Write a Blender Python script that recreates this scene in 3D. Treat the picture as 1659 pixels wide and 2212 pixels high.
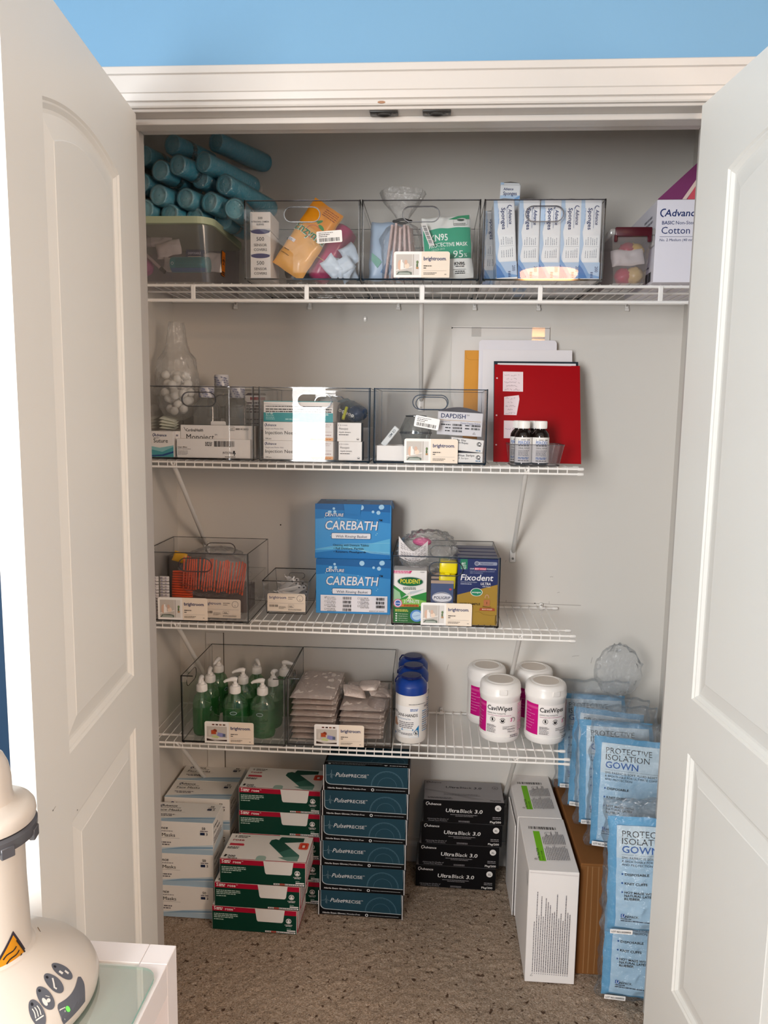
import bpy, bmesh, math, random
from mathutils import Vector, Matrix, noise, geometry
V = Vector
R = math.radians
for o in list(bpy.data.objects):
    bpy.data.objects.remove(o)
scene = bpy.context.scene
COL = scene.collection

# ------------------------------------------------------------------ camera
# x runs along the closet (0 = its left wall), y into the closet (0 = its back wall), z up; metres
FPX, PITCH, YAW, ROLL = 1646.0, .1301, -.0656, .0141
EYE = V((.821, -2.3775, 1.481))
fw = V((math.sin(YAW)*math.cos(PITCH), math.cos(YAW)*math.cos(PITCH), -math.sin(PITCH)))
rt0 = V((math.cos(YAW), -math.sin(YAW), 0))
up0 = rt0.cross(fw)
rt = rt0*math.cos(ROLL) + up0*math.sin(ROLL)
up = -rt0*math.sin(ROLL) + up0*math.cos(ROLL)
cam = bpy.data.cameras.new('camera')
cam.sensor_fit = 'VERTICAL'
cam.sensor_height = 36
cam.lens = FPX/2212*36
cam.clip_start = .02
camo = bpy.data.objects.new('camera', cam)
COL.objects.link(camo)
m3 = Matrix((rt, up, -fw)).transposed()
camo.matrix_world = Matrix.Translation(EYE) @ m3.to_4x4()
scene.camera = camo


def at(px, py, y):
    """the point on the vertical plane at depth y that the photograph shows at px, py"""
    d = fw + rt*((px-829.5)/FPX) + up*((1106-py)/FPX)
    return EYE + d*((y-EYE.y)/d.y)


# ------------------------------------------------------------------ light and exposure
WINDOW = 23.0
FILL = 64.0
scene.view_settings.view_transform = 'Standard'
scene.view_settings.look = 'None'
scene.view_settings.gamma = 1
scene.view_settings.use_curve_mapping = False
scene.view_settings.exposure = 0.0
scene.cycles.use_denoising = True
scene.cycles.transparent_max_bounces = 40
scene.cycles.max_bounces = 10
scene.cycles.diffuse_bounces = 4
scene.cycles.glossy_bounces = 4
scene.cycles.transmission_bounces = 6
scene.cycles.sample_clamp_indirect = 4
scene.cycles.caustics_reflective = False
scene.cycles.caustics_refractive = False
w = bpy.data.worlds.new('world')
scene.world = w
w.use_nodes = True
w.node_tree.nodes['Background'].inputs[0].default_value = (.55, .7, 1, 1)
w.node_tree.nodes['Background'].inputs[1].default_value = .3


def area(name, loc, target, sx, sy, power, col):
    l = bpy.data.lights.new(name, 'AREA')
    l.shape = 'RECTANGLE'
    l.size, l.size_y, l.energy, l.color = sx, sy, power, col
    o = bpy.data.objects.new(name, l)
    COL.objects.link(o)
    o.location = loc
    o.rotation_euler = (V(target)-V(loc)).to_track_quat('-Z', 'Y').to_euler()
    return o


# daylight through the window behind the camera on the left, a warm ceiling lamp behind on the right,
# and an added warm fill light by the right-hand wall, no source known there
area('window_daylight', (-.45, -4.15, 1.65), (-.45, 0, 1.65), .94, 1.4, WINDOW*5, (1, .985, .96))
area('warm_fill_light', (2.85, -3.1, 1.85), (.5, -.6, 1.1), 1.0, 1.1, FILL, (1, .75, .57))

# ------------------------------------------------------------------ materials
def lin(h):
    h = h.lstrip('#')
    c = [int(h[i:i+2], 16)/255 for i in (0, 2, 4)]
    return tuple(x/12.92 if x <= .04045 else ((x+.055)/1.055)**2.4 for x in c) + (1,)


MATS = {}


def new_mat(name):
    m = bpy.data.materials.new(name)
    m.use_nodes = True
    nt = m.node_tree
    nt.nodes.clear()
    out = nt.nodes.new('ShaderNodeOutputMaterial')
    MATS[name] = m
    return m, nt, out


def pm(name, hexc='#ffffff', rough=.5, spec=.4, metal=0, bump=0, bscale=400, var=0, vscale=6, coat=0, emit=None):
    """painted, printed or moulded surface: principled shader with procedural colour variation and bump"""
    if name in MATS:
        return MATS[name]
    m, nt, out = new_mat(name)
    b = nt.nodes.new('ShaderNodeBsdfPrincipled')
    nt.links.new(b.outputs[0], out.inputs[0])
    c = lin(hexc)
    b.inputs['Base Color'].default_value = c
    b.inputs['Roughness'].default_value = rough
    b.inputs['Specular IOR Level'].default_value = spec
    b.inputs['Metallic'].default_value = metal
    b.inputs['Coat Weight'].default_value = coat
    b.inputs['Coat Roughness'].default_value = .08
    tc = nt.nodes.new('ShaderNodeTexCoord')
    if var:
        n = nt.nodes.new('ShaderNodeTexNoise')
        n.inputs['Scale'].default_value = vscale
        n.inputs['Detail'].default_value = 4
        nt.links.new(tc.outputs['Object'], n.inputs['Vector'])
        r = nt.nodes.new('ShaderNodeMix')
        r.data_type = 'RGBA'
        r.inputs['A'].default_value = tuple(x*(1-var) for x in c[:3]) + (1,)
        r.inputs['B'].default_value = tuple(min(1, x*(1+var)) for x in c[:3]) + (1,)
        nt.links.new(n.outputs[0], r.inputs['Factor'])
        nt.links.new(r.outputs['Result'], b.inputs['Base Color'])
    if bump:
        n = nt.nodes.new('ShaderNodeTexNoise')
        n.inputs['Scale'].default_value = bscale
        n.inputs['Detail'].default_value = 3
        nt.links.new(tc.outputs['Object'], n.inputs['Vector'])
        bp = nt.nodes.new('ShaderNodeBump')
        bp.inputs['Strength'].default_value = bump
        bp.inputs['Distance'].default_value = .002
        nt.links.new(n.outputs[0], bp.inputs['Height'])
        nt.links.new(bp.outputs[0], b.inputs['Normal'])
    if emit:
        b.inputs['Emission Color'].default_value = c
        b.inputs['Emission Strength'].default_value = emit
    return m


def clear(name, tint='#f4f4f4', gloss=.06, rough=.03, haze=0, hazecol='#e8ecf0', bump=0, bscale=30, edge=.5):
    """thin clear plastic: see-through with a gloss that grows towards grazing view, and a milky share"""
    if name in MATS:
        return MATS[name]
    m, nt, out = new_mat(name)
    t = nt.nodes.new('ShaderNodeBsdfTransparent')
    t.inputs[0].default_value = lin(tint)
    g = nt.nodes.new('ShaderNodeBsdfGlossy')
    g.inputs['Roughness'].default_value = rough
    g.inputs['Color'].default_value = (1, 1, 1, 1)
    lw = nt.nodes.new('ShaderNodeLayerWeight')
    lw.inputs[0].default_value = .25
    mr = nt.nodes.new('ShaderNodeMapRange')
    mr.inputs['To Min'].default_value = gloss
    mr.inputs['To Max'].default_value = edge
    nt.links.new(lw.outputs['Fresnel'], mr.inputs['Value'])
    src = t.outputs[0]
    if haze:
        d = nt.nodes.new('ShaderNodeBsdfDiffuse')
        d.inputs[0].default_value = lin(hazecol)
        tl = nt.nodes.new('ShaderNodeBsdfTranslucent')
        tl.inputs[0].default_value = lin(hazecol)
        a = nt.nodes.new('ShaderNodeMixShader')
        a.inputs[0].default_value = .4
        nt.links.new(d.outputs[0], a.inputs[1])
        nt.links.new(tl.outputs[0], a.inputs[2])
        h = nt.nodes.new('ShaderNodeMixShader')
        h.inputs[0].default_value = haze
        nt.links.new(src, h.inputs[1])
        nt.links.new(a.outputs[0], h.inputs[2])
        src = h.outputs[0]
    mx = nt.nodes.new('ShaderNodeMixShader')
    nt.links.new(mr.outputs[0], mx.inputs[0])
    nt.links.new(src, mx.inputs[1])
    nt.links.new(g.outputs[0], mx.inputs[2])
    nt.links.new(mx.outputs[0], out.inputs[0])
    if bump:
        tc = nt.nodes.new('ShaderNodeTexCoord')
        n = nt.nodes.new('ShaderNodeTexNoise')
        n.inputs['Scale'].default_value = bscale
        n.inputs['Detail'].default_value = 5
        n.inputs['Distortion'].default_value = 1.2
        nt.links.new(tc.outputs['Object'], n.inputs['Vector'])
        bp = nt.nodes.new('ShaderNodeBump')
        bp.inputs['Strength'].default_value = bump
        bp.inputs['Distance'].default_value = .01
        nt.links.new(n.outputs[0], bp.inputs['Height'])
        nt.links.new(bp.outputs[0], g.inputs['Normal'])
    return m


def k(hexc, rough=.5, spec=.22):
    """printing ink or plain card of one colour"""
    return pm('ink_' + hexc.lstrip('#'), hexc, rough, spec)


M = dict(
    wall=pm('closet_wall_paint', '#d8d4ce', .6, .25, bump=.06, bscale=140, var=.012, vscale=3),
    blue=pm('blue_wall_paint', '#709bbc', .62, .25, bump=.06, bscale=140, var=.012, vscale=3),
    ceil=pm('ceiling_paint', '#f2f0ea', .7, .2, bump=.06, bscale=120),
    trim=pm('white_trim_paint', '#c5c0bb', .38, .4, var=.012, vscale=5),
    door=pm('white_door_paint', '#eeece6', .42, .4, bump=.02, bscale=300, var=.012, vscale=4),
    wire=pm('white_vinyl_wire', '#f3f1ee', .35, .4),
    black=pm('black_metal', '#23211f', .4, .5, bump=.05),
    bin=clear('clear_bin_plastic', '#fcfcfc', .011, .012, .006, edge=.26),
    edge=clear('bin_plastic_edge', '#2a2a30', .08, .05, .55, '#17171b'),
    edgel=clear('bin_plastic_bead', '#c9c9cf', .15, .05, .2, '#9a9aa2'),
    film=clear('clear_film', '#fbfbfb', .10, .14, .05, '#f2f6fa', bump=1, bscale=70),
    bag=clear('milky_bag_film', '#f9f9f9', .07, .14, .17, '#ecece8', bump=1, bscale=45),
    tub=clear('frosted_tub_plastic', '#ece8ee', .05, .15, .22, '#c9c6c4'),
    glass=clear('table_glass', '#e9f3ef', .05, .01, .25, '#dbe6e2'),
    paper=pm('white_card', '#f3f0ee', .5, .3),
    kraft=pm('brown_corrugated_card', '#83562f', .75, .12, bump=.1, bscale=90, var=.06, vscale=7),
    white=pm('white_plastic', '#f4f2ef', .32, .45),
)


# ------------------------------------------------------------------ mesh builder
class MB:
    def __init__(s):
        s.v, s.f, s.mi, s.ms = [], [], [], []

    def slot(s, m):
        if m not in s.ms:
            s.ms.append(m)
        return s.ms.index(m)

    def add(s, vs, fs, m, mat=None):
        o = len(s.v)
        s.v += [mat @ V(p) for p in vs] if mat else [V(p) for p in vs]
        i = s.slot(m)
        for f in fs:
            s.f.append([o+q for q in f])
            s.mi.append(i)
        return o

    def box(s, x0, x1, y0, y1, z0, z1, m, bev=0, seg=1, mat=None):
        if not bev:
            vs = [(x, y, z) for z in (z0, z1) for y in (y0, y1) for x in (x0, x1)]
            s.add(vs, [(0, 2, 3, 1), (4, 5, 7, 6), (0, 1, 5, 4), (2, 6, 7, 3), (0, 4, 6, 2), (1, 3, 7, 5)], m, mat)
            return
        bm = bmesh.new()
        bmesh.ops.create_cube(bm, size=1)
        for q in bm.verts:
            q.co = ((x0+x1)/2+q.co.x*(x1-x0), (y0+y1)/2+q.co.y*(y1-y0), (z0+z1)/2+q.co.z*(z1-z0))
        bmesh.ops.bevel(bm, geom=list(bm.edges)+list(bm.verts), offset=bev, segments=seg, profile=.5, affect='EDGES')
        bm.verts.index_update()
        s.add([q.co.copy() for q in bm.verts], [[q.index for q in f.verts] for f in bm.faces], m, mat)
        bm.free()

    def tube(s, pts, r, m, seg=8, caps=True):
        pts = [V(p) for p in pts]
        n = len(pts)
        rs = r if isinstance(r, (list, tuple)) else [r]*n
        vs, fs = [], []
        a = None
        for i, p in enumerate(pts):
            t = (pts[min(i+1, n-1)]-pts[max(i-1, 0)]).normalized()
            if a is None:
                a = t.orthogonal().normalized()
            else:
                a = (a - t*a.dot(t)).normalized()
            b = t.cross(a)
            for j in range(seg):
                g = 2*math.pi*j/seg
                vs.append(p + (a*math.cos(g)+b*math.sin(g))*rs[i])
        for i in range(n-1):
            for j in range(seg):
                fs.append((i*seg+j, i*seg+(j+1) % seg, (i+1)*seg+(j+1) % seg, (i+1)*seg+j))
        if caps:
            fs += [tuple(range(seg))[::-1], tuple((n-1)*seg+j for j in range(seg))]
        s.add(vs, fs, m)

    def lathe(s, prof, m, seg=40, mat=None, ms=None, jit=0, seed=0):
        """prof: (radius, height) pairs turned about local z; ms: a material for each band"""
        vs, n = [], len(prof)
        for i, (r, z) in enumerate(prof):
            for j in range(seg):
                g = 2*math.pi*j/seg
                rr = max(r, 1e-5)
                if jit:
                    q = V((math.cos(g)*2.2+seed, math.sin(g)*2.2, z*22+seed))
                    rr *= 1+jit*(noise.noise(q)*1.3+(1-abs(noise.noise(q*1.9))*2.6)*.7+noise.noise(q*4.1)*.5)
                vs.append(V((rr*math.cos(g), rr*math.sin(g), z)))
        if mat:
            vs = [mat @ p for p in vs]
        o = len(s.v)
        s.v += vs
        for i in range(n-1):
            q = s.slot(ms[i] if ms else m)
            for j in range(seg):
                s.f.append([o+i*seg+j, o+i*seg+(j+1) % seg, o+(i+1)*seg+(j+1) % seg, o+(i+1)*seg+j])
                s.mi.append(q)

    def prism(s, poly, fn, d0, d1, m, me=None):
        """a flat outline (u, v), optionally with holes (a list of outlines), given thickness from d0 to d1 by fn(u, v, d)"""
        loops = poly if isinstance(poly[0][0], (list, tuple)) else [poly]
        flat = [p for l in loops for p in l]
        tri = geometry.tessellate_polygon([[V((p[0], p[1], 0)) for p in l] for l in loops])
        n = len(flat)
        s.add([fn(p[0], p[1], d0) for p in flat]+[fn(p[0], p[1], d1) for p in flat],
              [t for t in tri]+[tuple(q+n for q in t)[::-1] for t in tri], m)
        b = 0
        for l in loops:
            L = len(l)
            s.add([fn(p[0], p[1], d0) for p in l]+[fn(p[0], p[1], d1) for p in l],
                  [(i, (i+1) % L, L+(i+1) % L, L+i) for i in range(L)], me or m)

    def grid(s, fn, nu, nv, m, close=False):
        vs = [fn(i/nu, j/nv) for j in range(nv+1) for i in range(nu+1)]
        fs = [(j*(nu+1)+i, j*(nu+1)+i+1, (j+1)*(nu+1)+i+1, (j+1)*(nu+1)+i) for j in range(nv) for i in range(nu)]
        s.add(vs, fs, m)

    def build(s, name, parent=None, smooth=False, loc=None, rot=None):
        me = bpy.data.meshes.new(name)
        me.from_pydata([tuple(p) for p in s.v], [], s.f)
        for m in s.ms:
            me.materials.append(m)
        me.polygons.foreach_set('material_index', s.mi)
        if smooth:
            me.polygons.foreach_set('use_smooth', [True]*len(s.f))
            if smooth != 'all':
                try:
                    me.set_sharp_from_angle(angle=R(38))
                except Exception:
                    pass
        me.update()
        o = bpy.data.objects.new(name, me)
        COL.objects.link(o)
        o.parent = parent
        if loc is not None:
            o.location = loc
        if rot is not None:
            o.rotation_euler = rot
        return o


# ------------------------------------------------------------------ lettering and printed art
TXT = {}


def text_mesh(st, bold=False):
    key = (st, bold)
    if key not in TXT:
        c = bpy.data.curves.new('lettering', 'FONT')
        c.body = st
        c.resolution_u = 2
        c.offset = .014 if bold else 0
        c.fill_mode = 'FRONT'
        o = bpy.data.objects.new('lettering', c)
        COL.objects.link(o)
        bpy.context.view_layer.update()
        me = o.to_mesh()
        me.calc_loop_triangles()
        vs = [(q.co.x, q.co.y) for q in me.vertices]
        fs = [tuple(t.vertices) for t in me.loop_triangles]
        o.to_mesh_clear()
        bpy.data.objects.remove(o)
        bpy.data.curves.remove(c)
        TXT[key] = (vs, fs)
    return TXT[key]


CAP = max(p[1] for p in text_mesh('H')[0])


class Art:
    """flat printing laid on a surface: fn(u, v, lift) gives the point"""

    def __init__(s, mb, fn, curved=False, lift=.00025):
        s.mb, s.fn, s.k, s.c, s.l = mb, fn, 0, curved, lift

    def lift(s):
        s.k += 1
        return s.l + s.k*.00009

    def rect(s, u0, v0, u1, v1, m):
        n = max(1, int(abs(u1-u0)/.004)) if s.c else 1
        n2 = max(1, int(abs(v1-v0)/.01)) if s.c else 1
        d = s.lift()
        s.mb.grid(lambda a, b: s.fn(u0+(u1-u0)*a, v0+(v1-v0)*b, d), n, n2, m)

    def poly(s, pts, m):
        d = s.lift()
        tri = geometry.tessellate_polygon([[V((p[0], p[1], 0)) for p in pts]])
        s.mb.add([s.fn(p[0], p[1], d) for p in pts], tri, m)

    def ell(s, u, v, ru, rv, m, n=28, tilt=0):
        c, q = math.cos(tilt), math.sin(tilt)
        s.poly([(u+ru*math.cos(a)*c-rv*math.sin(a)*q, v+ru*math.cos(a)*q+rv*math.sin(a)*c)
                for a in [2*math.pi*i/n for i in range(n)]], m)

    def ring(s, u, v, r, wd, m, a0=0, a1=360, n=32, ry=None):
        d = s.lift()
        vs, fs = [], []
        ry = ry or r
        for i in range(n+1):
            a = R(a0+(a1-a0)*i/n)
            for t in (0, 1):
                vs.append(s.fn(u+(r-wd*t)*math.cos(a), v+(ry-wd*t)*math.sin(a), d))
        for i in range(n):
            fs.append((2*i, 2*i+1, 2*i+3, 2*i+2))
        s.mb.add(vs, fs, m)

    def line(s, pts, wd, m):
        d = s.lift()
        vs, fs = [], []
        n = len(pts)
        for i, p in enumerate(pts):
            a, b = pts[max(i-1, 0)], pts[min(i+1, n-1)]
            t = V((b[0]-a[0], b[1]-a[1]))
            t = t.normalized() if t.length > 0 else V((1, 0))
            q = V((-t.y, t.x))*wd/2
            vs += [s.fn(p[0]+q.x, p[1]+q.y, d), s.fn(p[0]-q.x, p[1]-q.y, d)]
            if i:
                fs.append((2*i-2, 2*i-1, 2*i+1, 2*i))
        s.mb.add(vs, fs, m)

    def text(s, st, u, v, h, m, w=None, al='L', bold=False, shear=0, rot=0):
        vs, fs = text_mesh(st, bold)
        if not vs:
            return
        x0, x1 = min(p[0] for p in vs), max(p[0] for p in vs)
        sy = h/CAP
        sx = w/(x1-x0) if w else sy
        off = {'L': 0, 'C': -.5, 'R': -1}[al]*(x1-x0)*sx
        d = s.lift()
        c, q = math.cos(rot), math.sin(rot)
        out = []
        for x, y in vs:
            a, b = (x-x0)*sx+off+y*sy*shear, y*sy
            out.append(s.fn(u+a*c-b*q, v+a*q+b*c, d))
        s.mb.add(out, fs, m)

    def small(s, u0, v0, u1, n, dv, h, m, seed=1, rag=.3):
        """rows of print too small to read: broken bars of words"""
        rnd = random.Random(seed)
        for i in range(n):
            u = u0
            e = u1-(u1-u0)*rag*rnd.random()
            d = s.lift() if i == 0 else d
            while u < e:
                wd = h*rnd.uniform(1.2, 4.5)
                b = min(u+wd, e)
                v = v0-i*dv
                s.mb.add([s.fn(u, v, d), s.fn(b, v, d), s.fn(b, v+h, d), s.fn(u, v+h, d)], [(0, 1, 2, 3)], m)
                u = b+h*.55

    def bars(s, u0, v0, u1, v1, m, seed=1, n=34):
        rnd = random.Random(seed)
        d = s.lift()
        ws = [rnd.choice((1, 1, 2, 3)) for _ in range(n)]
        t = (u1-u0)/sum(ws)
        u = u0
        for i, q in enumerate(ws):
            if i % 2 == 0:
                s.mb.add([s.fn(u, v0, d), s.fn(u+q*t, v0, d), s.fn(u+q*t, v1, d), s.fn(u, v1, d)], [(0, 1, 2, 3)], m)
            u += q*t


def plane_fn(O, U, W, N):
    O, U, W, N = V(O), V(U), V(W), V(N)
    return lambda u, v, d: O+U*u+W*v+N*d


def front(w=0, y=0, x=0, z=0):
    return plane_fn((x, y, z), (1, 0, 0), (0, 0, 1), (0, -1, 0))


def top(h, x=0, y=0):
    return plane_fn((x, y, h), (1, 0, 0), (0, 1, 0), (0, 0, 1))


def rside(w):
    return plane_fn((w, 0, 0), (0, 1, 0), (0, 0, 1), (1, 0, 0))


def lside(d):
    return plane_fn((0, d, 0), (0, -1, 0), (0, 0, 1), (-1, 0, 0))


def cyl_fn(r, axis_ang=0):
    """wraps (u, v) round an upright cylinder; u = 0 faces -y (turned by axis_ang)"""
    def fn(u, v, d):
        a = u/r + axis_ang
        return V(((r+d)*math.sin(a), -(r+d)*math.cos(a), v))
    return fn


# ------------------------------------------------------------------ things
def tag(o, label, cat, group=None):
    o['label'], o['category'] = label, cat
    if group:
        o['group'] = group
    return o


def thing(name, label, cat, loc=(0, 0, 0), rot=(0, 0, 0), group=None):
    o = bpy.data.objects.new(name, None)
    o.empty_display_size = .02
    COL.objects.link(o)
    o.location, o.rotation_euler = loc, rot
    return tag(o, label, cat, group)


def struct(o):
    o['kind'] = 'structure'
    return o


def dup(o, loc, rot=None, label=None, group=None):
    c = o.copy()
    COL.objects.link(c)
    c.location = loc
    if rot is not None:
        c.rotation_euler = rot
    if label:
        c['label'] = label
    if group:
        c['group'] = group
    for ch in o.children:
        d = ch.copy()
        COL.objects.link(d)
        d.parent = c
        for g in ch.children:
            e = g.copy()
            COL.objects.link(e)
            e.parent = d
    return c


def nz(x, y, z=0, s=1):
    return noise.noise(V((x*s, y*s, z*s)))


def ridge(x, y, z, s):
    return 1-abs(noise.noise(V((x*s, y*s, z*s))))*2


def pillow(mb, w, h, t, m, nu=20, nv=20, seed=0, amp=.003, mback=None, fl=.5, sc=18):
    """a stuffed flat pack, x 0..w, z 0..h, thickness t about y = 0; returns the front surface for printing"""
    def prof(u, v):
        a = max(0, 1-abs(2*u-1)**4)**fl*max(0, 1-abs(2*v-1)**4)**fl
        return a

    def off(u, v):
        e = min(1, 6*min(u, 1-u), 6*min(v, 1-v))
        return amp*(ridge(u*w, v*h, seed, sc)*.7+nz(u*w+9, v*h, seed, sc*2.3)*.6)*(.25+.75*e)

    def edge(u, v):
        return V((amp*1.2*nz(v*h, seed, 3, 30)*(1 if u in (0, 1) else .5), 0, amp*1.2*nz(u*w, seed, 7, 30)))

    def fr(u, v):
        return V((u*w, -t/2*prof(u, v)-off(u, v)*(1 if prof(u, v) > 0 else 0), v*h))+edge(u, v)

    def bk(u, v):
        return V((u*w, t/2*prof(u, v)+off(u, v)*.6*(1 if prof(u, v) > 0 else 0), v*h))+edge(u, v)
    mb.grid(fr, nu, nv, m)
    mb.grid(lambda u, v: bk(1-u, v), nu, nv, mback or m)
    return lambda a, b, d: fr(min(max(a/w, 0), 1), min(max(b/h, 0), 1))+V((0, -d-amp*.35-.0006, 0))


def blob(mb, c, rx, ry, rz, m, seed=0, amp=.15, nu=28, nv=16, p=1.0, sc=3.0, fold=True):
    """a closed crumpled lump"""
    c = V(c)

    def sg(x):
        return math.copysign(abs(x)**p, x)

    def fn(u, v):
        a, b = 2*math.pi*u, math.pi*(v-.5)
        d = V((sg(math.cos(a))*sg(math.cos(b)), sg(math.sin(a))*sg(math.cos(b)), sg(math.sin(b))))
        q = d*sc
        n_ = ridge(q.x, q.y+seed*3.7, q.z, 1) if fold else noise.noise(q+V((seed*3.7, 0, 0)))
        n2 = noise.noise(q*2.7+V((seed, 2, 1)))
        return c+V((d.x*rx, d.y*ry, d.z*rz))*(1+amp*(n_*.6+n2*.5))
    mb.grid(fn, nu, nv, m)


def carton(w, d, h, m=None, bev=.0009):
    mb = MB()
    mb.box(0, w, 0, d, 0, h, m or M['paper'], bev, 1)
    return mb


def fit(o, x0=None, x1=None, y0=None, y1=None, z=None):
    """nudges a placed thing so that it stands at height z and inside x0..x1, y0..y1"""
    bpy.context.view_layer.update()
    ps = []
    for q in [o]+list(o.children_recursive):
        if q.type == 'MESH':
            ps += [q.matrix_world @ p.co for p in q.data.vertices]
    lo = [min(p[i] for p in ps) for i in range(3)]
    hi = [max(p[i] for p in ps) for i in range(3)]
    d = V((0, 0, 0))
    for i, (a, b) in enumerate(((x0, x1), (y0, y1))):
        if a is not None and lo[i] < a:
            d[i] = a-lo[i]
        if b is not None and hi[i]+d[i] > b:
            d[i] = b-hi[i]
    if z is not None:
        d.z = z-lo[2]
    o.location += d
    return o


def inside(o, b, z=True):
    """keeps a thing within the walls of the bin b and standing on its floor"""
    l = b.location
    return fit(o, l.x+.0035, l.x+.297, l.y+.0035, l.y+.311, l.z+.0064 if z else None)

# ------------------------------------------------------------------ the room and the closet shell
XR, HC = 1.549, 2.47
OX0, OX1, OZ = .150, 1.372, 2.093
S1, S2, S3, S4 = 1.8160, 1.3435, .8835, .5260

mb = MB()
mb.box(-.1, XR+.1, 0, .1, 0, HC, M['wall'])
a = Art(mb, plane_fn((0, 0, 0), (1, 0, 0), (0, 0, 1), (0, -1, 0)), lift=.0002)
pencil, scuff = k('#8d8680', .8), k('#5b544e', .8)
a.line([(1.035, .8897), (1.15, .8884), (1.29, .8868)], .0013, pencil)
a.rect(1.0556, .891, 1.0566, .897, scuff)
a.rect(1.1905, .888, 1.1914, .897, pencil)
a.ell(1.1466, .8892, .0028, .0014, k('#2c2724', .9))
a.ell(.335, 1.1325-.012, .0024, .0022, k('#2c2724', .9))
for u, v, l, an in ((1.19, .975, .010, .1), (1.27, .72, .022, .15), (1.205, .63, .012, 1.2), (.875, .66, .02, 1.35), (1.33, .70, .02, 1.4),
                    (1.05, 1.02, .006, 1.2), (1.215, .925, .008, .3), (1.12, .44, .015, .2)):
    a.line([(u, v), (u+l*math.cos(an)*.5, v+l*math.sin(an)*.5+.001), (u+l*math.cos(an), v+l*math.sin(an))], .0009, pencil)
a.line([(.84, .517), (.93, .512), (1.25, .505)], .0011, pencil)
struct(mb.build('wall_back'))
mb = MB()
mb.box(.086, .144, -.004, -.0002, .0822, .76, M['wall'], .001)
mb.box(.1441, .1462, -.002, -.0002, .0822, .76, k('#4a4038', .8))
struct(mb.build('trim_3'))
mb = MB()
mb.box(-.1, 0, -.735, 0, 0, HC, M['wall'])
struct(mb.build('wall_left'))
mb = MB()
mb.box(XR, XR+.1, -.735, 0, 0, HC, M['wall'])
struct(mb.build('wall_right'))
mb = MB()
for x0, x1, z0, z1 in ((-1.6, OX0-.018, 0, 2.5), (OX1+.018, 3.0, 0, 2.5), (OX0-.018, OX1+.018, OZ+.018, 2.5)):
    mb.add([(x0, -.735, z0), (x1, -.735, z0), (x1, -.735, z1), (x0, -.735, z1)], [(0, 1, 2, 3)], M['blue'])
    mb.box(x0, x1, -.7345, -.615, z0, z1, M['wall'])
struct(mb.build('wall_front'))
for nm, bx in (('wall_room_left', (-1.7, -1.6, -4.2, -.735, 0, 2.5)), ('wall_room_right', (3.0, 3.1, -4.2, -.735, 0, 2.5)),
               ('wall_room_back', (-1.7, 3.1, -4.3, -4.2, 0, 2.5))):
    mb = MB()
    mb.box(*bx, M['blue'])
    struct(mb.build(nm))
mb = MB()
mb.box(-1.7, 3.1, -4.3, -.615, 2.5, 2.6, M['ceil'])
mb.box(-.1, XR+.1, -.615, .1, HC, 2.6, M['ceil'])
struct(mb.build('ceiling'))

# carpet: short looped pile with dark flecks
cm, nt, out = new_mat('speckled_carpet')
b = nt.nodes.new('ShaderNodeBsdfPrincipled')
b.inputs['Roughness'].default_value = .95
b.inputs['Specular IOR Level'].default_value = .08
nt.links.new(b.outputs[0], out.inputs[0])
tc = nt.nodes.new('ShaderNodeTexCoord')


def noise_node(scale, detail=2, dist=0):
    n = nt.nodes.new('ShaderNodeTexNoise')
    n.inputs['Scale'].default_value = scale
    n.inputs['Detail'].default_value = detail
    n.inputs['Distortion'].default_value = dist
    nt.links.new(tc.outputs['Object'], n.inputs['Vector'])
    return n


def ramp(src, stops):
    r = nt.nodes.new('ShaderNodeValToRGB')
    e = r.color_ramp.elements
    e[0].position, e[0].color = stops[0]
    e[1].position, e[1].color = stops[-1]
    for p, c in stops[1:-1]:
        q = e.new(p)
        q.color = c
    nt.links.new(src, r.inputs[0])
    return r


base = ramp(noise_node(230, 3, .5).outputs[0], [(.28, lin('#83715f')), (.5, lin('#b19d8a')), (.72, lin('#c6b6a7'))])
fleck = ramp(noise_node(62, 2, .3).outputs[0], [(.63, (0, 0, 0, 1)), (.70, (1, 1, 1, 1))])
mx = nt.nodes.new('ShaderNodeMix')
mx.data_type = 'RGBA'
mx.inputs['B'].default_value = lin('#5d4a3d')
nt.links.new(fleck.outputs[0], mx.inputs['Factor'])
nt.links.new(base.outputs[0], mx.inputs['A'])
patch = ramp(noise_node(4, 2).outputs[0], [(.3, (.86, .86, .86, 1)), (.7, (1, 1, 1, 1))])
mu = nt.nodes.new('ShaderNodeMix')
mu.data_type = 'RGBA'
mu.blend_type = 'MULTIPLY'
mu.inputs['Factor'].default_value = 1
nt.links.new(mx.outputs['Result'], mu.inputs['A'])
nt.links.new(patch.outputs[0], mu.inputs['B'])
nt.links.new(mu.outputs['Result'], b.inputs['Base Color'])
bp = nt.nodes.new('ShaderNodeBump')
bp.inputs['Strength'].default_value = .9
bp.inputs['Distance'].default_value = .006
nt.links.new(noise_node(260, 3, .8).outputs[0], bp.inputs['Height'])
nt.links.new(bp.outputs[0], b.inputs['Normal'])
mb = MB()
mb.grid(lambda u, v: (lambda x, y: V((x, y, -.003+.0035*nz(x, y, 0, 110)+.003*nz(x, y, 5, 47))))(-.02+1.6*u, -1.75+1.76*v), 330, 360, cm)
for bx in ((-1.7, -.02, -4.3, .0), (1.58, 3.1, -4.3, .0), (-.02, 1.58, -4.3, -1.75)):
    mb.add([(bx[0], bx[2], -.003), (bx[1], bx[2], -.003), (bx[1], bx[3], -.003), (bx[0], bx[3], -.003)], [(0, 1, 2, 3)], cm)
struct(mb.build('floor', smooth='all'))

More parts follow.
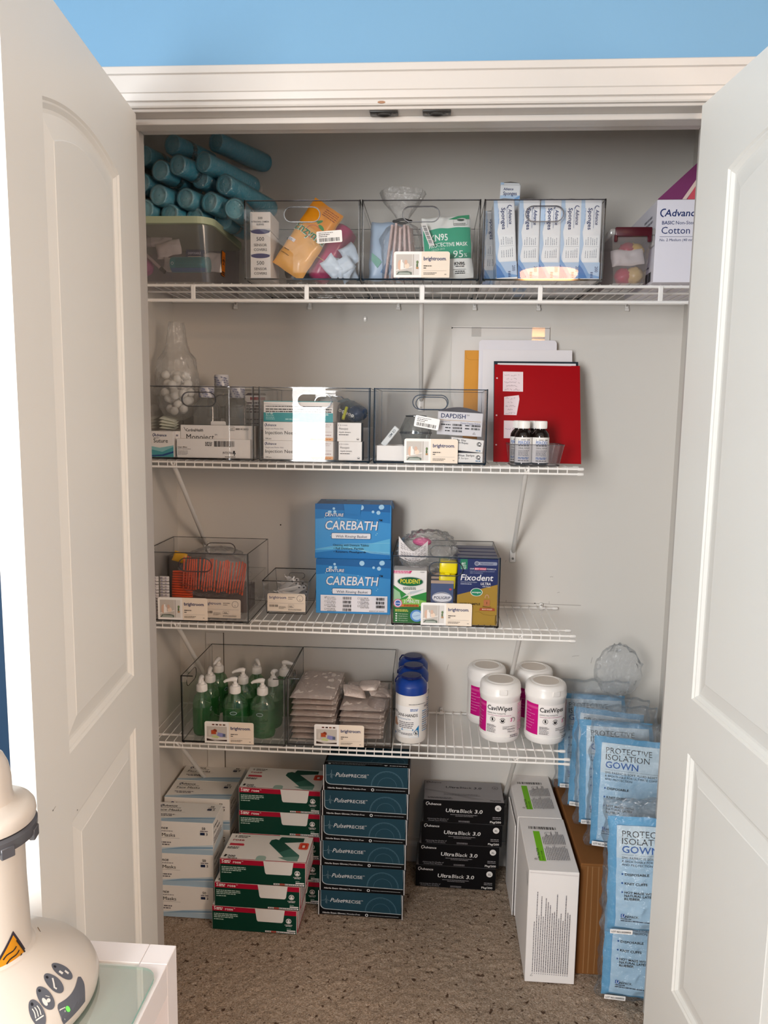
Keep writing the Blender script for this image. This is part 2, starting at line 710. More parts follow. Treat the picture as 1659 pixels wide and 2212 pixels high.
# skirting
for nm, fn, L in (('baseboard_back', lambda u, d, z: (u, -d, z), XR), ('baseboard_left', lambda u, d, z: (d, -u, z), .6),
                  ('baseboard_right', lambda u, d, z: (XR-d, -u, z), .6)):
    mb = MB()
    pr = [(0, 0), (.011, 0), (.011, .055), (.009, .062), (.005, .070), (.004, .080), (0, .082)]
    st = .0115 if nm == 'baseboard_back' else .0115
    vs = [fn(st, d, z) for d, z in pr]+[fn(L-.0115, d, z) for d, z in pr]
    n = len(pr)
    mb.add(vs, [(i, i+1, n+i+1, n+i) for i in range(n-1)]+[tuple(range(n)), tuple(range(n, 2*n))[::-1]], M['trim'])
    struct(mb.build(nm))

# door frame: jambs and stops, then the moulded casing on the blue wall
mb = MB()
for x0, x1, z0, z1 in ((OX0-.018, OX0, 0, OZ+.018), (OX1, OX1+.018, 0, OZ+.018), (OX0, OX1, OZ, OZ+.018)):
    mb.box(x0, x1, -.737, -.605, z0, z1, M['trim'], .0012)
for x0, x1, z0, z1 in ((OX0, OX0+.011, 0, OZ-.012), (OX1-.011, OX1, 0, OZ-.012), (OX0, OX1, OZ-.012, OZ)):
    mb.box(x0, x1, -.700, -.662, z0, z1, M['trim'], .0012)
a = Art(mb, plane_fn((0, -.737, 0), (1, 0, 0), (0, 0, 1), (0, -1, 0)))
struct(mb.build('trim_1'))
mb = MB()
prof = [(0, 0), (0, .010), (.003, .012), (.009, .012), (.012, .009), (.013, .013), (.026, .015), (.027, .0135), (.0285, .0155), (.060, .017), (.0615, .0155), (.063, .019),
        (.076, .019), (.078, .017), (.078, 0)]
path = [(OX0-.005, 0, -1, 0), (OX0-.005, OZ+.005, -1, 1), (OX1+.005, OZ+.005, 1, 1), (OX1+.005, 0, 1, 0)]
vs = [V((x+sx*e, -.735-d-.0001, z+sz*e)) for x, z, sx, sz in path for e, d in prof]
n = len(prof)
mb.add(vs, [(p*n+i, p*n+i+1, (p+1)*n+i+1, (p+1)*n+i) for p in range(3) for i in range(n-1)], M['trim'])
a = Art(mb, plane_fn((0, -.7455, 0), (1, 0, 0), (0, 0, 1), (0, -1, 0)))
struct(mb.build('trim_2'))

# ball-catch plates under the head of the frame
for i, (cx, cy, lab) in enumerate(((.7005, -.7190, 'black metal ball catch plate under the door frame head, below the chipped paint'),
                                   (.8090, -.7190, 'black metal ball catch plate under the door frame head, right of the other one'))):
    t = thing('catch_plate', lab, 'catch plate', (cx, cy, OZ), group='black catch plates under the frame head')
    mb = MB()
    mb.box(-.029, .029, -.0135, .0135, -.0032, -.0001, M['black'], .0012, 2)
    mb.lathe([(.0001, -.0034), (.008, -.0034), (.0105, -.0048), (.013, -.0052), (.0145, -.0032)], M['black'], 24,
             mat=Matrix.Diagonal((1.15, .72, 1, 1)))
    mb.build('plate', t, smooth=True)
    for sx in (-1, 1):
        q = MB()
        q.lathe([(.0001, -.0045), (.0022, -.0043), (.003, -.0032)], pm('dark_screw_steel', '#6d6a66', .3, .5, .8), 12,
                mat=Matrix.Translation((sx*.0215, 0, 0)))
        q.build('screw', t)
mb = MB()
a = Art(mb, plane_fn((.697, -.7475, OZ+.008), (1, 0, 0), (0, 0, 1), (0, -1, 0)), lift=.0006)
mb.lathe([(.0001, .0006), (.0065, .0006), (.008, 0)], k('#9c7860', .8), 16,
         mat=Matrix.Translation((.697, -.7475, OZ+.0095)) @ Matrix.Rotation(R(90), 4, 'X') @ Matrix.Diagonal((1, .34, 1, 1)))
o = mb.build('paint_chip')
o['kind'] = 'structure'
o.name = 'trim_4'


# ------------------------------------------------------------------ the two panel doors, standing open
def door(name, H, ang, flip):
    """local: x from the hinge to the free edge, y = 0 the face seen, z up"""
    W, HT, TH = .622, 2.082, .035
    mb = MB()
    c, half = .3055, .1855
    N = 24

    def loop(d, z0, zs, rise):
        h = half-d
        pts = [(c-h, z0+d), (c+h, z0+d)]
        for i in range(N+1):
            s = 1-2*i/N
            pts.append((c+h*s, zs-d+rise*(1-s*s)*(1 if rise else 0)))
        return pts
    pan = [(.917, 1.924, .028), (.277, .803, 0)]
    outer = [(-.011, 0), (W, 0), (W, HT), (-.011, HT)]
    loops = [[V((x, z, 0)) for x, z in outer]]+[[V((x, z, 0)) for x, z in loop(0, *p)] for p in pan]
    flat = [p for l in loops for p in l]
    for yy in (0, TH):
        tri = geometry.tessellate_polygon(loops)
        mb.add([(p.x, yy, p.y) for p in flat], tri, M['door'])
    mb.add([(x, 0, z) for x, z in outer]+[(x, TH, z) for x, z in outer], [(i, (i+1) % 4, 4+(i+1) % 4, 4+i) for i in range(4)], M['door'])
    steps = [(0, 0), (.0035, .0035), (.006, .0038), (.012, .0088), (.017, .0092), (.046, .0035), (.0475, .0025)]
    for p in pan:
        for side in (0, 1):
            prev = None
            for d, y in steps:
                yy = y if side == 0 else TH-y
                l = [(x, yy, z) for x, z in loop(d, *p)]
                if prev:
                    n = len(l)
                    mb.add(prev+l, [(i, (i+1) % n, n+(i+1) % n, n+i) for i in range(n)], M['door'])
                prev = l
            tri = geometry.tessellate_polygon([[V((x, z, 0)) for x, y, z in prev]])
            mb.add(prev, tri, M['door'])
    a = Art(mb, plane_fn((0, 0, 0), (1, 0, 0), (0, 0, 1), (0, -1, 0)))
    gr = k('#a39a90', .8)
    if not flip:
        a.ell(.567, .862, .0016, .0012, k('#4b4540', .8))
        a.line([(.565, .862), (.556, .863)], .0008, gr)
        a.ell(.4675, .808, .0012, .0012, k('#4b4540', .8))
    o = mb.build(name, smooth=False)
    dv = V((math.sin(ang), -math.cos(ang), 0))
    nn = V((dv.y, -dv.x, 0))            # to the right of dv seen from above, turned below as needed
    face = V((1, .11, 0)) if not flip else V((-1, .09, 0))
    if nn.dot(face) < 0:
        nn = -nn
    o.matrix_world = Matrix.Translation((H[0], H[1], .006)) @ Matrix((dv, -nn, V((0, 0, 1)))).transposed().to_4x4()
    if (dv.cross(-nn)).z < 0:
        pass
    return struct(o)


door('door_1', (.186, -.750), R(6.3), False)
door('door_2', (1.331, -.761), R(5.4), True)

# the window and lamp behind the camera, and a made-up frame round the fill light
for nm, x, y0, y1, ax in (('window_1', -.45, -4.199, -4.17, 0), ('fill_frame', 2.999, -3.7, -2.5, 1)):
    mb = MB()
    fr = M['trim']
    if ax == 0:
        for bx in ((-.62, .62, -.72, -.66), (-.62, .62, .66, .72), (-.62, -.56, -.66, .66), (.56, .62, -.66, .66), (-.56, .56, -.02, .02)):
            mb.box(x+bx[0], x+bx[1], y0, y1, 1.65+bx[2]*1.1, 1.65+bx[3]*1.1, fr)
    else:
        for bx in ((-.62, .62, -.72, -.66), (-.62, .62, .66, .72), (-.62, -.56, -.66, .66), (.56, .62, -.66, .66), (-.56, .56, -.02, .02)):
            mb.box(2.97, 2.999, -3.1+bx[0], -3.1+bx[1], 1.85+bx[2]*.88, 1.85+bx[3]*.88, fr)
    struct(mb.build(nm))
t = thing('ceiling_lamp', 'round ceiling lamp with a warm glass bowl', 'lamp', (1.585, -3.9, 2.5))
mb = MB()
mb.lathe([(.001, -.0005), (.21, -.0005), (.21, -.025), (.2, -.03)], M['white'], 32)
mb.build('base', t)
mb = MB()
mb.lathe([(.2, -.031), (.195, -.06), (.15, -.095), (.08, -.112), (.001, -.118)], pm('warm_lit_glass', '#ffb877', .3, emit=34), 32)
mb.build('lamp_bowl', t, smooth=True)


# ------------------------------------------------------------------ ventilated wire shelves
def wire_mesh(x0, x1, D, S, lip, first):
    mb = MB()
    x = first
    while x < x1-.004:
        if x > x0+.002:
            mb.tube([(x, -.0085, S-.0013), (x, -D+.0015, S-.0013), (x, -D-.0012, S-.0028), (x, -D-.0015, S-lip)], .00135, M['wire'], 6)
        x += .0254
    return mb


def rod(t, name, x0, x1, y, z, r=.0031, ends=False):
    q = MB()
    q.tube([(x0, y, z), (x1, y, z)], r, M['wire'], 10)
    o = q.build(name, t, smooth=True)
    if ends:
        c = MB()
        c.tube([(x1-.010, y, z), (x1+.004, y, z), (x1+.006, y, z)], [.0046, .0046, .003], M['wire'], 12)
        c.build('end_cap', t, smooth=True)
    return o


def clip(t, x, z, down=False):
    q = MB()
    q.box(x-.005, x+.005, -.0125, -.0006, z-.005, z+.013, M['wire'], .002, 2)
    q.tube([(x, -.0118, z+.0075), (x, -.0146, z+.0075)], .0032, pm('clip_screw', '#b9b5b0', .35, .5, .6), 10)
    q.tube([(x-.006, -.009, z-.004), (x+.006, -.009, z-.004)], .0052, M['wire'], 10)
    q.build('wall_clip', t, smooth=True)


def brace(t, xf, xw, S, D, drop=.302):
    q = MB()
    a, b = V((xf, -D+.006, S-.013)), V((xw, -.011, S-drop+.014))
    d = (b-a).normalized()
    sx = d.cross(V((1, 0, 0))).normalized()
    q.tube([a, a+d*.01, b-d*.012, b], [.0062, .0066, .0066, .0058], pm('brace_vinyl', '#dcdad6', .45, .4), 12)
    q.box(xw-.0095, xw+.0095, -.0075, -.0006, S-drop-.022, S-drop+.018, M['wire'], .0032, 2)
    q.tube([(xw, -.007, S-drop-.009), (xw, -.0105, S-drop-.009)], .0036, pm('brace_screw', '#8e8a86', .35, .5, .7), 10)
    for s in (-1, 1):
        q.tube([(xf+s*.006-.002, -D-.002, S-.005), (xf+s*.006+.002, -D-.0035, S-.006), (xf+s*.003, -D+.004, S-.014)], .0026, M['wire'], 8)
    q.build('brace', t, smooth=True)


def low_shelf(S, lab, clips):
    t = thing('wire_shelf', lab, 'shelf', (0, 0, 0), group='white wire shelves on the back wall')
    D = .312
    wire_mesh(.004, 1.2, D, S, .0197, 1.2006-.0254*47).build('wire_deck', t, smooth=True)
    rod(t, 'front_rod', .003, 1.213, -D, S-.0062, ends=True)
    rod(t, 'lower_front_rod', .003, 1.213, -D, S-.0200, ends=True)
    rod(t, 'middle_rod', .003, 1.209, -D+.0525, S-.0062, ends=True)
    rod(t, 'back_rod', .003, 1.211, -.012, S-.0062, ends=True)
    for x in clips:
        clip(t, x, S-.004)
    brace(t, .097, .095, S, D)
    brace(t, 1.0675, 1.0715, S, D)
    return t


low_shelf(S2, 'short white wire shelf second from the top, red folder standing on its right end', (.3, .75, 1.15))
low_shelf(S3, 'short white wire shelf in the middle, bare wires showing at its right end', (.33, .62, 1.165))
low_shelf(S4, 'short white wire shelf lowest of all, just above the stacked glove boxes', (.86,))

t = thing('wire_shelf', 'long white wire shelf at the top spanning the whole closet width, with hanging rod rail', 'shelf', (0, 0, 0),
          group='white wire shelves on the back wall')
D1 = .3234
wire_mesh(.02, XR, D1, S1, .006, .0168).build('wire_deck', t, smooth=True)
rod(t, 'front_rod', .012, XR-.003, -D1, S1-.0062, r=.0042)
rod(t, 'hanging_rail', .012, XR-.003, -D1-.003, S1-.0457, r=.0048)
rod(t, 'middle_rod', .003, XR-.003, -D1+.11, S1-.0062)
rod(t, 'back_rod', .003, XR-.003, -.012, S1-.0062)
for i in range(5):
    x = .1688+.3048*i
    q = MB()
    q.box(x-.006, x+.006, -D1-.0065, -D1-.002, S1-.046, S1-.0045, M['wire'], .0015, 2)
    q.build('rail_strap', t)
for x in (.20, .43, .70, .93, 1.12, 1.38):
    clip(t, x, S1-.018)
q = MB()
q.box(.0006, .004, -D1-.008, -D1+.03, S1-.052, S1-.002, M['wire'], .0015)
q.box(.004, .020, -D1-.009, -D1+.0, S1-.054, S1-.041, M['wire'], .003, 2)
q.build('end_bracket', t)
brace(t, .776, .7745, S1, D1, .31)
q = MB()
q.box(.5935, .6045, -.006, -.0006, S1-.062, S1-.044, M['wire'], .003, 2)
q.tube([(.599, -.0055, S1-.053), (.599, -.009, S1-.053)], .0034, pm('clip_screw', '#b9b5b0'), 10)
q.build('wall_clip', t, smooth=True)


# ------------------------------------------------------------------ clear storage bins
NAVY, INK, GREY = k('#22336b'), k('#1d1b1d'), k('#8a868a')
CREAM, TEALK = k('#f2e3d2'), k('#2a8f93')


def stadium(cx, cz, w, h, n=10):
    r = h/2
    pts = []
    for i in range(n+1):
        a = -math.pi/2+math.pi*i/n
        pts.append((cx+w/2-r+r*math.cos(a), cz+r*math.sin(a)))
    for i in range(n+1):
        a = math.pi/2+math.pi*i/n
        pts.append((cx-w/2+r+r*math.cos(a), cz+r*math.sin(a)))
    return pts


def rrect(x0, z0, x1, z1, r, n=5, bot=True):
    pts = []
    for cx, cz, a0, on in ((x1-r, z0+r, -90, bot), (x1-r, z1-r, 0, True), (x0+r, z1-r, 90, True), (x0+r, z0+r, 180, bot)):
        if not on:
            pts.append((x1 if a0 == -90 else x0, z0))
            continue
        for i in range(n+1):
            a = R(a0+90*i/n)
            pts.append((cx+r*math.cos(a), cz+r*math.sin(a)))
    return pts


def price_card(t, x, z, y=-.0022, scoop=False, small=False):
    """the printed card on a bin: a room photograph on the left, lettering on cream at the right"""
    w, h = (.143, .0645) if not small else (.113, .054)
    mb = MB()
    mb.prism(rrect(x, z, x+w, z+h, .006, bot=False), lambda u, v, d: V((u, d, v)), y, y+.0006, k('#f6f3f0'))
    a = Art(mb, plane_fn((x, y, z), (1, 0, 0), (0, 0, 1), (0, -1, 0)), lift=.0002)
    ink = k('#5d5652')
    if small:
        a.poly(rrect(0, 0, w, h, .006, bot=False), CREAM)
        a.text('brightroom', .006, .038, .0078, NAVY, w=.050, bold=True)
        a.small(.062, .042, .084, 1, .003, .0018, ink, 3)
        a.small(.062, .037, .076, 1, .003, .0018, ink, 4)
        a.ring(.097, .040, .0095, .0009, ink)
        a.text('A', .097, .034, .004, ink, al='C')
        a.rect(.004, .0245, .108, .025, GREY)
        a.bars(.006, .013, .032, .020, ink, 5, 40)
        a.ring(.0705, .0165, .0001, .0001, ink)
        a.line([(.062, .0125), (.062, .0205), (.079, .0205), (.079, .0125), (.062, .0125)], .0006, ink)
        a.small(.065, .016, .077, 2, .0028, .0012, ink, 6)
        a.small(.034, .014, .056, 3, .003, .0011, ink, 7)
        a.small(.062, .007, .104, 2, .003, .0011, ink, 8)
    else:
        a.poly([(.071, 0), (w, 0), (w, h-.006), (w-.0018, h-.0018), (w-.006, h), (.071, h)], CREAM)
        a.poly(rrect(.006, .0065, .065, .0575, .0015), k('#c9c2bb'))
        if not scoop:
            a.poly([(.047, .0065), (.065, .0065), (.065, .0575), (.047, .0575)], k('#dedad6'))
            a.poly([(.049, .0065), (.0515, .0065), (.0515, .0575), (.049, .0575)], k('#b9b0aa'))
            a.poly([(.0065, .0165), (.048, .0255), (.048, .028), (.0065, .0195)], k('#efe9e4'))
            a.poly([(.0065, .0068), (.047, .0068), (.047, .013), (.035, .0165), (.012, .0145)], k('#6c756c'))
            a.poly([(.010, .0075), (.044, .0075), (.040, .012), (.016, .0125)], k('#a9b0a8'))
            a.ell(.0155, .031, .0055, .0125, k('#dcb9a4'))
            a.poly([(.017, .020), (.026, .022), (.026, .034), (.022, .039), (.022, .044), (.018, .044), (.0175, .037)], k('#f3eeea'))
            a.ell(.034, .029, .0065, .0068, k('#f0d9c6'))
            a.ell(.031, .038, .004, .006, k('#d9b6a2'))
            a.ell(.060, .030, .0022, .006, k('#5d7350'))
            a.ell(.0605, .038, .003, .004, k('#71865e'))
            a.rect(.0575, .021, .0635, .026, k('#b98f66'))
        else:
            a.rect(.006, .050, .065, .0575, k('#efe9e6'))
            for i, c in enumerate(('#6b3a30', '#45342c', '#8a5a40', '#5d4436')):
                a.rect(.022+i*.0105, .0535, .029+i*.0105, .0575, k(c))
            a.poly([(.006, .0065), (.065, .0065), (.065, .011), (.030, .0075), (.006, .014)], k('#3a2c26'))
            a.poly([(.006, .014), (.065, .011), (.065, .017), (.006, .019)], k('#e6e0da'))
            a.ell(.0145, .031, .0028, .0095, k('#d8cfc6'))
            a.rect(.0195, .027, .0335, .039, k('#b9512c'))
            a.poly([(.024, .039), (.036, .033), (.036, .040), (.030, .043)], k('#8d3b26'))
            a.poly([(.036, .021), (.053, .019), (.056, .030), (.039, .033)], k('#8f90c4'))
            a.poly([(.020, .017), (.038, .015), (.044, .021), (.026, .025)], k('#c6cf94'))
            a.rect(.053, .020, .061, .029, k('#5c6682'))
        a.text('brightroom', .0765, .0425, .0088, NAVY, w=.056, bold=True)
        a.text('.', .133, .0425, .0088, k('#c98d6a'))
        a.small(.0765, .0275, .098, 1, .004, .0024, ink, 2, 0)
        a.small(.0765, .0222, .084, 1, .004, .0022, ink, 3, 0)
        a.rect(.0765, .0165, .135, .0169, GREY)
        a.small(.0765, .0105, .110, 1, .003, .0014, ink, 4, 0)
        a.small(.0765, .0072, .106, 1, .003, .0012, ink, 5, 0)
        a.small(.130, .0072, .135, 1, .003, .0012, ink, 6, 0)
    return mb.build('price_card', t)


def sticker(t, x, z, y=-.0022, tilt=0):
    mb = MB()
    c, s = math.cos(tilt), math.sin(tilt)
    f = lambda u, v, d: V((x+u*c-v*s, y-d, z+u*s+v*c))
    mb.prism(rrect(0, 0, .066, .030, .0035), f, 0, .0004, k('#fbfaf8'))
    a = Art(mb, f, lift=.0006)
    a.bars(.007, .0035, .060, .0125, INK, 11, 56)
    a.small(.006, .0245, .043, 1, .004, .0016, GREY, 2, 0)
    a.small(.006, .0200, .034, 1, .004, .0018, k('#5c585a'), 3, 0)
    a.small(.006, .0155, .028, 1, .004, .0018, k('#5c585a'), 4, 0)
    return mb.build('barcode_sticker', t)


def storage_bin(label, x0, yf, z, kind='handle', W=.301, H=.2, D=.315, rot=0, group='clear plastic storage bins'):
    t = thing('storage_bin', label, 'storage bin', (x0, yf, z+.0005), (0, 0, rot), group)
    T, zb = .0025, .0035
    mb = MB()
    P, E, L = M['bin'], M['edge'], M['edgel']
    hole = stadium(W/2, H-.035, .090, .034)
    if kind == 'scoop':
        pts = [(0, zb), (W, zb), (W, H), (W*.885, H)]
        for i in range(9):
            q = i/8
            pts.append((W*.885-.022*math.sin(q*math.pi/2)-.012*q, H-.022*(1-math.cos(q*math.pi/2))-.05*q))
        for i in range(9):
            q = i/8
            pts.append((W*.772-.016-.024*(1-math.cos(q*math.pi/2))-.0*q, H-.078-.037*math.sin(q*math.pi/2)))
        left = [(W-p[0], p[1]) for p in pts[3:]][::-1]
        pts += left
        fr = [pts]
        rim = pts[3:]
        mb.prism(fr, lambda u, v, d: V((u, d, v)), 0, T, P)
        mb.tube([(u, .001, v) for u, v in rim], .0013, E, 6)
        mb.box(0, W*.115, -.0003, .0024, H-.0015, H+.0008, E)
        mb.box(W*.885, W, -.0003, .0024, H-.0015, H+.0008, E)
        mb.prism(rrect(0, zb, W, H, .001), lambda u, v, d: V((u, D-d, v)), 0, T, P)
        sh = stadium(D*.30, H-.034, .090, .036)
        for sx in (0, W-T):
            mb.prism([[(0, zb), (D, zb), (D, H), (0, H)], sh], lambda u, v, d: V((sx+d, u, v)), 0, T, P)
            mb.tube([(sx+T/2, u, v) for u, v in sh]+[(sx+T/2, sh[0][0], sh[0][1])], .0011, E, 6)
    else:
        for y in (0, D-T):
            mb.prism([[(0, zb), (W, zb), (W, H), (0, H)], hole], lambda u, v, d: V((u, y+d, v)), 0, T, P)
            o2 = stadium(W/2, H-.035, .0945, .0385)
            mb.prism([o2, stadium(W/2, H-.035, .0905, .0345)], lambda u, v, d: V((u, y-.0006+d, v)), 0, T+.0012, L)
            o3 = stadium(W/2, H-.035, .0962, .0402)
            mb.prism([o3, o2], lambda u, v, d: V((u, y-.0005+d, v)), 0, T*.4, E)
        for sx in (0, W-T):
            mb.prism([(0, zb), (D, zb), (D, H), (0, H)], lambda u, v, d: V((sx+d, u, v)), 0, T, P)
        mb.box(0, W, -.0004, .0022, H-.0012, H+.0006, L)
        mb.box(0, W, -.0005, .0006, H-.0024, H-.0012, E)
    mb.box(T, W-T, T, D-T, zb, zb+T, P)
    # moulded edges
    mb.box(0, W, -.0006, .0024, zb-.0015, zb+.0026, E)
    mb.box(0, W, D-.0024, D+.0004, zb-.0008, zb+.001, E)
    for sx in (0, W-.0022):
        mb.box(sx, sx+.0022, 0, D, zb-.0012, zb+.001, E)
        mb.box(sx+.0002, sx+.002, 0, D, H-.0008, H+.0008, E)
    for sx in (-.0004, W-.0020):
        mb.box(sx-.0002, sx+.0028, -.0006, .0020, zb, H+.001, E)
        mb.box(sx+.0004, sx+.002, D-.002, D+.0002, zb, H, L)
    for sx in (.0032, W-.0046):
        mb.box(sx, sx+.0014, -.0003, .0010, zb+.002, H-.001, L)
    mb.box(.001, W-.001, D-.0018, D, H-.0006, H+.0008, E)
    for fx in (.001, W-.007):
        for fy in (.0, D-.006):
            mb.box(fx, fx+.006, fy, fy+.006, 0, zb, E)
    mb.build('body', t)
    return t


# --- top shelf
YF1 = -.358
binA = storage_bin('clear bin with orange enzyme pouch and white sensor cover boxes, beside the blue cups', .316, YF1, S1)
sticker(binA, .190, .092, tilt=R(4))
binB = storage_bin('clear bin with the green KN95 mask pack, middle one of the top shelf', .6215, YF1, S1)
price_card(binB, .083, .0085)
binC = storage_bin('clear bin packed with upright blue and white gauze sponge packs on the top shelf', .932, YF1, S1)

# contents of the first bin
pur, lil = k('#4e4d78'), k('#cfd3d6')
SENS = ((457, 497.5, 'white box of intraoral camera sleeves, topmost of three in the clear bin', 'i'),
        (498.5, 552, 'white box of sensor covers, middle of three in the clear bin', 's'),
        (553, 605, 'white box of sensor covers, lowest of three in the clear bin', 's'))
xs = at(541, 560, -.342).x
ws = at(584.5, 560, -.342).x-xs
for y0, y1, lab, kind in SENS:
    z0, z1 = at(560, y1, -.342).z, at(560, y0, -.342).z
    h = z1-z0-.0006
    mb = carton(ws, .11, h)
    a = Art(mb, front())
    a.rect(.0, .0, ws, .004, lil)
    a.ell(ws/2, h-.0016, ws*.47, .006, pur) if kind == 's' else a.poly([(0, h), (.006, h-.005), (.006, .005), (0, 0)], lil)
    if kind == 's':
        a.poly([(.001, h-.003), (ws*.25, h-.0078), (ws*.5, h-.0088), (ws*.75, h-.0078), (ws-.001, h-.003), (ws-.001, h-.012), (.001, h-.012)], k('#f3f0ee'))
        a.text('500', ws/2, h*.60, h*.155, INK, al='C')
        a.text('SENSOR', ws/2, h*.375, h*.105, INK, al='C')
        a.text('COVERS', ws/2, h*.185, h*.105, INK, al='C')
    else:
        a.text('500', ws/2, h*.60, h*.12, INK, al='C', bold=True)
        a.text('INTRAORAL CAMERA', ws/2, h*.42, h*.085, INK, w=ws*.88, al='C', bold=True)
        a.text('SLEEVES', ws/2, h*.27, h*.085, INK, al='C', bold=True)
    o = mb.build('sleeve_box', loc=(xs, -.342, max(z0, S1+.0071)))
    tag(o, lab, 'box', 'white sleeve boxes in the first bin')

mb = MB()
orange = pm('orange_pouch_film', '#e09018', .28, .5, bump=.15, bscale=60)
amber = pm('amber_pouch_film', '#e8ac58', .22, .5, bump=.2, bscale=50, var=.12, vscale=25)
fn = pillow(mb, .090, .205, .036, amber, 18, 30, 3, .004)
a = Art(mb, fn, curved=True, lift=.0008)
a.rect(.002, .128, .088, .203, orange)
gr, lg = k('#1f7a44'), k('#e9f1e4')
a.ell(.048, .150, .012, .004, k('#2f7d33'), tilt=R(50))
a.ell(.062, .142, .010, .0045, k('#2f8a3c'), tilt=R(-15))
a.ring(.050, .122, .018, .0015, k('#c05a4a'))
a.text('Enzyme', -.001, .1035, .0235, lg, w=.092, bold=True, shear=.1)
a.text('Enzyme', .002, .105, .0205, gr, w=.086, bold=True, shear=.1)
a.rect(.004, .070, .024, .079, k('#e9e6ee'))
a.small(.006, .074, .020, 2, .003, .0012, INK, 5)
a.small(.010, .045, .030, 1, .003, .002, k('#6c4a20'), 6)
a.small(.008, .033, .034, 1, .003, .0018, k('#6c4a20'), 7)
a.small(.045, .190, .086, 4, .006, .0022, k('#8d3f10'), 8)
o = mb.build('pouch', smooth='all', loc=at(588, 555, -.318), rot=(R(-8), R(33), 0))
inside(tag(o, 'orange and yellow enzyme tablet pouch leaning inside the clear bin', 'pouch'), binA)

rb = t = thing('rolled_bag', 'rolled magenta biohazard bag held by a rubber band inside the clear bin', 'bag', at(683, 590, -.262))
mb = MB()
mag = pm('magenta_bag_film', '#b5386a', .25, .5, bump=.35, bscale=35, var=.12, vscale=18)
ax = at(748, 480, -.235)-at(683, 590, -.262)
L = ax.length
mb.lathe([(.001, 0), (.022, .001), (.029, .012), (.031, .04), (.0305, L*.5), (.034, L*.8), (.033, L*.97), (.025, L), (.001, L+.001)], mag, 30, jit=.09, seed=3,
         mat=ax.to_track_quat('Z', 'Y').to_matrix().to_4x4())
mb.build('bag_roll', t, smooth='all')
mb = MB()
q = ax.to_track_quat('Z', 'Y').to_matrix().to_4x4()
mb.tube([q @ V((.0345*math.cos(g), .0345*math.sin(g), .045+.006*math.sin(g))) for g in [2*math.pi*i/28 for i in range(29)]], .0012,
        k('#d9a878'), 6)
mb.build('rubber_band', t)
inside(rb, binA)
pale = pm('pale_blue_wrapper', '#c2d3e6', .4, .4, bump=.3, bscale=60)
for i, (px, py, rx, ry, rz, y) in enumerate(((712, 603, 20, 50, 10, -.335), (735, 600, -15, 25, -8, -.325), (748, 575, 10, 65, 20, -.315),
                                             (752, 545, -10, 60, -12, -.29), (722, 585, 25, 20, 30, -.28), (757, 603, 0, -40, 15, -.335))):
    mb = MB()
    pillow(mb, .055, .042, .014, pale, 14, 12, i*5+1, .0045, sc=40)
    o = mb.build('sachet', smooth='all', loc=at(px-22, py, y)+V((0, 0, .006)), rot=(R(rx), R(ry), R(rz)))
    tag(o, 'crumpled pale blue sachet in the bottom right corner of the enzyme pouch bin', 'sachet', 'pale blue sachets')
    inside(o, binA, py > 598)
mb = MB()
pillow(mb, .12, .15, .02, clear('grey_bag_film', '#8d8d92', .07, .12, .25, '#77777c', bump=.8), 18, 18, 8, .006)
o = mb.build('grey_bag', smooth='all', loc=(.385, -.16, S1+.008), rot=(R(-8), R(0), 0))
inside(tag(o, 'limp grey plastic bag standing behind the orange pouch', 'bag'), binA)

# contents of the second bin
mb = MB()
skin = pm('blue_mask_pack', '#9db4cf', .35, .45, bump=.2, bscale=30, var=.15, vscale=14)
fn = pillow(mb, .085, .155, .03, skin, 16, 22, 14, .005)
a = Art(mb, fn, curved=True, lift=.001)
a.poly([(.006, .07), (.022, .058), (.034, .045), (.022, .03), (.006, .05)], k('#6fa59a'))
a.poly([(.03, .02), (.05, .05), (.06, .03), (.05, .01)], k('#5b7fa8'))
o = mb.build('mask_pack', smooth='all', loc=(.634, -.295, S1+.0085), rot=(R(-6), R(2), R(4)))
inside(tag(o, 'bluish wrapped mask pack at the left end of the KN95 bin', 'mask pack'), binB)
pink = pm('pinkish_clear_tube', '#d3b5b2', .25, .5)
rnd = random.Random(5)
for i in range(15):
    mb = MB()
    x = .688+.0047*i
    dx = (i-7)*.0006
    yy = -.315+.016*(i % 3)
    mb.tube([(x+dx*2, yy, S1+.008), (x-dx*2, yy+.002, S1+.148+rnd.uniform(-.006, .006))], .0036, pink, 9)
    o = mb.build('suction_tube', smooth=True)
    tag(o, 'thin pinkish tube in the tied clear bag behind the white price card', 'tube', 'pinkish tubes in the tied bag')
t = thing('tied_bag', 'clear tied bag of pinkish tubes with a gathered top in the KN95 bin', 'bag', (.722, -.298, S1+.0085))
mb = MB()
mb.lathe([(.001, 0), (.050, .003), (.053, .05), (.052, .11), (.038, .138), (.018, .149), (.013, .156), (.022, .17), (.045, .20), (.056, .225), (.052, .232)],
         M['film'], 44, mat=Matrix.Diagonal((1.02, .62, 1, 1)), jit=.10, seed=6)
mb.build('film', t, smooth='all')
mb = MB()
mb.tube([(.0165*math.cos(g)*1.4, .0125*math.sin(g), .154+.002*math.sin(3*g)) for g in [2*math.pi*i/20 for i in range(21)]], .0035, INK, 8)
mb.build('tie', t, smooth=True)
mb = MB()
wh = k('#e8e6e4')
for i in range(6):
    mb.tube([(.076+.006*i, .004*(i % 2), .003), (.050+.0035*i, .006, .140)], .003, pm('clear_grey_tube', '#a9a9b2', .2, .5), 8)
mb.build('tubes', t, smooth=True)
mb = MB()
mb.prism([(0, 0), (.014, 0), (.014, .055), (0, .055)], lambda u, v, d: V((.072+u+v*-.42, -.036-d+.0*v, .085+v)), 0, .0004, wh)
a = Art(mb, lambda u, v, d: V((.072+u+v*-.42, -.0364-d, .085+v)))
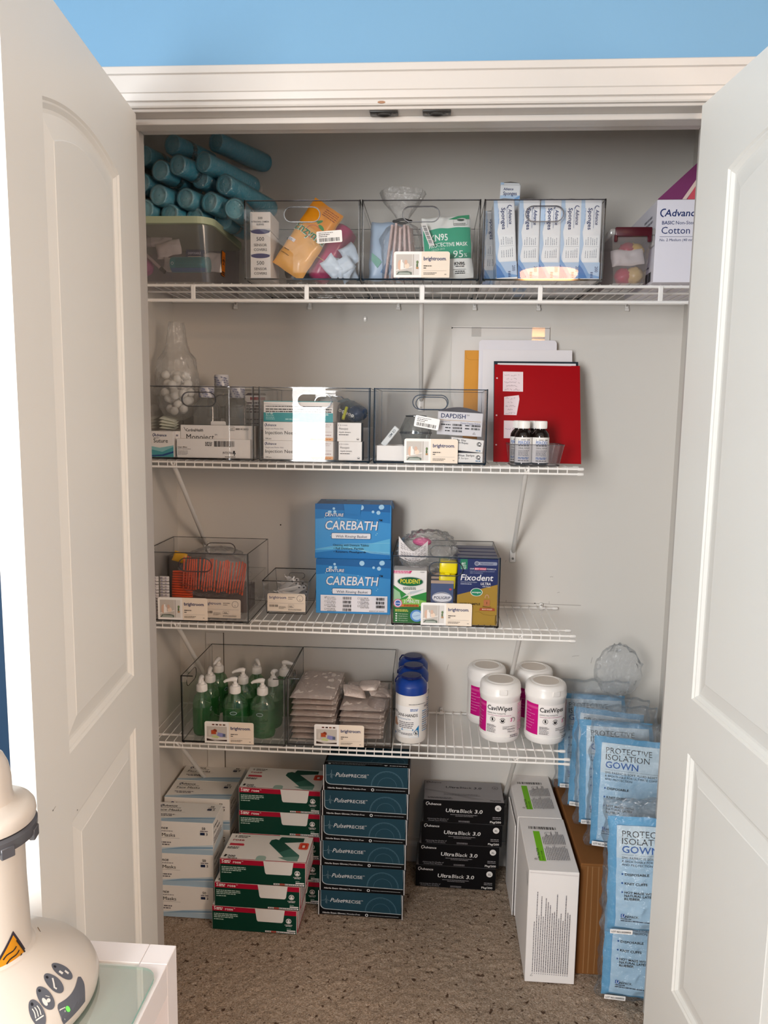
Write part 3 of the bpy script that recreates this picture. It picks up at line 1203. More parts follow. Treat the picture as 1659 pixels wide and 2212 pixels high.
for i in range(14):
    a.rect(.002, .004+i*.0033, .011, .004+i*.0033+(.0018 if i % 3 else .001), INK)
mb.build('barcode_strip', t)
mb = MB()
kn = pm('mask_pack_film', '#e4e6e4', .22, .5, bump=.12, bscale=40)
fn = pillow(mb, .128, .165, .03, kn, 22, 26, 21, .003)
a = Art(mb, fn, curved=True, lift=.0008)
g1, g2 = k('#2f9d7c'), k('#278568')
a.rect(.003, .060, .125, .128, g1)
a.rect(.003, .048, .125, .062, g2)
a.poly([(.070, .152), (.124, .150), (.124, .162), (.095, .160)], k('#1f8a5e'))
a.text('KN95', .020, .096, .0165, k('#eef4f0'), w=.046, bold=True)
a.text('PROTECTIVE MASK', .016, .080, .0095, k('#eef4f0'), w=.100, bold=True)
a.text('GB2626-2019', .022, .071, .0055, k('#b8dccd'), w=.034)
a.text('95', .078, .050, .0175, k('#dfeee8'), w=.026)
a.text('Efficiency', .040, .052, .006, k('#b8dccd'), w=.03)
a.text('%', .106, .051, .009, k('#dfeee8'))
a.text('KN95', .080, .030, .008, INK, w=.026, bold=True)
a.small(.082, .026, .104, 1, .003, .0018, INK, 2, 0)
a.rect(.075, .0195, .108, .0202, INK)
a.small(.080, .014, .106, 2, .0045, .002, INK, 3, .2)
a.line([(.082, .134), (.118, .134), (.118, .150), (.082, .150), (.082, .134)], .0008, k('#556059'))
a.small(.084, .137, .114, 2, .004, .0015, k('#556059'), 4, .1)
a.ell(.101, .1475, .009, .003, k('#3c4a44'))
o = mb.build('mask_pack', smooth='all', loc=(.783, -.312, S1+.012), rot=(R(-7), R(-4), 0))
inside(tag(o, 'green and white KN95 protective mask pack in the clear bin', 'mask pack'), binB)
mb = MB()
pillow(mb, .11, .15, .018, M['film'], 18, 18, 30, .007)
o = mb.build('empty_bag', smooth='all', loc=(.80, -.20, S1+.045), rot=(R(-6), R(14), 0))
inside(tag(o, 'empty crinkled clear bag standing behind the KN95 pack', 'bag'), binB)

# sponge packs in the third bin
spw, sph, spd = .0525, .198, .10
skin = pm('sponge_pack_film', '#eef0f4', .2, .5, bump=.06, bscale=60)
lb, mbl, db = k('#b7cfea', .25), k('#7fa9da', .25), k('#4a7fc0', .25)


def sponge_art(a, w, h):
    a.poly([(0, 0), (.012, 0), (.009, h*.16), (.005, h*.30), (.010, h*.45), (.006, h*.6), (.012, h*.75), (.009, h), (0, h)], lb)
    a.poly([(0, .006), (.010, .006), (.005, h*.16), (.002, h*.30), (0, h*.36)], mbl)
    a.poly([(0, .004), (w, .004), (w, .044), (.009, .044)], lb)
    a.poly([(0, .004), (w, .004), (w, .009), (.026, .016), (.012, .040), (.009, .044), (0, .055)], mbl)
    a.poly([(0, .004), (.022, .006), (.010, .028), (0, .040)], db)
    a.rect(0, 0, w, .0045, k('#f4f5f7'))
    a.poly([(.0105, .046), (w-.004, .046), (w-.004, .110), (.0105, .110)], k('#f1f3f6'))
    a.text('Sponges', .0185, h*.895, .0095, NAVY, w=.053, rot=R(-90), bold=True)
    a.text('Advance', .0362, h*.875, .0085, NAVY, w=.037, rot=R(-90), bold=True, shear=.15)
    a.ring(.0395, h*.895, .0058, .0016, NAVY, 20, 200)
    a.text('4 Ply  Non  Sterile', .0095, h*.89, .0028, mbl, w=.038, rot=R(-90))
    a.text('General Purpose Non-woven', .0312, h*.90, .0026, k('#4c6aa0'), w=.05, rot=R(-90))
    tiny = k('#9a9fab')
    for j, u in enumerate((.0145, .0200, .0265, .0315, .0365, .0415)):
        d = plane_rot = Art(a.mb, (lambda f: (lambda p, q, l: f(q, p, l)))(a.fn), lift=a.l+.0009)
        d.small(.0865, u, .108, 1, .003, .0016, tiny, j+2, .4)
        d.small(.055, u, .079, 1, .003, .0016, tiny, j+9, .5)
    a.rect(.012, .0825, w-.006, .0830, tiny)
    a.text('200', .0405, .034, .0075, NAVY, w=.014, rot=R(-90), bold=False)
    a.small(.030, .018, .037, 4, .004, .0018, NAVY, 5, .2)


def sponge_pack():
    mb = MB()
    mb.box(0, spw, 0, spd, 0, sph, skin, .0035, 3)
    sponge_art(Art(mb, front()), spw, sph)
    a = Art(mb, lside(spd))
    a.rect(.004, .01, spd-.004, .045, mbl)
    a = Art(mb, rside(spw))
    a.rect(.004, .01, spd-.004, .045, mbl)
    mb.add([(.003, -.001, sph-.001), (spw-.003, -.001, sph-.001), (spw-.001, .03, sph+.004), (.001, .03, sph+.005), (spw*.5, .012, sph+.006)],
           [(0, 1, 4), (1, 2, 4), (2, 3, 4), (3, 0, 4)], skin)
    return mb.build('sponge_pack', smooth=True)


rank = ('tilted, leftmost of the five in front', 'second from left of the five in front', 'in the middle of the five in front', 'fourth from left of the five in front',
        'rightmost of the five in front')
proto = None
for i, (px, py, tilt, lab) in enumerate(((1073, 600, -4.0, rank[0]), (1118.5, 600, -.6, rank[1]), (1162.8, 600, 0, rank[2]), (1208, 600, -.6, rank[3]),
                                         (1252.8, 600, 0, rank[4]))):
    p = at(px, py, -.338)
    p.z = S1+.0085+(.003 if tilt < -1 else .0006)
    if i == 2:
        p.z -= .0
    lab = 'blue and white sponge pack, ' + lab
    if proto is None:
        proto = sponge_pack()
        proto.location, proto.rotation_euler = p, (0, R(tilt), 0)
        tag(proto, lab, 'sponge pack', 'upright sponge packs')
    else:
        dup(proto, p, (0, R(tilt), 0), lab)
lq = dup(proto, V((.9368, -.229, S1+.0082)), (R(0), 0, R(0)),
    'dimmer sponge pack at the left bin wall, half behind the tilted pack')
inside(lq, binC)
for q in [proto]+[x for x in bpy.data.objects if x.name.startswith('sponge_pack.')]:
    inside(q, binC)
lay = dup(proto, V((1.0, -.12, S1+.01)), (0, R(90), 0), 'sponge pack lying flat at the back of the bin, under the highest pack')
inside(lay, binC)
o = dup(proto, at(1073, 470, -.222), (R(-3), R(2), R(-4)), 'sponge pack standing highest, up behind the others at the left of the sponge bin')
o.scale = (1, 1, 1.11)
lay.location = (1.09, -.132, S1+.061)
inside(lay, binC)
o.location.z = S1+.064
mb = MB()
mb.box(0, .054, 0, .012, 0, .062, skin, .003, 2)
a = Art(mb, front())
a.poly([(.001, .012), (.053, .012), (.053, .036), (.001, .036)], lb)
a.poly([(.001, .012), (.02, .012), (.053, .030), (.053, .036), (.034, .026), (.001, .016)], mbl)
a.text('Advance', .0085, .048, .006, NAVY, w=.026, bold=True, shear=.15)
a.text('Sponges', .0085, .0365, .0082, NAVY, w=.036, bold=True)
o2 = mb.build('pack_end', loc=(0, -.0125, sph-.070))
o2.parent = o

# frosted box with maroon clips
CB = (1.255, -.345, S1)
t = thing('clip_box', 'small frosted box with a maroon lid clip, holding red and yellow wrapped bits', 'box', CB)
mb = MB()
w, h, d = .098, .120, .19
fr = lambda s, z: [(.005*s, .003*s, z), (w-.005*s, .003*s, z), (w-.005*s, d-.003*s, z), (.005*s, d-.003*s, z)]
mb.add(fr(2, 0)+fr(0, h), [(0, 1, 5, 4), (1, 2, 6, 5), (2, 3, 7, 6), (3, 0, 4, 7), (0, 1, 2, 3)], M['tub'])
mb.build('body', t)
mb = MB()
mb.box(-.006, w+.010, -.006, d+.004, h-.004, h+.012, clear('white_lid_plastic', '#e8e8e8', .06, .2, .6, '#e6e4e2'), .004, 2)
mb.box(w+.001, w+.008, -.004, .03, h-.03, h-.004, clear('white_lid_plastic'), .002)
mb.build('lid', t, smooth=True)
mb = MB()
mar = pm('maroon_plastic', '#4a1420', .3, .45)
mb.box(.006, w-.002, -.012, .001, h-.008, h+.014, mar, .002, 2)
mb.box(.004, .012, -.012, -.004, h-.022, h-.004, mar, .002)
mb.box(w-.012, w-.002, -.012, -.004, h-.022, h-.004, mar, .002)
mb.build('clip', t, smooth=True)
for c, m, nm, lab, sc in ((('#b8344e'), None, 'wrapped_bit', 'red wrapped bit high inside the maroon-clipped box', (.050, .045, .086)),
                          ('#d8b55a', None, 'wrapped_bit', 'yellow wrapped bit beside the red one inside the maroon-clipped box', (.069, .045, .085)),
                          ('#c8405a', None, 'wrapped_bit', 'red wrapped bit on the floor of the maroon-clipped box', (.042, .040, .022)),
                          ('#e2c583', None, 'wrapped_bit', 'yellow wrapped bit on the floor of the maroon-clipped box', (.068, .035, .024))):
    mb = MB()
    blob(mb, V(CB)+V(sc), .021, .02, .019, pm('wrap'+c[1:], c, .25, .5, bump=.4, bscale=50), int(sc[0]*1000), .3, 20, 12)
    tag(mb.build(nm, smooth='all'), lab, 'wrapped bit', 'bits in the maroon-clipped box')
mb = MB()
pillow(mb, .082, .042, .012, pm('white_tissue', '#e8e4dd', .6, .2, bump=.3, bscale=40), 16, 10, 4, .005, sc=30)
tag(mb.build('tissue', smooth='all', loc=V(CB)+V((.008, .022, .042)), rot=(R(-10), R(-6), 0)), 'white folded tissue across the maroon-clipped box', 'tissue')

# cotton roll carton at the right end
t = thing('cotton_roll_box', 'white cotton roll carton with raised purple and pink flap, right end of top shelf', 'box', (1.3605, -.352, S1), (0, 0, R(-1)))
w, d, h = .183, .32, .200
mb = carton(w, d, h, pm('lilac_white_card', '#e6e4ee', .5, .3))
a = Art(mb, front())
a.text('Advance', .0185, .160, .016, NAVY, w=.085, bold=True, shear=.15)
a.ring(.0185, .168, .0105, .003, NAVY, 70, 260)
a.text('BASIC', .014, .1405, .0082, NAVY, w=.030, bold=True)
a.text('Non-Sterile', .0475, .1405, .0082, NAVY)
a.text('Cotton Rolls', .0135, .118, .0165, NAVY)
a.rect(.010, .1105, .17, .1112, NAVY)
a.text('No. 2 Medium (40 mm)', .010, .100, .0062, NAVY, shear=.12)
a = Art(mb, lside(d))
a.small(.20, .165, .30, 2, .012, .006, k('#8a8894'), 2, .2)
a.rect(.20, .095, .305, .0957, k('#77747e'))
a.small(.22, .042, .28, 1, .005, .004, k('#77747e'), 2, .1)
a.bars(.24, .006, .30, .030, INK, 8, 26)
a.text('8', .222, .010, .014, INK)
mb.build('carton', t)
mb = MB()
ffn = lambda u, v, dd: V((u, .003+v*.12-dd, h+.0008+v))
mb.prism([(0, 0), (w, 0), (w, .163), (.172, .163)], ffn, 0, .0012, k('#7d3a68'))
a = Art(mb, lambda u, v, dd: V((u, .0018+v*.12-dd, h+.0008+v)))
a.poly([(.072, 0), (.085, .022), (.125, .085), (w, .150), (w, 0)], k('#cf5563'))
a.poly([(.060, 0), (.070, 0), (.085, .022), (.125, .085), (w, .150), (w, .160), (.115, .082)], k('#dfc9c0'))
mb.build('top_flap', t)

# green-rimmed tub and its contents
TX0, TX1, TY0, TY1, TZ = .012, .2365, -.385, -.035, S1
t = thing('lidded_tub', 'frosted tub with sage green lid and orange biohazard sticker, under the blue cups', 'tub', (TX0, TY0, TZ))
w, d, h = TX1-TX0, TY1-TY0, .145
mb = MB()


def rr(x0, y0, x1, y1, r):
    return rrect(x0, y0, x1, y1, r, 8)


n = len(rr(0, 0, 1, 1, .1))
lo = [V((x, y, 0)) for x, y in rr(.016, .046, w-.012, d-.01, .03)]
hi = [V((x, y, h)) for x, y in rr(.006, .014, w-.006, d-.004, .04)]
mb.add(lo+hi, [(i, (i+1) % n, n+(i+1) % n, n+i) for i in range(n)]+[tuple(range(n))], M['tub'])
mb.build('body', t, smooth=True)
mb = MB()
sage = pm('sage_green_plastic', '#b3bfa0', .4, .4)
a0 = rr(0, 0, w, d, .045)
mb.prism(a0, lambda u, v, dd: V((u, v, h+dd)), -.006, .011, sage)
mb.build('lid', t)
mb = MB()
og = k('#e87d10')
mb.prism(rrect(0, 0, .034, .066, .001), lambda u, v, dd: V((w-.0055+dd-.004*(.1-v)/.1, .120+u, .030+v)), 0, .0006, k('#1b1512'))
a = Art(mb, lambda u, v, dd: V((w-.0047+dd-.004*(.1-v)/.1, .120+u, .030+v)), lift=.0004)
a.rect(.0012, .0012, .0328, .0648, og)
bk_ = k('#1b1512')
for an in (90, 210, 330):
    a.ring(.017+.0062*math.cos(R(an)), .040+.0062*math.sin(R(an)), .0072, .0024, bk_, an+28, an+332)
a.ring(.017, .040, .006, .0013, bk_)
a.rect(.003, .003, .031, .012, bk_)
a.text('BIOHAZARD', .017, .0055, .004, og, w=.024, al='C')
mb.build('biohazard_sticker', t)
# inside the tub
yq = -.30
t = thing('label_tube', 'teal printed canister lying in the frosted tub under the green lid', 'canister', at(412, 572, yq))
mb = MB()
mt = Matrix.Rotation(R(90), 4, 'Y')
teal, tb = pm('teal_print', '#1d8f92', .3, .45), pm('blue_print', '#3b6c9c', .3, .45)
mb.lathe([(.001, -.051), (.0195, -.051), (.0205, -.0485), (.0205, .0485), (.0195, .051), (.001, .051)], teal, 30, mat=mt)
a = Art(mb, lambda u, v, dd: V((u, -(.0206+dd)*math.cos(v/.0205), (.0206+dd)*math.sin(v/.0205))), curved=False)
for i in range(12):
    v = -.016+.0026*i
    a.small(-.036, v, .044, 1, .002, .0011, k('#0f6468'), i+1, .2)
for i in range(6):
    a.rect(-.048, -.024+i*.0022, .048, -.022+i*.0022, tb)
a.ring(-.043, 0, .0035, .001, k('#dceeee'))
mb.build('canister', t, smooth=True)
t = thing('marker_pen', 'clear pen with a dark cap lying in the frosted tub', 'pen', at(310, 545, yq-.01))
mb = MB()
p0, p1 = V((0, 0, 0)), at(357, 589, yq-.01)-at(310, 545, yq-.01)
mb.tube([p0, p0.lerp(p1, .8)], .0042, pm('pen_barrel', '#b9a9a4', .2, .5), 10)
mb.build('barrel', t, smooth=True)
mb = MB()
mb.tube([p0.lerp(p1, .78), p0.lerp(p1, .98), p1], [.0055, .0055, .004], INK, 10)
mb.build('cap', t, smooth=True)
mb = carton(.055, .03, .055, k('#26274f'))
a = Art(mb, front())
a.rect(.006, .005, .044, .037, k('#cfc3ac'))
a.poly([(.012, .018), (.022, .010), (.034, .024), (.022, .031)], k('#8d5a48'))
a.poly([(.022, .012), (.036, .020), (.034, .030)], k('#8f9a6a'))
a.text('DISPOSABLE', .025, .042, .006, k('#dcdcf0'), w=.036, al='C')
o = mb.build('small_box', loc=at(401, 549, -.25))
o.location.z = S1+.046
tag(o, 'navy box with a colourful picture panel behind the teal canister in the tub', 'box')
tis = pm('white_tissue')
for i, (px, py, ww, hh, y, ry, lab) in enumerate(((316, 530, .07, .05, -.22, 4, 'white folded paper packet at the left in the frosted tub'),
                                                  (340, 560, .07, .045, -.255, -12, 'pale crumpled wrapper behind the pen in the frosted tub'),
                                                  (350, 585, .045, .04, -.275, 6, 'white wrapper between pen and teal canister in the tub'),
                                                  (440, 590, .05, .055, -.27, -5, 'white wrapper at the right of the teal canister in the tub'))):
    mb = MB()
    pillow(mb, ww, hh, .012, tis, 14, 12, 40+i, .005, sc=30)
    tag(mb.build('wrapper', smooth='all', loc=at(px, py, y), rot=(R(-14), R(ry), 0)), lab, 'wrapper', 'white wrappers in the tub')
mb = MB()
blob(mb, at(315, 577, -.29), .02, .02, .022, pm('pink_film', '#b45c92', .3, .5, bump=.3, bscale=40), 9, .2)
tag(mb.build('pink_packet', smooth='all'), 'pink packet at the left end inside the frosted tub', 'packet')

# sleeves of blue cups in clear bags heaped on and behind the tub
cup = pm('light_blue_cup', '#3fb0d0', .4, .4)
slv = clear('sleeve_film', '#fdfdfd', .16, .16, .03, '#eef6fa', bump=1, bscale=80, edge=.55)
cupd = pm('light_blue_cup_base', '#6fc0d6', .4, .4)


def cup_sleeve(L, seed):
    t = thing('cup_sleeve', '', 'cup sleeve', group='bagged sleeves of blue cups')
    mb = MB()
    mt = Matrix.Rotation(R(-90), 4, 'X')
    mb.lathe([(.001, .004), (.0195, .004), (.0205, .0005)], cupd, 36, mat=mt)
    mb.lathe([(.0205, .0005), (.0245, 0), (.0258, .002)], cupd, 36, mat=mt)
    pr = [(.0258, .002), (.0266, .068)]
    y = .068
    while y < L:
        pr += [(.0270, y+.001), (.0270, y+.006), (.0265, y+.008)]
        y += .009
    pr += [(.0265, y), (.001, y)]
    mb.lathe(pr, cup, 36, mat=mt)
    mb.build('cups', t, smooth=True)
    mb = MB()
    mb.lathe([(.001, -.006), (.022, -.005), (.0275, .0), (.0276, .02), (.0278, .05), (.0283, .07), (.0283, L*.35), (.0283, L*.5), (.0284, L*.65), (.0284, L*.8), (.0280, L), (.02, L+.012), (.006, L+.016), (.015, L+.03)], slv, 44,
             mat=mt, jit=.022, seed=seed)
    mb.build('wrapper', t, smooth='all')
    return t


pa, pb = cup_sleeve(.15, 1), cup_sleeve(.21, 5)
CUPS = [  # px, py, depth of the near end, heading (degrees right of straight in), rise
    (439, 350, -.300, 27, -4, 'longest in view, topmost at the right, pointing right'), (484, 398, -.300, 27, -6, 'middle one along the right edge of the heap'),
    (506, 450, -.345, 5, 0, 'lowest at the right edge, its round end beside the clear bin'), (383, 356, -.320, 22, 0, 'highest in the middle of the heap, with a wide round end'),
    (346, 368, -.310, 18, 0, 'high at the left, smaller round end beside the wide one'), (342, 421, -.330, 18, 0, 'first from left in the middle row of round ends'),
    (400, 428, -.325, 18, 0, 'second from left in the middle row of round ends'), (452, 436, -.325, 22, -4, 'third from left in the middle row of round ends'),
    (432, 386, -.270, 22, -2, 'dim one behind, below the topmost long sleeve'), (366, 462, -.315, 18, 2, 'low at the left, resting on the green lid'),
    (312, 452, -.320, 14, 0, 'at the lower left by the door frame, above the green lid'), (482, 474, -.270, 12, 3, 'lowest, on the right rear corner of the green lid'),
    (305, 395, -.290, 16, 0, 'dark one at the left by the door frame, mid height'), (421, 470, -.300, 18, 3, 'hardly showing just above the middle of the green lid'),
    (372, 312, -.260, 22, 0, 'dark one at the very top, left of the middle'), (466, 306, -.180, 27, 0, 'dark one at the very top, far back at the right'),
    (310, 336, -.255, 16, 0, 'dark one at the upper left corner of the opening')]
rnd = random.Random(2)
for i, (px, py, y, hd, rs, lab) in enumerate(CUPS):
    src = pb if hd >= 24 else pa
    p = at(px, py, y)
    lab = 'blue cup sleeve, ' + lab
    rot = (R(rs), R(rnd.uniform(-60, 60)), R(-hd))
    if src.get('label') == '':
        src.location, src.rotation_euler, src['label'] = p, rot, lab
    else:
        dup(src, p, rot, lab)


# ------------------------------------------------------------------ second shelf
YF2 = -.330
bin2A = storage_bin('clear bin with cotton ball bag and three clear bottles, left end of the second shelf', .0285, YF2, S2)
bin2B = storage_bin('clear bin with injection needle boxes and window glare, middle of the second shelf', .3445, YF2-.002, S2, rot=R(.35))
bin2C = storage_bin('clear bin with the dental dish and wax boxes, beside the red folder', .6555, YF2, S2, D=.268, rot=R(-.3))
price_card(bin2C, .083, .004)
sticker(bin2C, .107, .102, tilt=R(-10))

# contents: left bin
zf = S2+.0069


def card_at(name, x0, y0, x1, y1, y, d, m=None, z=None):
    """a carton whose front shows between two picture corners at depth y; returns builder, width, height, place"""
    a, b = at(x0, y1, y), at(x1, y0, y)
    w, h = b.x-a.x, b.z-a.z
    mb = carton(w, d, h, m)
    return mb, w, h, V((a.x, y, a.z if z is None else z))


teal_d = k('#14686f')
for i, (x0, x1, y, lab) in enumerate(((326, 374, -.3235, 'white and teal suture box at the front left corner of the cotton ball bin'),
                                      (374.5, 399, -.300, 'second suture box, half hidden between the first one and the needle boxes'))):
    mb, w, h, p = card_at('suture_box', x0, 928, x1 if i == 0 else 389, 983, y, .05, z=zf)
    a = Art(mb, front())
    a.poly([(0, h*.42), (w*.4, h*.36), (w, h*.46), (w, 0), (0, 0)], k('#8fc9cd'))
    a.poly([(0, h*.30), (w*.5, h*.20), (w, h*.40), (w, 0), (0, 0)], k('#4fa3ac'))
    a.poly([(0, h*.07), (w*.5, h*.10), (w, h*.24), (w, h*.17), (w*.55, h*.04), (0, h*.02)], k('#2b4d8a'))
    a.text('Advance', w*.14, h*.80, h*.10, NAVY, w=w*.56, bold=True, shear=.15)
    a.ring(w*.17, h*.85, h*.07, h*.02, NAVY, 60, 260)
    a.text('Suture', w*.14, h*.56, h*.15, INK, w=w*.62)
    a.small(w*.14, h*.73, w*.4, 1, .003, .0016, GREY, 1)
    tag(mb.build('suture_box', loc=p), lab, 'box', 'suture boxes')

t = thing('needle_box', 'white and black needle box lettered with its item number, in the cotton ball bin', 'box')
mb, w, h, p = card_at('m', 391, 917, 551, 984, -.300, .06, z=zf)
w = min(w, bin2A.location.x+.2965-p.x)
t.location = p
a = Art(mb, front())
a.text('CardinalHealth', .016, h*.80, .0075, INK, w=.048, bold=True)
a.line([(.010, h*.93), (.014, h*.84), (.017, h*.82)], .0012, INK)
a.text('Monoject', .0165, h*.545, .0150, INK, w=.078)
a.text('TM', .0955, h*.68, .004, INK)
a.text('REF', w-.068, h*.865, .0045, INK, w=.0085)
a.line([(w-.070, h*.84), (w-.057, h*.84), (w-.057, h*.955), (w-.070, h*.955), (w-.070, h*.84)], .0009, INK)
a.text('8881412012', w-.053, h*.865, .0045, INK, w=.036, bold=True)
a = Art(mb, top(h))
a.rect(0, 0, w, .06, k('#1c2c30'))
mb.build('carton', t)
mb = MB()
mb.prism(rrect(0, 0, .042, .012, .004, bot=False), lambda u, v, d: V((w*.41+u, .004-v*.25-d, h+v-.001)), 0, .0006, k('#eceae8'))
mb.build('tear_tab', t)

mb, w, h, p = card_at('i', 382, 946, 541, 984, -.3225, .0205, z=zf)
a = Art(mb, front())
a.text('Integra Miltex', .0035, h*.52, .0034, INK, w=.026, bold=True)
a.small(.0035, h*.44, .040, 1, .003, .0015, GREY, 2, 0)
a.small(.0035, h*.33, .032, 4, .0032, .0013, GREY, 3, .2)
a.small(.080, h*.80, .100, 3, .0042, .0022, INK, 4, .1)
a.bars(.105, h*.60, .162, h*.90, INK, 7, 60)
a.text('INTEGRA', .129, h*.22, .0062, INK, w=.027)
for u, v, s in ((.160, h*.34, .0026), (.1625, h*.25, .0018), (.1585, h*.26, .0016), (.161, h*.17, .0015)):
    a.rect(u-s, v-s, u+s, v+s, INK)
a.small(.135, h*.06, .164, 1, .003, .0014, INK, 5, 0)
tag(mb.build('instrument_box', loc=p), 'low white instrument box with a long barcode, in front of the needle box', 'box')

mb, w, h, p = card_at('r', 530, 824, 575, 950, -.085, .05, z=zf)
p.x = min(p.x, bin2A.location.x+.296-w)
a = Art(mb, front())
red = k('#a3273a')
a.rect(0, h*.34, w, h*.41, red)
a.rect(w*.25, h*.92, w*.95, h*.97, red)
a.small(.004, h*.86, w*.9, 4, .009, .004, k('#6e5f66'), 2)
a.small(.004, h*.58, w*.9, 3, .012, .003, k('#8e7f86'), 3)
mb.prism([(0, 0), (w, 0), (w*.9, .012), (w*.1, .012)], lambda u, v, d: V((u, v+d*.2, h+v*.6)), 0, .001, k('#4a3d42'))
tag(mb.build('medicine_box', loc=p), 'tall white box with a dark red band behind the clear bottles', 'box')

pk = pm('pale_green_sachet', '#dfe3d6', .4, .35, bump=.2, bscale=50)
for i in range(4):
    mb = MB()
    pillow(mb, .046, .038, .006, pk, 12, 10, 60+i, .002, sc=30)
    o = mb.build('sachet', smooth='all', loc=at(341, 930-i*6, -.24)+V((0, .0, 0)), rot=(R(-78), R(6+i*2), 0))
    fit(o, .034, .32, -.26, -.1, zf+.072+i*.0075)
    tag(o, 'pale flat sachet in the fan of sachets above the suture boxes', 'sachet', 'flat sachets')
mb = carton(.085, .16, .071, k('#d5d2cd'))
tag(mb.build('plain_box', loc=(.0345, -.245, zf)), 'plain pale box behind the suture boxes, carrying the fanned sachets', 'box')

# bottles with printed shrink caps
liq = clear('clear_solution', '#eff0ee', .04, .05, .24, '#dcdcda')
bcap = pm('translucent_cap', '#d8d8dc', .3, .45)


def square_bottle(seed):
    t = thing('solution_bottle', '', 'bottle', group='clear bottles with printed seals')
    mb = MB()
    prof = [(.001, .001), (.030, .001), (.0345, .004), (.0355, .012), (.0345, .018), (.0345, .062), (.0335, .072), (.027, .083), (.019, .089), (.0175, .092), (.0175, .096)]
    vs, n, S = [], len(prof), 40
    for r, z in prof:
        for j in range(S):
            g = 2*math.pi*j/S
            p = 5 if z < .08 else 2.3
            c, s = math.cos(g), math.sin(g)
            q = (abs(c)**p+abs(s)**p)**(-1/p)
            vs.append((r*q*c, r*q*s, z))
    mb.add(vs, [(i*S+j, i*S+(j+1) % S, (i+1)*S+(j+1) % S, (i+1)*S+j) for i in range(n-1) for j in range(S)], liq)
    mb.build('bottle', t, smooth=True)
    mb = MB()
    mb.lathe([(.0185, .0935), (.0205, .094), (.0205, .108), (.0215, .1085), (.0215, .124), (.0205, .1265), (.001, .1268)], bcap, 36)
    a = Art(mb, cyl_fn(.0218), curved=True, lift=.0003)
    rnd = random.Random(seed)
    for j in range(4):
        for q in range(3):
            a.text(rnd.choice(('TO OPEN', 'TWIST TO OPEN', 'CAP TO')), -.030+q*.026-j*.004, .0975+j*.0072-q*.001, .0042, k('#2d3f86'), w=.018, rot=R(-12), bold=True)
    mb.build('cap', t, smooth=True)
    return t


pb1 = square_bottle(1)
pb1.location, pb1['label'] = V((at(447.5, 911, -.203).x, -.203, 0)), 'clear square bottle nearest the cotton ball bag, printed seal round its cap'
base_z = at(447, 911, -.255).z
pb1.location.z = zf+.0715
o = dup(pb1, V((at(513.5, 911, -.203).x, -.203, zf+.0715)), (0, 0, R(6)), 'clear square bottle on the right, in front of the red-banded box')
o = dup(pb1, V((at(479, 830, -.128).x, -.128, zf+.107)), (0, 0, R(-20)), 'clear square bottle standing highest, behind the other two')
mb = carton(.2, .095, .0708, k('#cbc7c4'))
tag(mb.build('plain_box', loc=(.1215, -.2375, zf)), 'plain carton under the clear bottles, behind the needle box', 'box')
mb = carton(.1, .06, .035, k('#cbc7c4'))
tag(mb.build('plain_box', loc=(.165, -.2030, zf+.0712)) if False else mb.build('plain_box', loc=(.150, -.1645, zf+.0712)), 'small pale box under the highest clear bottle', 'box')

# bag of cotton balls
t = thing('cotton_ball_bag', 'clear bag of cotton balls with its twisted neck standing up, in the second shelf bin', 'bag', (.0915, -.205, zf+.083))
PRF = [(907, 16), (898, 34), (880, 44), (855, 50), (825, 50), (800, 48), (775, 44), (760, 32), (745, 25), (720, 21), (705, 20), (695, 17)]
mb = MB()
pr = [(.001, 0)]
PRX = []
for (pa_, ra_), (pb_, rb2) in zip(PRF, PRF[1:]):
    PRX += [(pa_+(pb_-pa_)*q/4, ra_+(rb2-ra_)*q/4) for q in range(4)]
PRX.append(PRF[-1])
for py, r in PRX:
    pr.append((r/785*.93, at(370, py, -.205).z-at(370, 910, -.205).z))
mb.lathe(pr, M['bag'], 64, jit=.085, seed=4, mat=Matrix.Diagonal((1, .85, 1, 1)))
mb.build('film', t, smooth='all')
t.location = V((at(385, 910, -.205).x, -.205, at(370, 910, -.205).z))
ball = pm('cotton_wool', '#f2f1ee', .95, .05, bump=.5, bscale=160)
rnd = random.Random(9)
placed = []
proto_ball = None
for tries in range(4000):
    a, rr_, z = rnd.uniform(0, 6.28), .040*math.sqrt(rnd.random()), rnd.uniform(.020, .135)
    lim = .022 if z < .03 else (.032 if z < .05 else .038)
    if rr_ > lim:
        continue
    p = V((rr_*math.cos(a), rr_*.78*math.sin(a), z))
    if all((p-q).length > .0235 for q in placed):
        placed.append(p)
    if len(placed) > 33:
        break
for p in placed:
    if proto_ball is None:
        mb = MB()
        blob(mb, (0, 0, 0), .0122, .0122, .0122, ball, 3, .06, 18, 12, 1, 2, False)
        proto_ball = mb.build('cotton_ball', smooth='all', loc=t.location+p)
        tag(proto_ball, 'white cotton ball inside the twisted clear bag', 'cotton ball', 'cotton balls in the bag')
    else:
        dup(proto_ball, t.location+p)

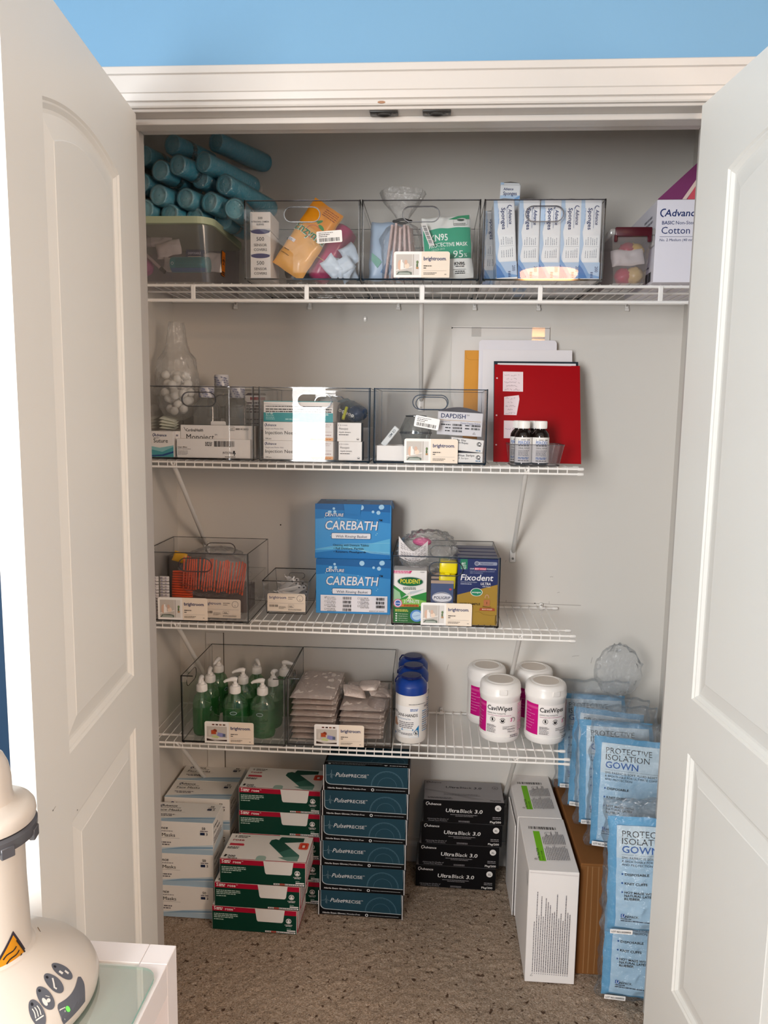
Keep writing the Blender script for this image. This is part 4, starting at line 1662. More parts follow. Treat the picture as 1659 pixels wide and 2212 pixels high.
# contents: middle bin
mb, w, h, p = card_at('t', 569.5, 866, 719.5, 911.5, -.318, .16)
p.z = zf+.1015
h = at(600, 866, -.318).z-p.z
mb = carton(w, .16, h)
a = Art(mb, front())
tl = pm('teal_card', '#17949a', .4, .4)
a.rect(0, 0, w, h*.44, tl)
a.rect(0, h*.965, w, h, tl)
a.text('QTY 100', .006, h*.345, .0052, k('#e8f2f2'), w=.019, bold=True)
a.small(.006, h*.27, .036, 3, .0045, .0018, k('#a7d6d8'), 2)
a.small(.06, h*.1, .10, 1, .0045, .003, k('#a7d6d8'), 3)
a.text('Quala', w-.032, h*.33, .0055, k('#e8f2f2'), w=.019, bold=True, shear=.2)
a.small(.006, h*.72, w-.03, 1, .005, .0020, INK, 4, 0)
a.small(.006, h*.58, w-.004, 2, .0062, .0026, INK, 5, 0)
a.line([(0, h*.86), (w*.3, h*.80), (w*.55, h*.70), (w*.8, h*.66), (w, h*.74)], .0006, GREY)
tag(mb.build('needle_box', loc=p), 'white and teal box of one hundred, on top of the two injection needle boxes', 'box')
zz = zf
for i, lab in enumerate(('white injection needles box with orange end band, lower of the pair', 'white injection needles box with orange end band, upper of the pair')):
    w = at(720, 950, -.32).x-at(569, 950, -.32).x
    mb = carton(w, .14, .0503)
    a = Art(mb, front())
    a.text('Advance', .006, .0385, .0065, NAVY, w=.030, bold=True, shear=.15)
    a.ring(.0085, .0415, .0045, .0012, NAVY, 60, 260)
    a.text('Single-use Plastic Hub', .006, .0300, .0038, k('#8b8794'), w=.050)
    a.text('Injection Needles', .006, .0170, .0088, INK, w=.098)
    a.text('100 pcs', .0065, .0035, .0034, INK, w=.016)
    og2, tn = k('#eeb98b'), k('#bda3a6')
    a.rect(w*.66, .001, w, .0095, og2)
    a.small(w*.68, .0035, w*.97, 1, .004, .0028, k('#d58a4f'), 3, 0)
    a.line([(w*.69, .0245), (w*.98, .0245)], .0008, tn)
    a.poly([(w*.76, .021), (w*.84, .0245), (w*.76, .028)], tn)
    a.text('Advancing the Quality of', w*.68, .0430, .0030, tn, w=w*.29)
    a.text('Dental Care Products', w*.71, .0380, .0030, tn, w=w*.24)
    a.small(w*.68, .0150, w*.97, 1, .004, .002, tn, 4, 0)
    tag(mb.build('needle_box', loc=(at(569, 950, -.32).x, -.3225, zz)), lab, 'box', 'injection needle boxes')
    zz += .0506
zz = zf
for i, (x0, x1, lab) in enumerate(((731.5, 782, 'small white dental needle box, lower of the pair in the needle bin'), (728.5, 780, 'small white dental needle box, upper of the pair in the needle bin'))):
    x = at(x0, 980, -.32).x
    w = at(x1, 980, -.32).x-x
    mb = carton(w, .055, .0505)
    a = Art(mb, front())
    a.ring(.0062, .0435, .003, .0008, INK, -60, 60)
    a.ring(.0062, .0435, .003, .0008, INK, 120, 240)
    a.text('COVIDIEN', .011, .042, .0028, k('#8f8b90'), w=.016)
    a.text('Monoject', .0045, .0315, .0058, k('#5d595e'), w=.025)
    a.text('Aiguille dentaire', .0045, .0232, .0036, k('#4b474c'), w=.032)
    a.small(.0045, .0172, .031, 1, .003, .0018, INK, 3, 0)
    a.ring(w-.009, .005, .0045, .0006, INK, 30, 150)
    a.small(w-.012, .0045, w-.006, 1, .003, .002, INK, 3, 0)
    a = Art(mb, rside(w))
    a.rect(0, 0, .055, .0505, k('#22242e'))
    tag(mb.build('dental_needle_box', loc=(x, -.322, zz)), lab, 'box', 'small dental needle boxes')
    zz += .0509
t = thing('syringe_pack', 'clear pack of syringes with white round ends, behind the small dental needle boxes', 'syringe pack', (.553, -.235, zf+.112))
mb = MB()
for i in range(5):
    p = V((.0082*i, .004*i, -.0036*i+.022))
    mb.tube([p, p+V((.006, .10, -.02))], .0036, pm('syringe_body', '#c3ccd0', .2, .5), 10)
mb.build('syringes', t, smooth=True)
mb = MB()
for i in range(5):
    p = V((.0082*i, .004*i, -.0036*i+.022))
    mb.lathe([(.001, -.0015), (.0040, -.0015), (.0043, 0), (.0043, .003), (.001, .003)], M['white'], 16, mat=Matrix.Translation(p) @ Matrix.Rotation(R(-90), 4, 'X'))
    mb.lathe([(.0001, -.0018), (.0014, -.0018), (.0015, -.001)], INK, 10, mat=Matrix.Translation(p) @ Matrix.Rotation(R(-90), 4, 'X'))
mb.build('plunger_ends', t, smooth=True)
mb = MB()
blob(mb, (.02, .06, .012), .042, .06, .034, M['film'], 4, .22, 30, 18)
mb.build('film', t, smooth='all')
for c, px, py, y, s, lab in (('#23406c', 772, 893, -.17, (.026, .03, .02), 'dark blue crumpled packet at the right of the needle bin'),
                             ('#8d9aa2', 748, 886, -.10, (.035, .04, .03), 'grey crumpled packet behind the syringe pack'),
                             ('#cdd2d4', 712, 880, -.10, (.035, .035, .03), 'pale crumpled packet at the back of the needle bin')):
    mb = MB()
    blob(mb, at(px, py, y), *s, pm('packet'+c[1:], c, .25, .5, bump=.4, bscale=40), px, .3, 24, 14)
    o = mb.build('packet', smooth='all')
    inside(o, bin2B, False)
    tag(o, lab, 'packet', 'crumpled packets in the needle bin')
mb = carton(.135, .12, .085, k('#c9c6c4'))
tag(mb.build('plain_box', loc=(.497, -.155, zf)), 'plain pale box at the back of the needle bin', 'box')
mb = MB()
mb.tube([at(741, 905, -.27), at(749, 880, -.25)], .0042, pm('yellow_green_tube', '#b5b84a', .3, .45), 10)
tag(mb.build('plastic_tube', smooth=True), 'short yellow-green tube standing beside the upper small needle box', 'tube')

# contents: right bin
mb = MB()
p = at(812, 962, -.31)
x1 = at(895, 962, -.31).x
w = x1-p.x
z1 = p.z
mb.prism([(0, 0), (w*.9, 0), (w, z1-zf), (-.002, z1-zf)], lambda u, v, d: V((u+.004, v*0+d-.0, v)), 0, .0012, M['paper'])
for f in ((0, .0012, .1), ):
    mb.box(.004, .0052, 0, .09, 0, z1-zf, M['paper'])
    mb.box(w*.93, w*.93+.0012, 0, .09, 0, z1-zf, M['paper'])
    mb.box(.004, w*.93, .0888, .09, 0, z1-zf, M['paper'])
    mb.box(.004, w*.93, 0, .09, 0, .0012, M['paper'])
tag(mb.build('open_carton', loc=(p.x-.002, -.318, zf)), 'open white carton at the lower left of the dental dish bin', 'box')
mb = MB()
p = at(822, 958, -.30)
mb.box(0, .016, 0, .012, 0, .062, k('#dfe3e6'), .0015)
a = Art(mb, front())
a.text('CE MD', .0045, .054, .006, k('#55606a'), w=.026, rot=R(-90), bold=True)
o = mb.build('paper_stick', loc=p, rot=(0, R(38), 0))
inside(o, bin2C, False)
tag(o, 'small white marked packet slanting out of the open carton', 'packet')
t = thing('denture_cup', 'clear lidded denture cup behind the barcode sticker of the dental dish bin', 'cup', V((at(898, 950, -.20).x, -.215, zf)))
mb = MB()
cupm = clear('cup_plastic', '#dfe1e0', .07, .06, .13, '#cfd3d2')
mb.lathe([(.001, .001), (.030, .001), (.034, .004), (.041, .065), (.043, .068), (.043, .074)], cupm, 40)
mb.build('cup', t, smooth=True)
mb = MB()
mb.lathe([(.044, .072), (.0445, .085), (.040, .095), (.030, .118), (.020, .124), (.001, .1255)], cupm, 40)
mb.lathe([(.0445, .072), (.046, .073), (.046, .076), (.0445, .077)], M['edgel'], 40)
mb.lathe([(.028, .1195), (.030, .1205), (.030, .122), (.027, .123)], M['edge'], 40)
mb.build('lid', t, smooth=True)
mb = MB()
mb.lathe([(.001, .004), (.03, .004), (.036, .040), (.001, .042)], pm('pinkish_filling', '#d9b3ac', .5, .3), 30)
mb.build('filling', t, smooth=True)
# dental dish box
p0, p1 = at(943, 938, -.300), at(1040, 945, -.300)
w = (p1-p0).length
h = (at(951, 888, -.300)-p0).length
mb = carton(w, .06, h, pm('grey_white_card', '#e3e1e6', .5, .3))
a = Art(mb, front())
a.text('DAPDISH', .009, h*.73, .0112, k('#2b3563'), w=.066, bold=True)
a.text('TM', .077, h*.85, .004, INK)
a.rect(.006, h*.625, w*.96, h*.64, k('#c79a3a'))
a.text('Dental Dappen Dishes', w*.52, h*.50, .0050, k('#6c7093'), w=w*.43)
a.text('Item# 9000101', .006, h*.54, .0036, k('#a09ca8'), w=.028)
for r_, (u, n1) in enumerate((('Colors: [] White', 'Blue'), ('[] Yellow', 'Red'), ('x Assorted', ''))):
    v = h*(.42-.13*r_)
    a.small(.010+.012*(r_ > 0), v, w*.30, 1, .004, .0028, INK, r_+2, 0)
    a.bars(w*.34, v-.001, w*.56, v+.0042, INK, r_+3, 40)
    if r_ < 2:
        a.small(w*.62, v, w*.73, 1, .004, .0028, INK, r_+5, 0)
        a.bars(w*.76, v-.001, w*.96, v+.0042, INK, r_+8, 40)
a.line([(w*.80, h*.09), (w*.83, h*.17), (w*.86, h*.09), (w*.80, h*.09)], .0007, INK)
n = 14
d = .0
mb.add([(w*i/n, .002+.03*math.sin(math.pi*i/n), h+.0005+.013*math.sin(math.pi*i/n)) for i in range(n+1)]+[(w*i/n, .001, h) for i in range(n+1)],
       [(i, i+1, n+2+i, n+1+i) for i in range(n)], k('#77757f'))
o = mb.build('dental_dish_box', loc=p0, rot=(0, R(2.6), 0))
tag(o, 'tilted white and grey dental dish box with gold line, in the clear bin', 'box')
fit(o, None, bin2C.location.x+.2965)
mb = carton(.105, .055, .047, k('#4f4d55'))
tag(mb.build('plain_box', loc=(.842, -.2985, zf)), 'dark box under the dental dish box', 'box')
for i, (x0, y0, x1, y1, rz, yy, lab) in enumerate(((988, 976, 1042, 999, 0, -.3245, 'white wax strips box on the floor of the dental dish bin'),
                                                   (977, 964, 1043, 974, 5.5, -.3245, 'white utility wax box tilted on top of the wax strips box'))):
    a0 = at(972 if i else 984, 990, yy)
    w = at(1046, 990, yy).x-a0.x-.004
    h = .0255 if i == 0 else .0335
    mb = carton(w, .05, h)
    a = Art(mb, front())
    if i == 0:
        a.text('Wax Strips', .004, .0165, .0052, INK, w=.046, bold=True)
        a.text('12 Strips', .004, .0095, .0040, INK, w=.03, shear=.15)
    else:
        a.text('Utility Wax', .006, .0255, .0048, INK, w=.034, bold=True)
        a.text('Square Ropes', .006, .0190, .0048, INK, w=.040, bold=True)
        a.small(.006, .0120, .020, 1, .004, .003, k('#8a868a'), 2)
    a.text('Q', w-.016, h-.0155, .0088, INK, bold=True)
    a.ring(w-.0125, h-.0115, .0058, .0012, INK)
    a.small(w-.019, .0035, w-.006, 1, .003, .0022, k('#2b6f9a'), 3, 0)
    o = mb.build('wax_box', loc=(a0.x, yy, zf if i == 0 else zf+.033), rot=(0, R(rz), 0))
    fit(o, None, bin2C.location.x+.2955, z=zf if i == 0 else zf+.0262)
    tag(o, lab, 'box', 'white wax boxes')

# folders and papers leaning on the wall at the right end
LEAN = R(-17)


def sheet(name, lab, cat, px0, px1, ptop, ybase, m, th=.0012, lean=LEAN, shape=None, tilt=0, zb=S2+.0005):
    mid = ybase
    s, c = math.sin(-lean), math.cos(lean)
    # height so that its top edge is seen at ptop
    h = .2
    for _ in range(30):
        yt = ybase+h*s
        zt = at((px0+px1)/2, ptop, yt).z
        h = (zt-zb)/c
    yt = ybase+h*s/2
    x0, x1 = at(px0, ptop, ybase+h*s).x, at(px1, ptop, ybase+h*s).x
    w = x1-x0
    mb = MB()
    mb.prism(shape(w, h) if shape else [(0, 0), (w, 0), (w, h), (0, h)], lambda u, v, d: V((u, d, v)), 0, th, m)
    return mb, w, h, V((x0, ybase, zb)), (lean, R(tilt), 0)


mb, w, h, p, r_ = sheet('mailer', '', '', 977, 1188, 706, -.0275, pm('grey_white_board', '#dedad6', .45, .4, var=.03, vscale=9), .008, R(-3))
a = Art(mb, front())
a.rect(0, h-.004, w, h-.0028, INK)
a.rect(0, h-.0025, w, h, k('#ece9e6'))
mb.box(-.002, .001, -.0006, .002, h-.006, h-.002, INK)
tp = clear('sticky_tape', '#f0f0f0', .12, .1, .12)
a.rect(w*.20, h-.03, w*.30, h-.001, tp)
a.rect(w*.82, h-.04, w*.95, h-.001, tp)
tag(mb.build('mailer', loc=p, rot=r_), 'tall flat white mailer taped along its top, rearmost against the wall', 'mailer')
mb, w, h, p, r_ = sheet('f', '', '', 1035, 1203, 735, -.085, pm('lilac_white_paper', '#e9e6ec', .6, .25), .002, R(-9), lambda w, h: rrect(0, 0, w, h, .010, bot=False))
tag(mb.build('plastic_folder', loc=p, rot=r_), 'white round-cornered folder between the mailer and the white envelope', 'folder')
mb, w, h, p, r_ = sheet('e', '', '', 1004, 1075, 757, -.042, pm('manila_envelope_paper', '#dd9a3a', .6, .25, var=.04, vscale=20), .0015, R(-3.5))
a = Art(mb, front())
a.line([(.0, h-.001), (.006, h-.024), (.014, h-.028), (w, h-.028)], .0007, k('#b27826'))
tag(mb.build('envelope', loc=p, rot=r_), 'orange manila envelope standing left of the red folder', 'envelope')
mb, w, h, p, r_ = sheet('e', '', '', 1043, 1236, 756, -.120, pm('white_envelope_paper', '#efebee', .6, .25), .0015, R(-14))
tag(mb.build('envelope', loc=p, rot=r_), 'large white envelope behind the red folder', 'envelope')
navyf = pm('dark_teal_folder', '#1d2c38', .45, .4)
mb, w, h, p, r_ = sheet('f', '', '', 1067, 1249, 781, -.176, navyf, .003, R(-19), zb=S2+.002)
tag(mb.build('plastic_folder', loc=p, rot=r_), 'dark folder whose edge shows above the red folder', 'folder')
mb, w, h, p, r_ = sheet('f', '', '', 1075, 1244, 785, -.186, pm('white_paper_sheet', '#efecee', .7, .2), .0012, R(-19.5))
tag(mb.build('paper_sheet', loc=p, rot=r_), 'white sheet edge showing between the dark and red folders', 'paper')
redp = pm('red_plastic_folder', '#a3000f', .42, .25)
t = thing('red_folder', 'red three-hole folder with handwritten notes taped on it, standing on the second shelf', 'folder')
mb, w, h, p, r_ = sheet('f', '', '', 1067, 1251, 788, -.200, redp, .0016, R(-20), tilt=.5, zb=S2+.003)
t.location, t.rotation_euler = p, r_
a = Art(mb, front())
for v in (.945-.09, .56-.09, .17):
    a.ell(.007, h*v, .0024, .0024, k('#e6cfd4'))
a.poly([(w*.055, h), (w*.9, h), (w*.9, h-.0012), (w*.06, h-.0012)], k('#d5bcc2'))
mb.build('cover', t)
hand = k('#5a4458', .7)


def scrawl(a, u0, v, u1, seed, hgt=.004):
    rnd = random.Random(seed)
    u, pts = u0, []
    while u < u1:
        pts.append((u, v+rnd.uniform(-.2, 1)*hgt*(1 if rnd.random() > .15 else 1.7)))
        u += rnd.uniform(.0010, .0022)
        if rnd.random() < .09 and len(pts) > 2:
            a.line(pts, .00055, hand)
            pts = []
            u += .003
    if len(pts) > 1:
        a.line(pts, .00055, hand)


for (u0, v0, u1, v1, cut, rows) in ((.024, h-.083, .082, h-.022, 0, ('Company  ID', 'username', 'Pw')), (.028, h-.155, .070, h-.094, 1, ('Lincoln', 'Finance', 'username')),
                                    (.028, h-.225, .085, h-.172, 2, ('HR',))):
    mb = MB()
    pts = [(u0, v0), (u1, v0), (u1, v1), (u0, v1)]
    if cut == 1:
        pts = [(u0, v0), (u1-.006, v0), (u1+.002, v1-.012), (u1, v1), (u0, v1-.006)]
    if cut == 2:
        pts = [(u0, v0), (u1, v0), (u1, v1-.012), (u1-.006, v1), (u0, v1)]
    mb.prism(pts, lambda u, v, d: V((u, -d-.0002, v)), 0, .0004, k('#f0dfe4'))
    a = Art(mb, plane_fn((0, -.0006, 0), (1, 0, 0), (0, 0, 1), (0, -1, 0)))
    nr = {0: 5, 1: 5, 2: 1}[cut]
    for i in range(nr):
        vv = v1-.013-i*(v1-v0-.014)/max(nr-1, 1)*.95 if nr > 1 else (v0+v1)/2
        if nr > 1 and vv < v0+.001:
            vv = v0+.0015
        scrawl(a, u0+.004+.006*(i % 2), vv, u1-.009-.008*(i % 2), cut*10+i)
    mb.build('note', t)

# oral rinse bottles in a clear tray
t = thing('clear_tray', 'small clear plastic tray holding dark oral rinse bottles in front of the red folder', 'tray', (1.018, -.312, S2))
w, d, h = .150, .108, .057
mb = MB()
lo = [V((x, y, .001)) for x, y in rrect(.008, .006, w-.012, d-.008, .012)]
hi = [V((x, y, h)) for x, y in rrect(0, 0, w, d, .014)]
n = len(lo)
mb.add(lo+hi, [(i, (i+1) % n, n+(i+1) % n, n+i) for i in range(n)]+[tuple(range(n))], clear('tray_plastic', '#eeecee', .07, .03, .06))
mb.tube(hi+[hi[0]], .0011, M['edgel'], 6)
mb.tube(lo+[lo[0]], .0010, M['edge'], 6)
mb.build('body', t, smooth=True)


def rinse_bottle():
    t = thing('rinse_bottle', '', 'bottle', group='dark oral rinse bottles')
    amb = pm('dark_amber_glass', '#150c0a', .08, .6)
    mb = MB()
    mb.lathe([(.001, 0), (.021, 0), (.0235, .003), (.0235, .075), (.0225, .083), (.017, .092), (.0125, .095), (.0125, .100)], amb, 36)
    mb.build('bottle', t, smooth=True)
    mb = MB()
    mb.lathe([(.0155, .097), (.0165, .098), (.0165, .1165), (.0155, .118), (.001, .1182)], M['white'], 32)
    for j in range(32):
        g = 2*math.pi*j/32
        mb.box(.0163, .0169, -.0006, .0006, .099, .116, M['white'], mat=Matrix.Rotation(g, 4, 'Z'))
    mb.build('cap', t, smooth=True)
    mb = MB()
    a = Art(mb, cyl_fn(.0236), curved=True)
    a.rect(-.030, .006, .030, .074, k('#eceae8'))
    bl = k('#2f63ad')
    a.text('PERIDEX', -.0165, .0555, .0085, bl, w=.034, bold=True)
    a.small(-.016, .0660, .016, 1, .003, .0020, INK, 2, 0)
    a.small(-.016, .0505, .014, 1, .003, .0022, INK, 3, 0)
    a.text('ORAL RINSE', -.0155, .0430, .0042, INK, w=.031)
    a.small(-.0155, .0375, .016, 5, .0034, .0015, k('#6b6870'), 4, .2)
    a.small(-.0155, .0185, .016, 2, .0034, .0020, bl, 5, .1)
    a.small(-.0155, .0100, .016, 1, .0034, .0020, INK, 6, .1)
    mb.build('label', t)
    return t


rbp = rinse_bottle()
rbp.location, rbp['label'] = (at(1129, 990, -.281).x, -.281, S2+.0022), 'dark bottle of oral rinse, front left in the clear tray'
dup(rbp, V((at(1165, 990, -.281).x+.001, -.281, S2+.0022)), (0, 0, R(4)), 'dark bottle of oral rinse, front right in the clear tray')
dup(rbp, V((1.0520, -.2340, S2+.0022)), (0, 0, R(-25)), 'dark bottle of oral rinse half hidden behind the front left one')
dup(rbp, V((at(1153, 985, -.234).x, -.2340, S2+.0022)), (0, 0, R(-15)), 'dark bottle of oral rinse half hidden behind the front right one')


# ------------------------------------------------------------------ third shelf
zf3 = S3+.0069
bin3A = storage_bin('clear bin with bundled orange packets, left end of the third shelf', .0065, -.318, S3, D=.258)
price_card(bin3A, .0415, .006)
bin3C = storage_bin('clear bin of denture products at the right of the two blue boxes', .7085, -.281, S3, D=.276)
price_card(bin3C, .083, .004)

mb = MB()
p = at(437, 1337, -.225)
t = thing('leaflet_card', 'cream price card lying inside the orange packet bin, behind the front one', 'card', (.165, -.292, zf3+.001), (R(-4), 0, 0))
price_card(t, 0, 0, y=0, small=True)

# orange packets: two clear bags of upright and lying sticks
orp = pm('orange_packet', '#e2572b', .35, .45, bump=.12, bscale=60, var=.06, vscale=40)
ord_ = k('#2a4a3a')
mb = MB()
pillow(mb, .0045, .092, .006, orp, 6, 12, 2, .0006)
a = Art(mb, lambda u, v, d: V((u, -.0042-d, v)), lift=.0004)
a.text('c', .0004, .009, .006, ord_, w=.0036, bold=True)
pp = mb.build('orange_packet', smooth='all')
tag(pp, 'orange packet standing in the clear bag bundle of the third shelf bin', 'packet', 'orange packets in the front bundle')
x0 = .105
n = 24
for i in range(n):
    u = i/(n-1)
    loc = V((.102+.168*u, -.268+.018*u+.002*math.sin(i*2.1), zf3+.078-.016*u+.003*math.sin(i*1.3)))
    rot = (R(-6), R(3+7*u+2*math.sin(i)), R(18))
    if i == 0:
        pp.location, pp.rotation_euler = loc, rot
    else:
        dup(pp, loc, rot)
mb = MB()
pillow(mb, .062, .006, .0125, orp, 12, 6, 4, .0008)
q = mb.build('orange_packet', smooth='all')
tag(q, 'orange packet lying edge-on in the stacked bundle behind the cream card', 'packet', 'orange packets in the side bundle')
mb = MB()
wsk = pm('white_sachet_print', '#e6e2e2', .35, .4, bump=.15, bscale=60)
fn = pillow(mb, .0285, .0075, .011, wsk, 8, 6, 7, .0006)
a = Art(mb, lambda u, v, d: V((u, -.0062-d, v)), lift=.0004)
a.rect(.006, .0012, .011, .0062, k('#a5a0b4'))
a.rect(.018, .0016, .0225, .0058, k('#b9b2c4'))
ws = mb.build('white_sachet', smooth='all')
tag(ws, 'white sachet in the sachet stacks at the left wall of the orange packet bin', 'sachet', 'white sachet stacks')
for i in range(17):
    loc = V((.070-.004*math.sin(i*.2), -.255, zf3+.006+.0072*i))
    rot = (0, R(2-4*(i/16)), 0)
    if i == 0:
        q.location, q.rotation_euler = loc, rot
    else:
        dup(q, loc, rot)
for c in range(2):
    for i in range(14):
        loc = V((.0125+.0295*c, -.290+.004*c, zf3+.002+.0083*i))
        if c == 0 and i == 0:
            ws.location = loc
        else:
            dup(ws, loc, (0, R(1.5*math.sin(i*2)), 0))
mb = MB()
blob(mb, (.187, -.245, zf3+.115), .098, .044, .062, clear('packet_bag_film', '#fdfdfd', .05, .10, .012, '#ffffff', bump=1, bscale=60, edge=.35), 5, .10, 44, 26, .8, 4)
tag(inside(mb.build('packet_bag', smooth='all'), bin3A, False), 'crinkled clear bag around the upright orange packets', 'bag')
mb = MB()
blob(mb, (.165, -.135, zf3+.125), .09, .05, .05, M['film'], 15, .22, 40, 24, .9, 4)
tag(inside(mb.build('empty_bag', smooth='all'), bin3A, False), 'loose crinkled clear bag at the back of the orange packet bin', 'bag')
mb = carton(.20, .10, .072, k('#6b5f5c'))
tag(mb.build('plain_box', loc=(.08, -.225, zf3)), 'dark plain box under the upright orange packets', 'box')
mb = MB()
pillow(mb, .04, .03, .006, pm('yellow_wrapper', '#d9a41e', .35, .45), 10, 8, 3, .003)
o = mb.build('wrapper', smooth='all', loc=(.048, -.20, zf3+.145), rot=(R(-20), R(15), 0))
tag(o, 'yellow wrapper at the left back of the orange packet bin', 'wrapper')
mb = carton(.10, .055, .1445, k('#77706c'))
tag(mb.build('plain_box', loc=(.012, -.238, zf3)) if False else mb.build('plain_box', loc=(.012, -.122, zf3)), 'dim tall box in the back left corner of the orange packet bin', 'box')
inside(o, bin3A, False)
o.location.z = zf3+.147

# small tapered bin of white handles
t = thing('small_bin', 'small clear tapered bin of white plastic picks beside the blue boxes', 'storage bin', (.3235, -.212, S3), group='clear plastic storage bins')
w, d, h = .138, .185, .102
P, E, L = M['bin'], M['edge'], M['edgel']
mb = MB()
tp = .011


def tb(u, v, z):
    """u, v in 0..1 across and along, flaring with height"""
    s = tp*(1-z/h)
    return V((s+u*(w-2*s), s*1.1+v*(d-2.2*s), z))


for du in (0, 1):
    sh = .0022 if du else 0
    lo = [tb(a, b, .002)+V((0, 0, 0)) for a, b in ((0, 0), (1, 0), (1, 1), (0, 1))]
    hi = [tb(a, b, h) for a, b in ((0, 0), (1, 0), (1, 1), (0, 1))]
    if du:
        c = V((w/2, d/2, 0))
        lo = [q+(c-q)*V((1, 1, 0)).length*.0 + V(((c.x-q.x)/abs(c.x-q.x)*.002, (c.y-q.y)/abs(c.y-q.y)*.002, .002)) for q in lo]
        hi = [q+V(((c.x-q.x)/abs(c.x-q.x)*.002, (c.y-q.y)/abs(c.y-q.y)*.002, 0)) for q in hi]
    mb.add(lo+hi, [(i, (i+1) % 4, 4+(i+1) % 4, 4+i) for i in range(4)]+[(0, 1, 2, 3)], P)
tops = [tb(a, b, h) for a, b in ((0, 0), (1, 0), (1, 1), (0, 1), (0, 0))]
bots = [tb(a, b, .002) for a, b in ((0, 0), (1, 0), (1, 1), (0, 1), (0, 0))]
mb.tube(tops, .0014, E, 6)
mb.tube(bots, .0014, E, 6)
for i in range(4):
    mb.tube([bots[i], tops[i]], .0011, L, 6)
mb.tube([(x, d-.0015, z) for x, z in stadium(w/2, h-.022, .05, .018)], .0010, L, 6)
mb.build('body', t)
price_card(t, .0135, .010, y=.0055, small=True)
hp = pm('white_handle_plastic', '#eceaea', .3, .45)
rnd = random.Random(7)
ph = None
for i in range(22):
    if ph is None:
        mb = MB()
        mb.prism(stadium(0, 0, .075, .013, 8), lambda u, v, dd: V((u, dd, v)), -.0022, .0022, hp)
        mb.prism([stadium(0, 0, .055, .0075, 8)], lambda u, v, dd: V((u, dd, v)), -.0028, .0028, hp)
        mb.prism(stadium(.031, 0, .006, .006, 5), lambda u, v, dd: V((u, dd, v)), -.0030, .0030, k('#5b5a5e'))
        mb.tube([(-.037, 0, 0), (-.046, 0, .002), (-.050, 0, .008)], [.0025, .0018, .0014], hp, 8)
        ph = mb.build('interdental_pick', smooth=True)
        tag(ph, 'white plastic pick in the small tapered bin beside the blue boxes', 'pick', 'white picks in the small bin')
        o = ph
    else:
        o = ph.copy()
        COL.objects.link(o)
    lay = i // 5
    o.location = (.3235+w/2+rnd.uniform(-.018, .018), -.212+.05+.028*(i % 5)+rnd.uniform(-.004, .004), S3+.014+.0165*lay+rnd.uniform(0, .004))
    o.rotation_euler = (R(rnd.uniform(-60, 60)), R(rnd.uniform(-35, 35) if lay > 1 else rnd.uniform(-8, 8)), R(rnd.uniform(-50, 50)))
    fit(o, .3235+.013, .3235+w-.013, -.212+.016, -.212+d-.016)
    bz = S3+.0065
    lo_ = min((o.matrix_world @ V(c)).z for c in o.bound_box) if False else None
    if lay == 0:
        fit(o, z=bz)

# denture bath cartons
cbw, cbh, cbd = .2225, .1635, .150
blue1 = pm('bath_box_blue', '#3a93d4', .28, .45)
b2, b3, b4, b5 = k('#2b7cc0', .3), k('#64b6e2', .3), k('#8fd0ec', .3), k('#2566a6', .3)


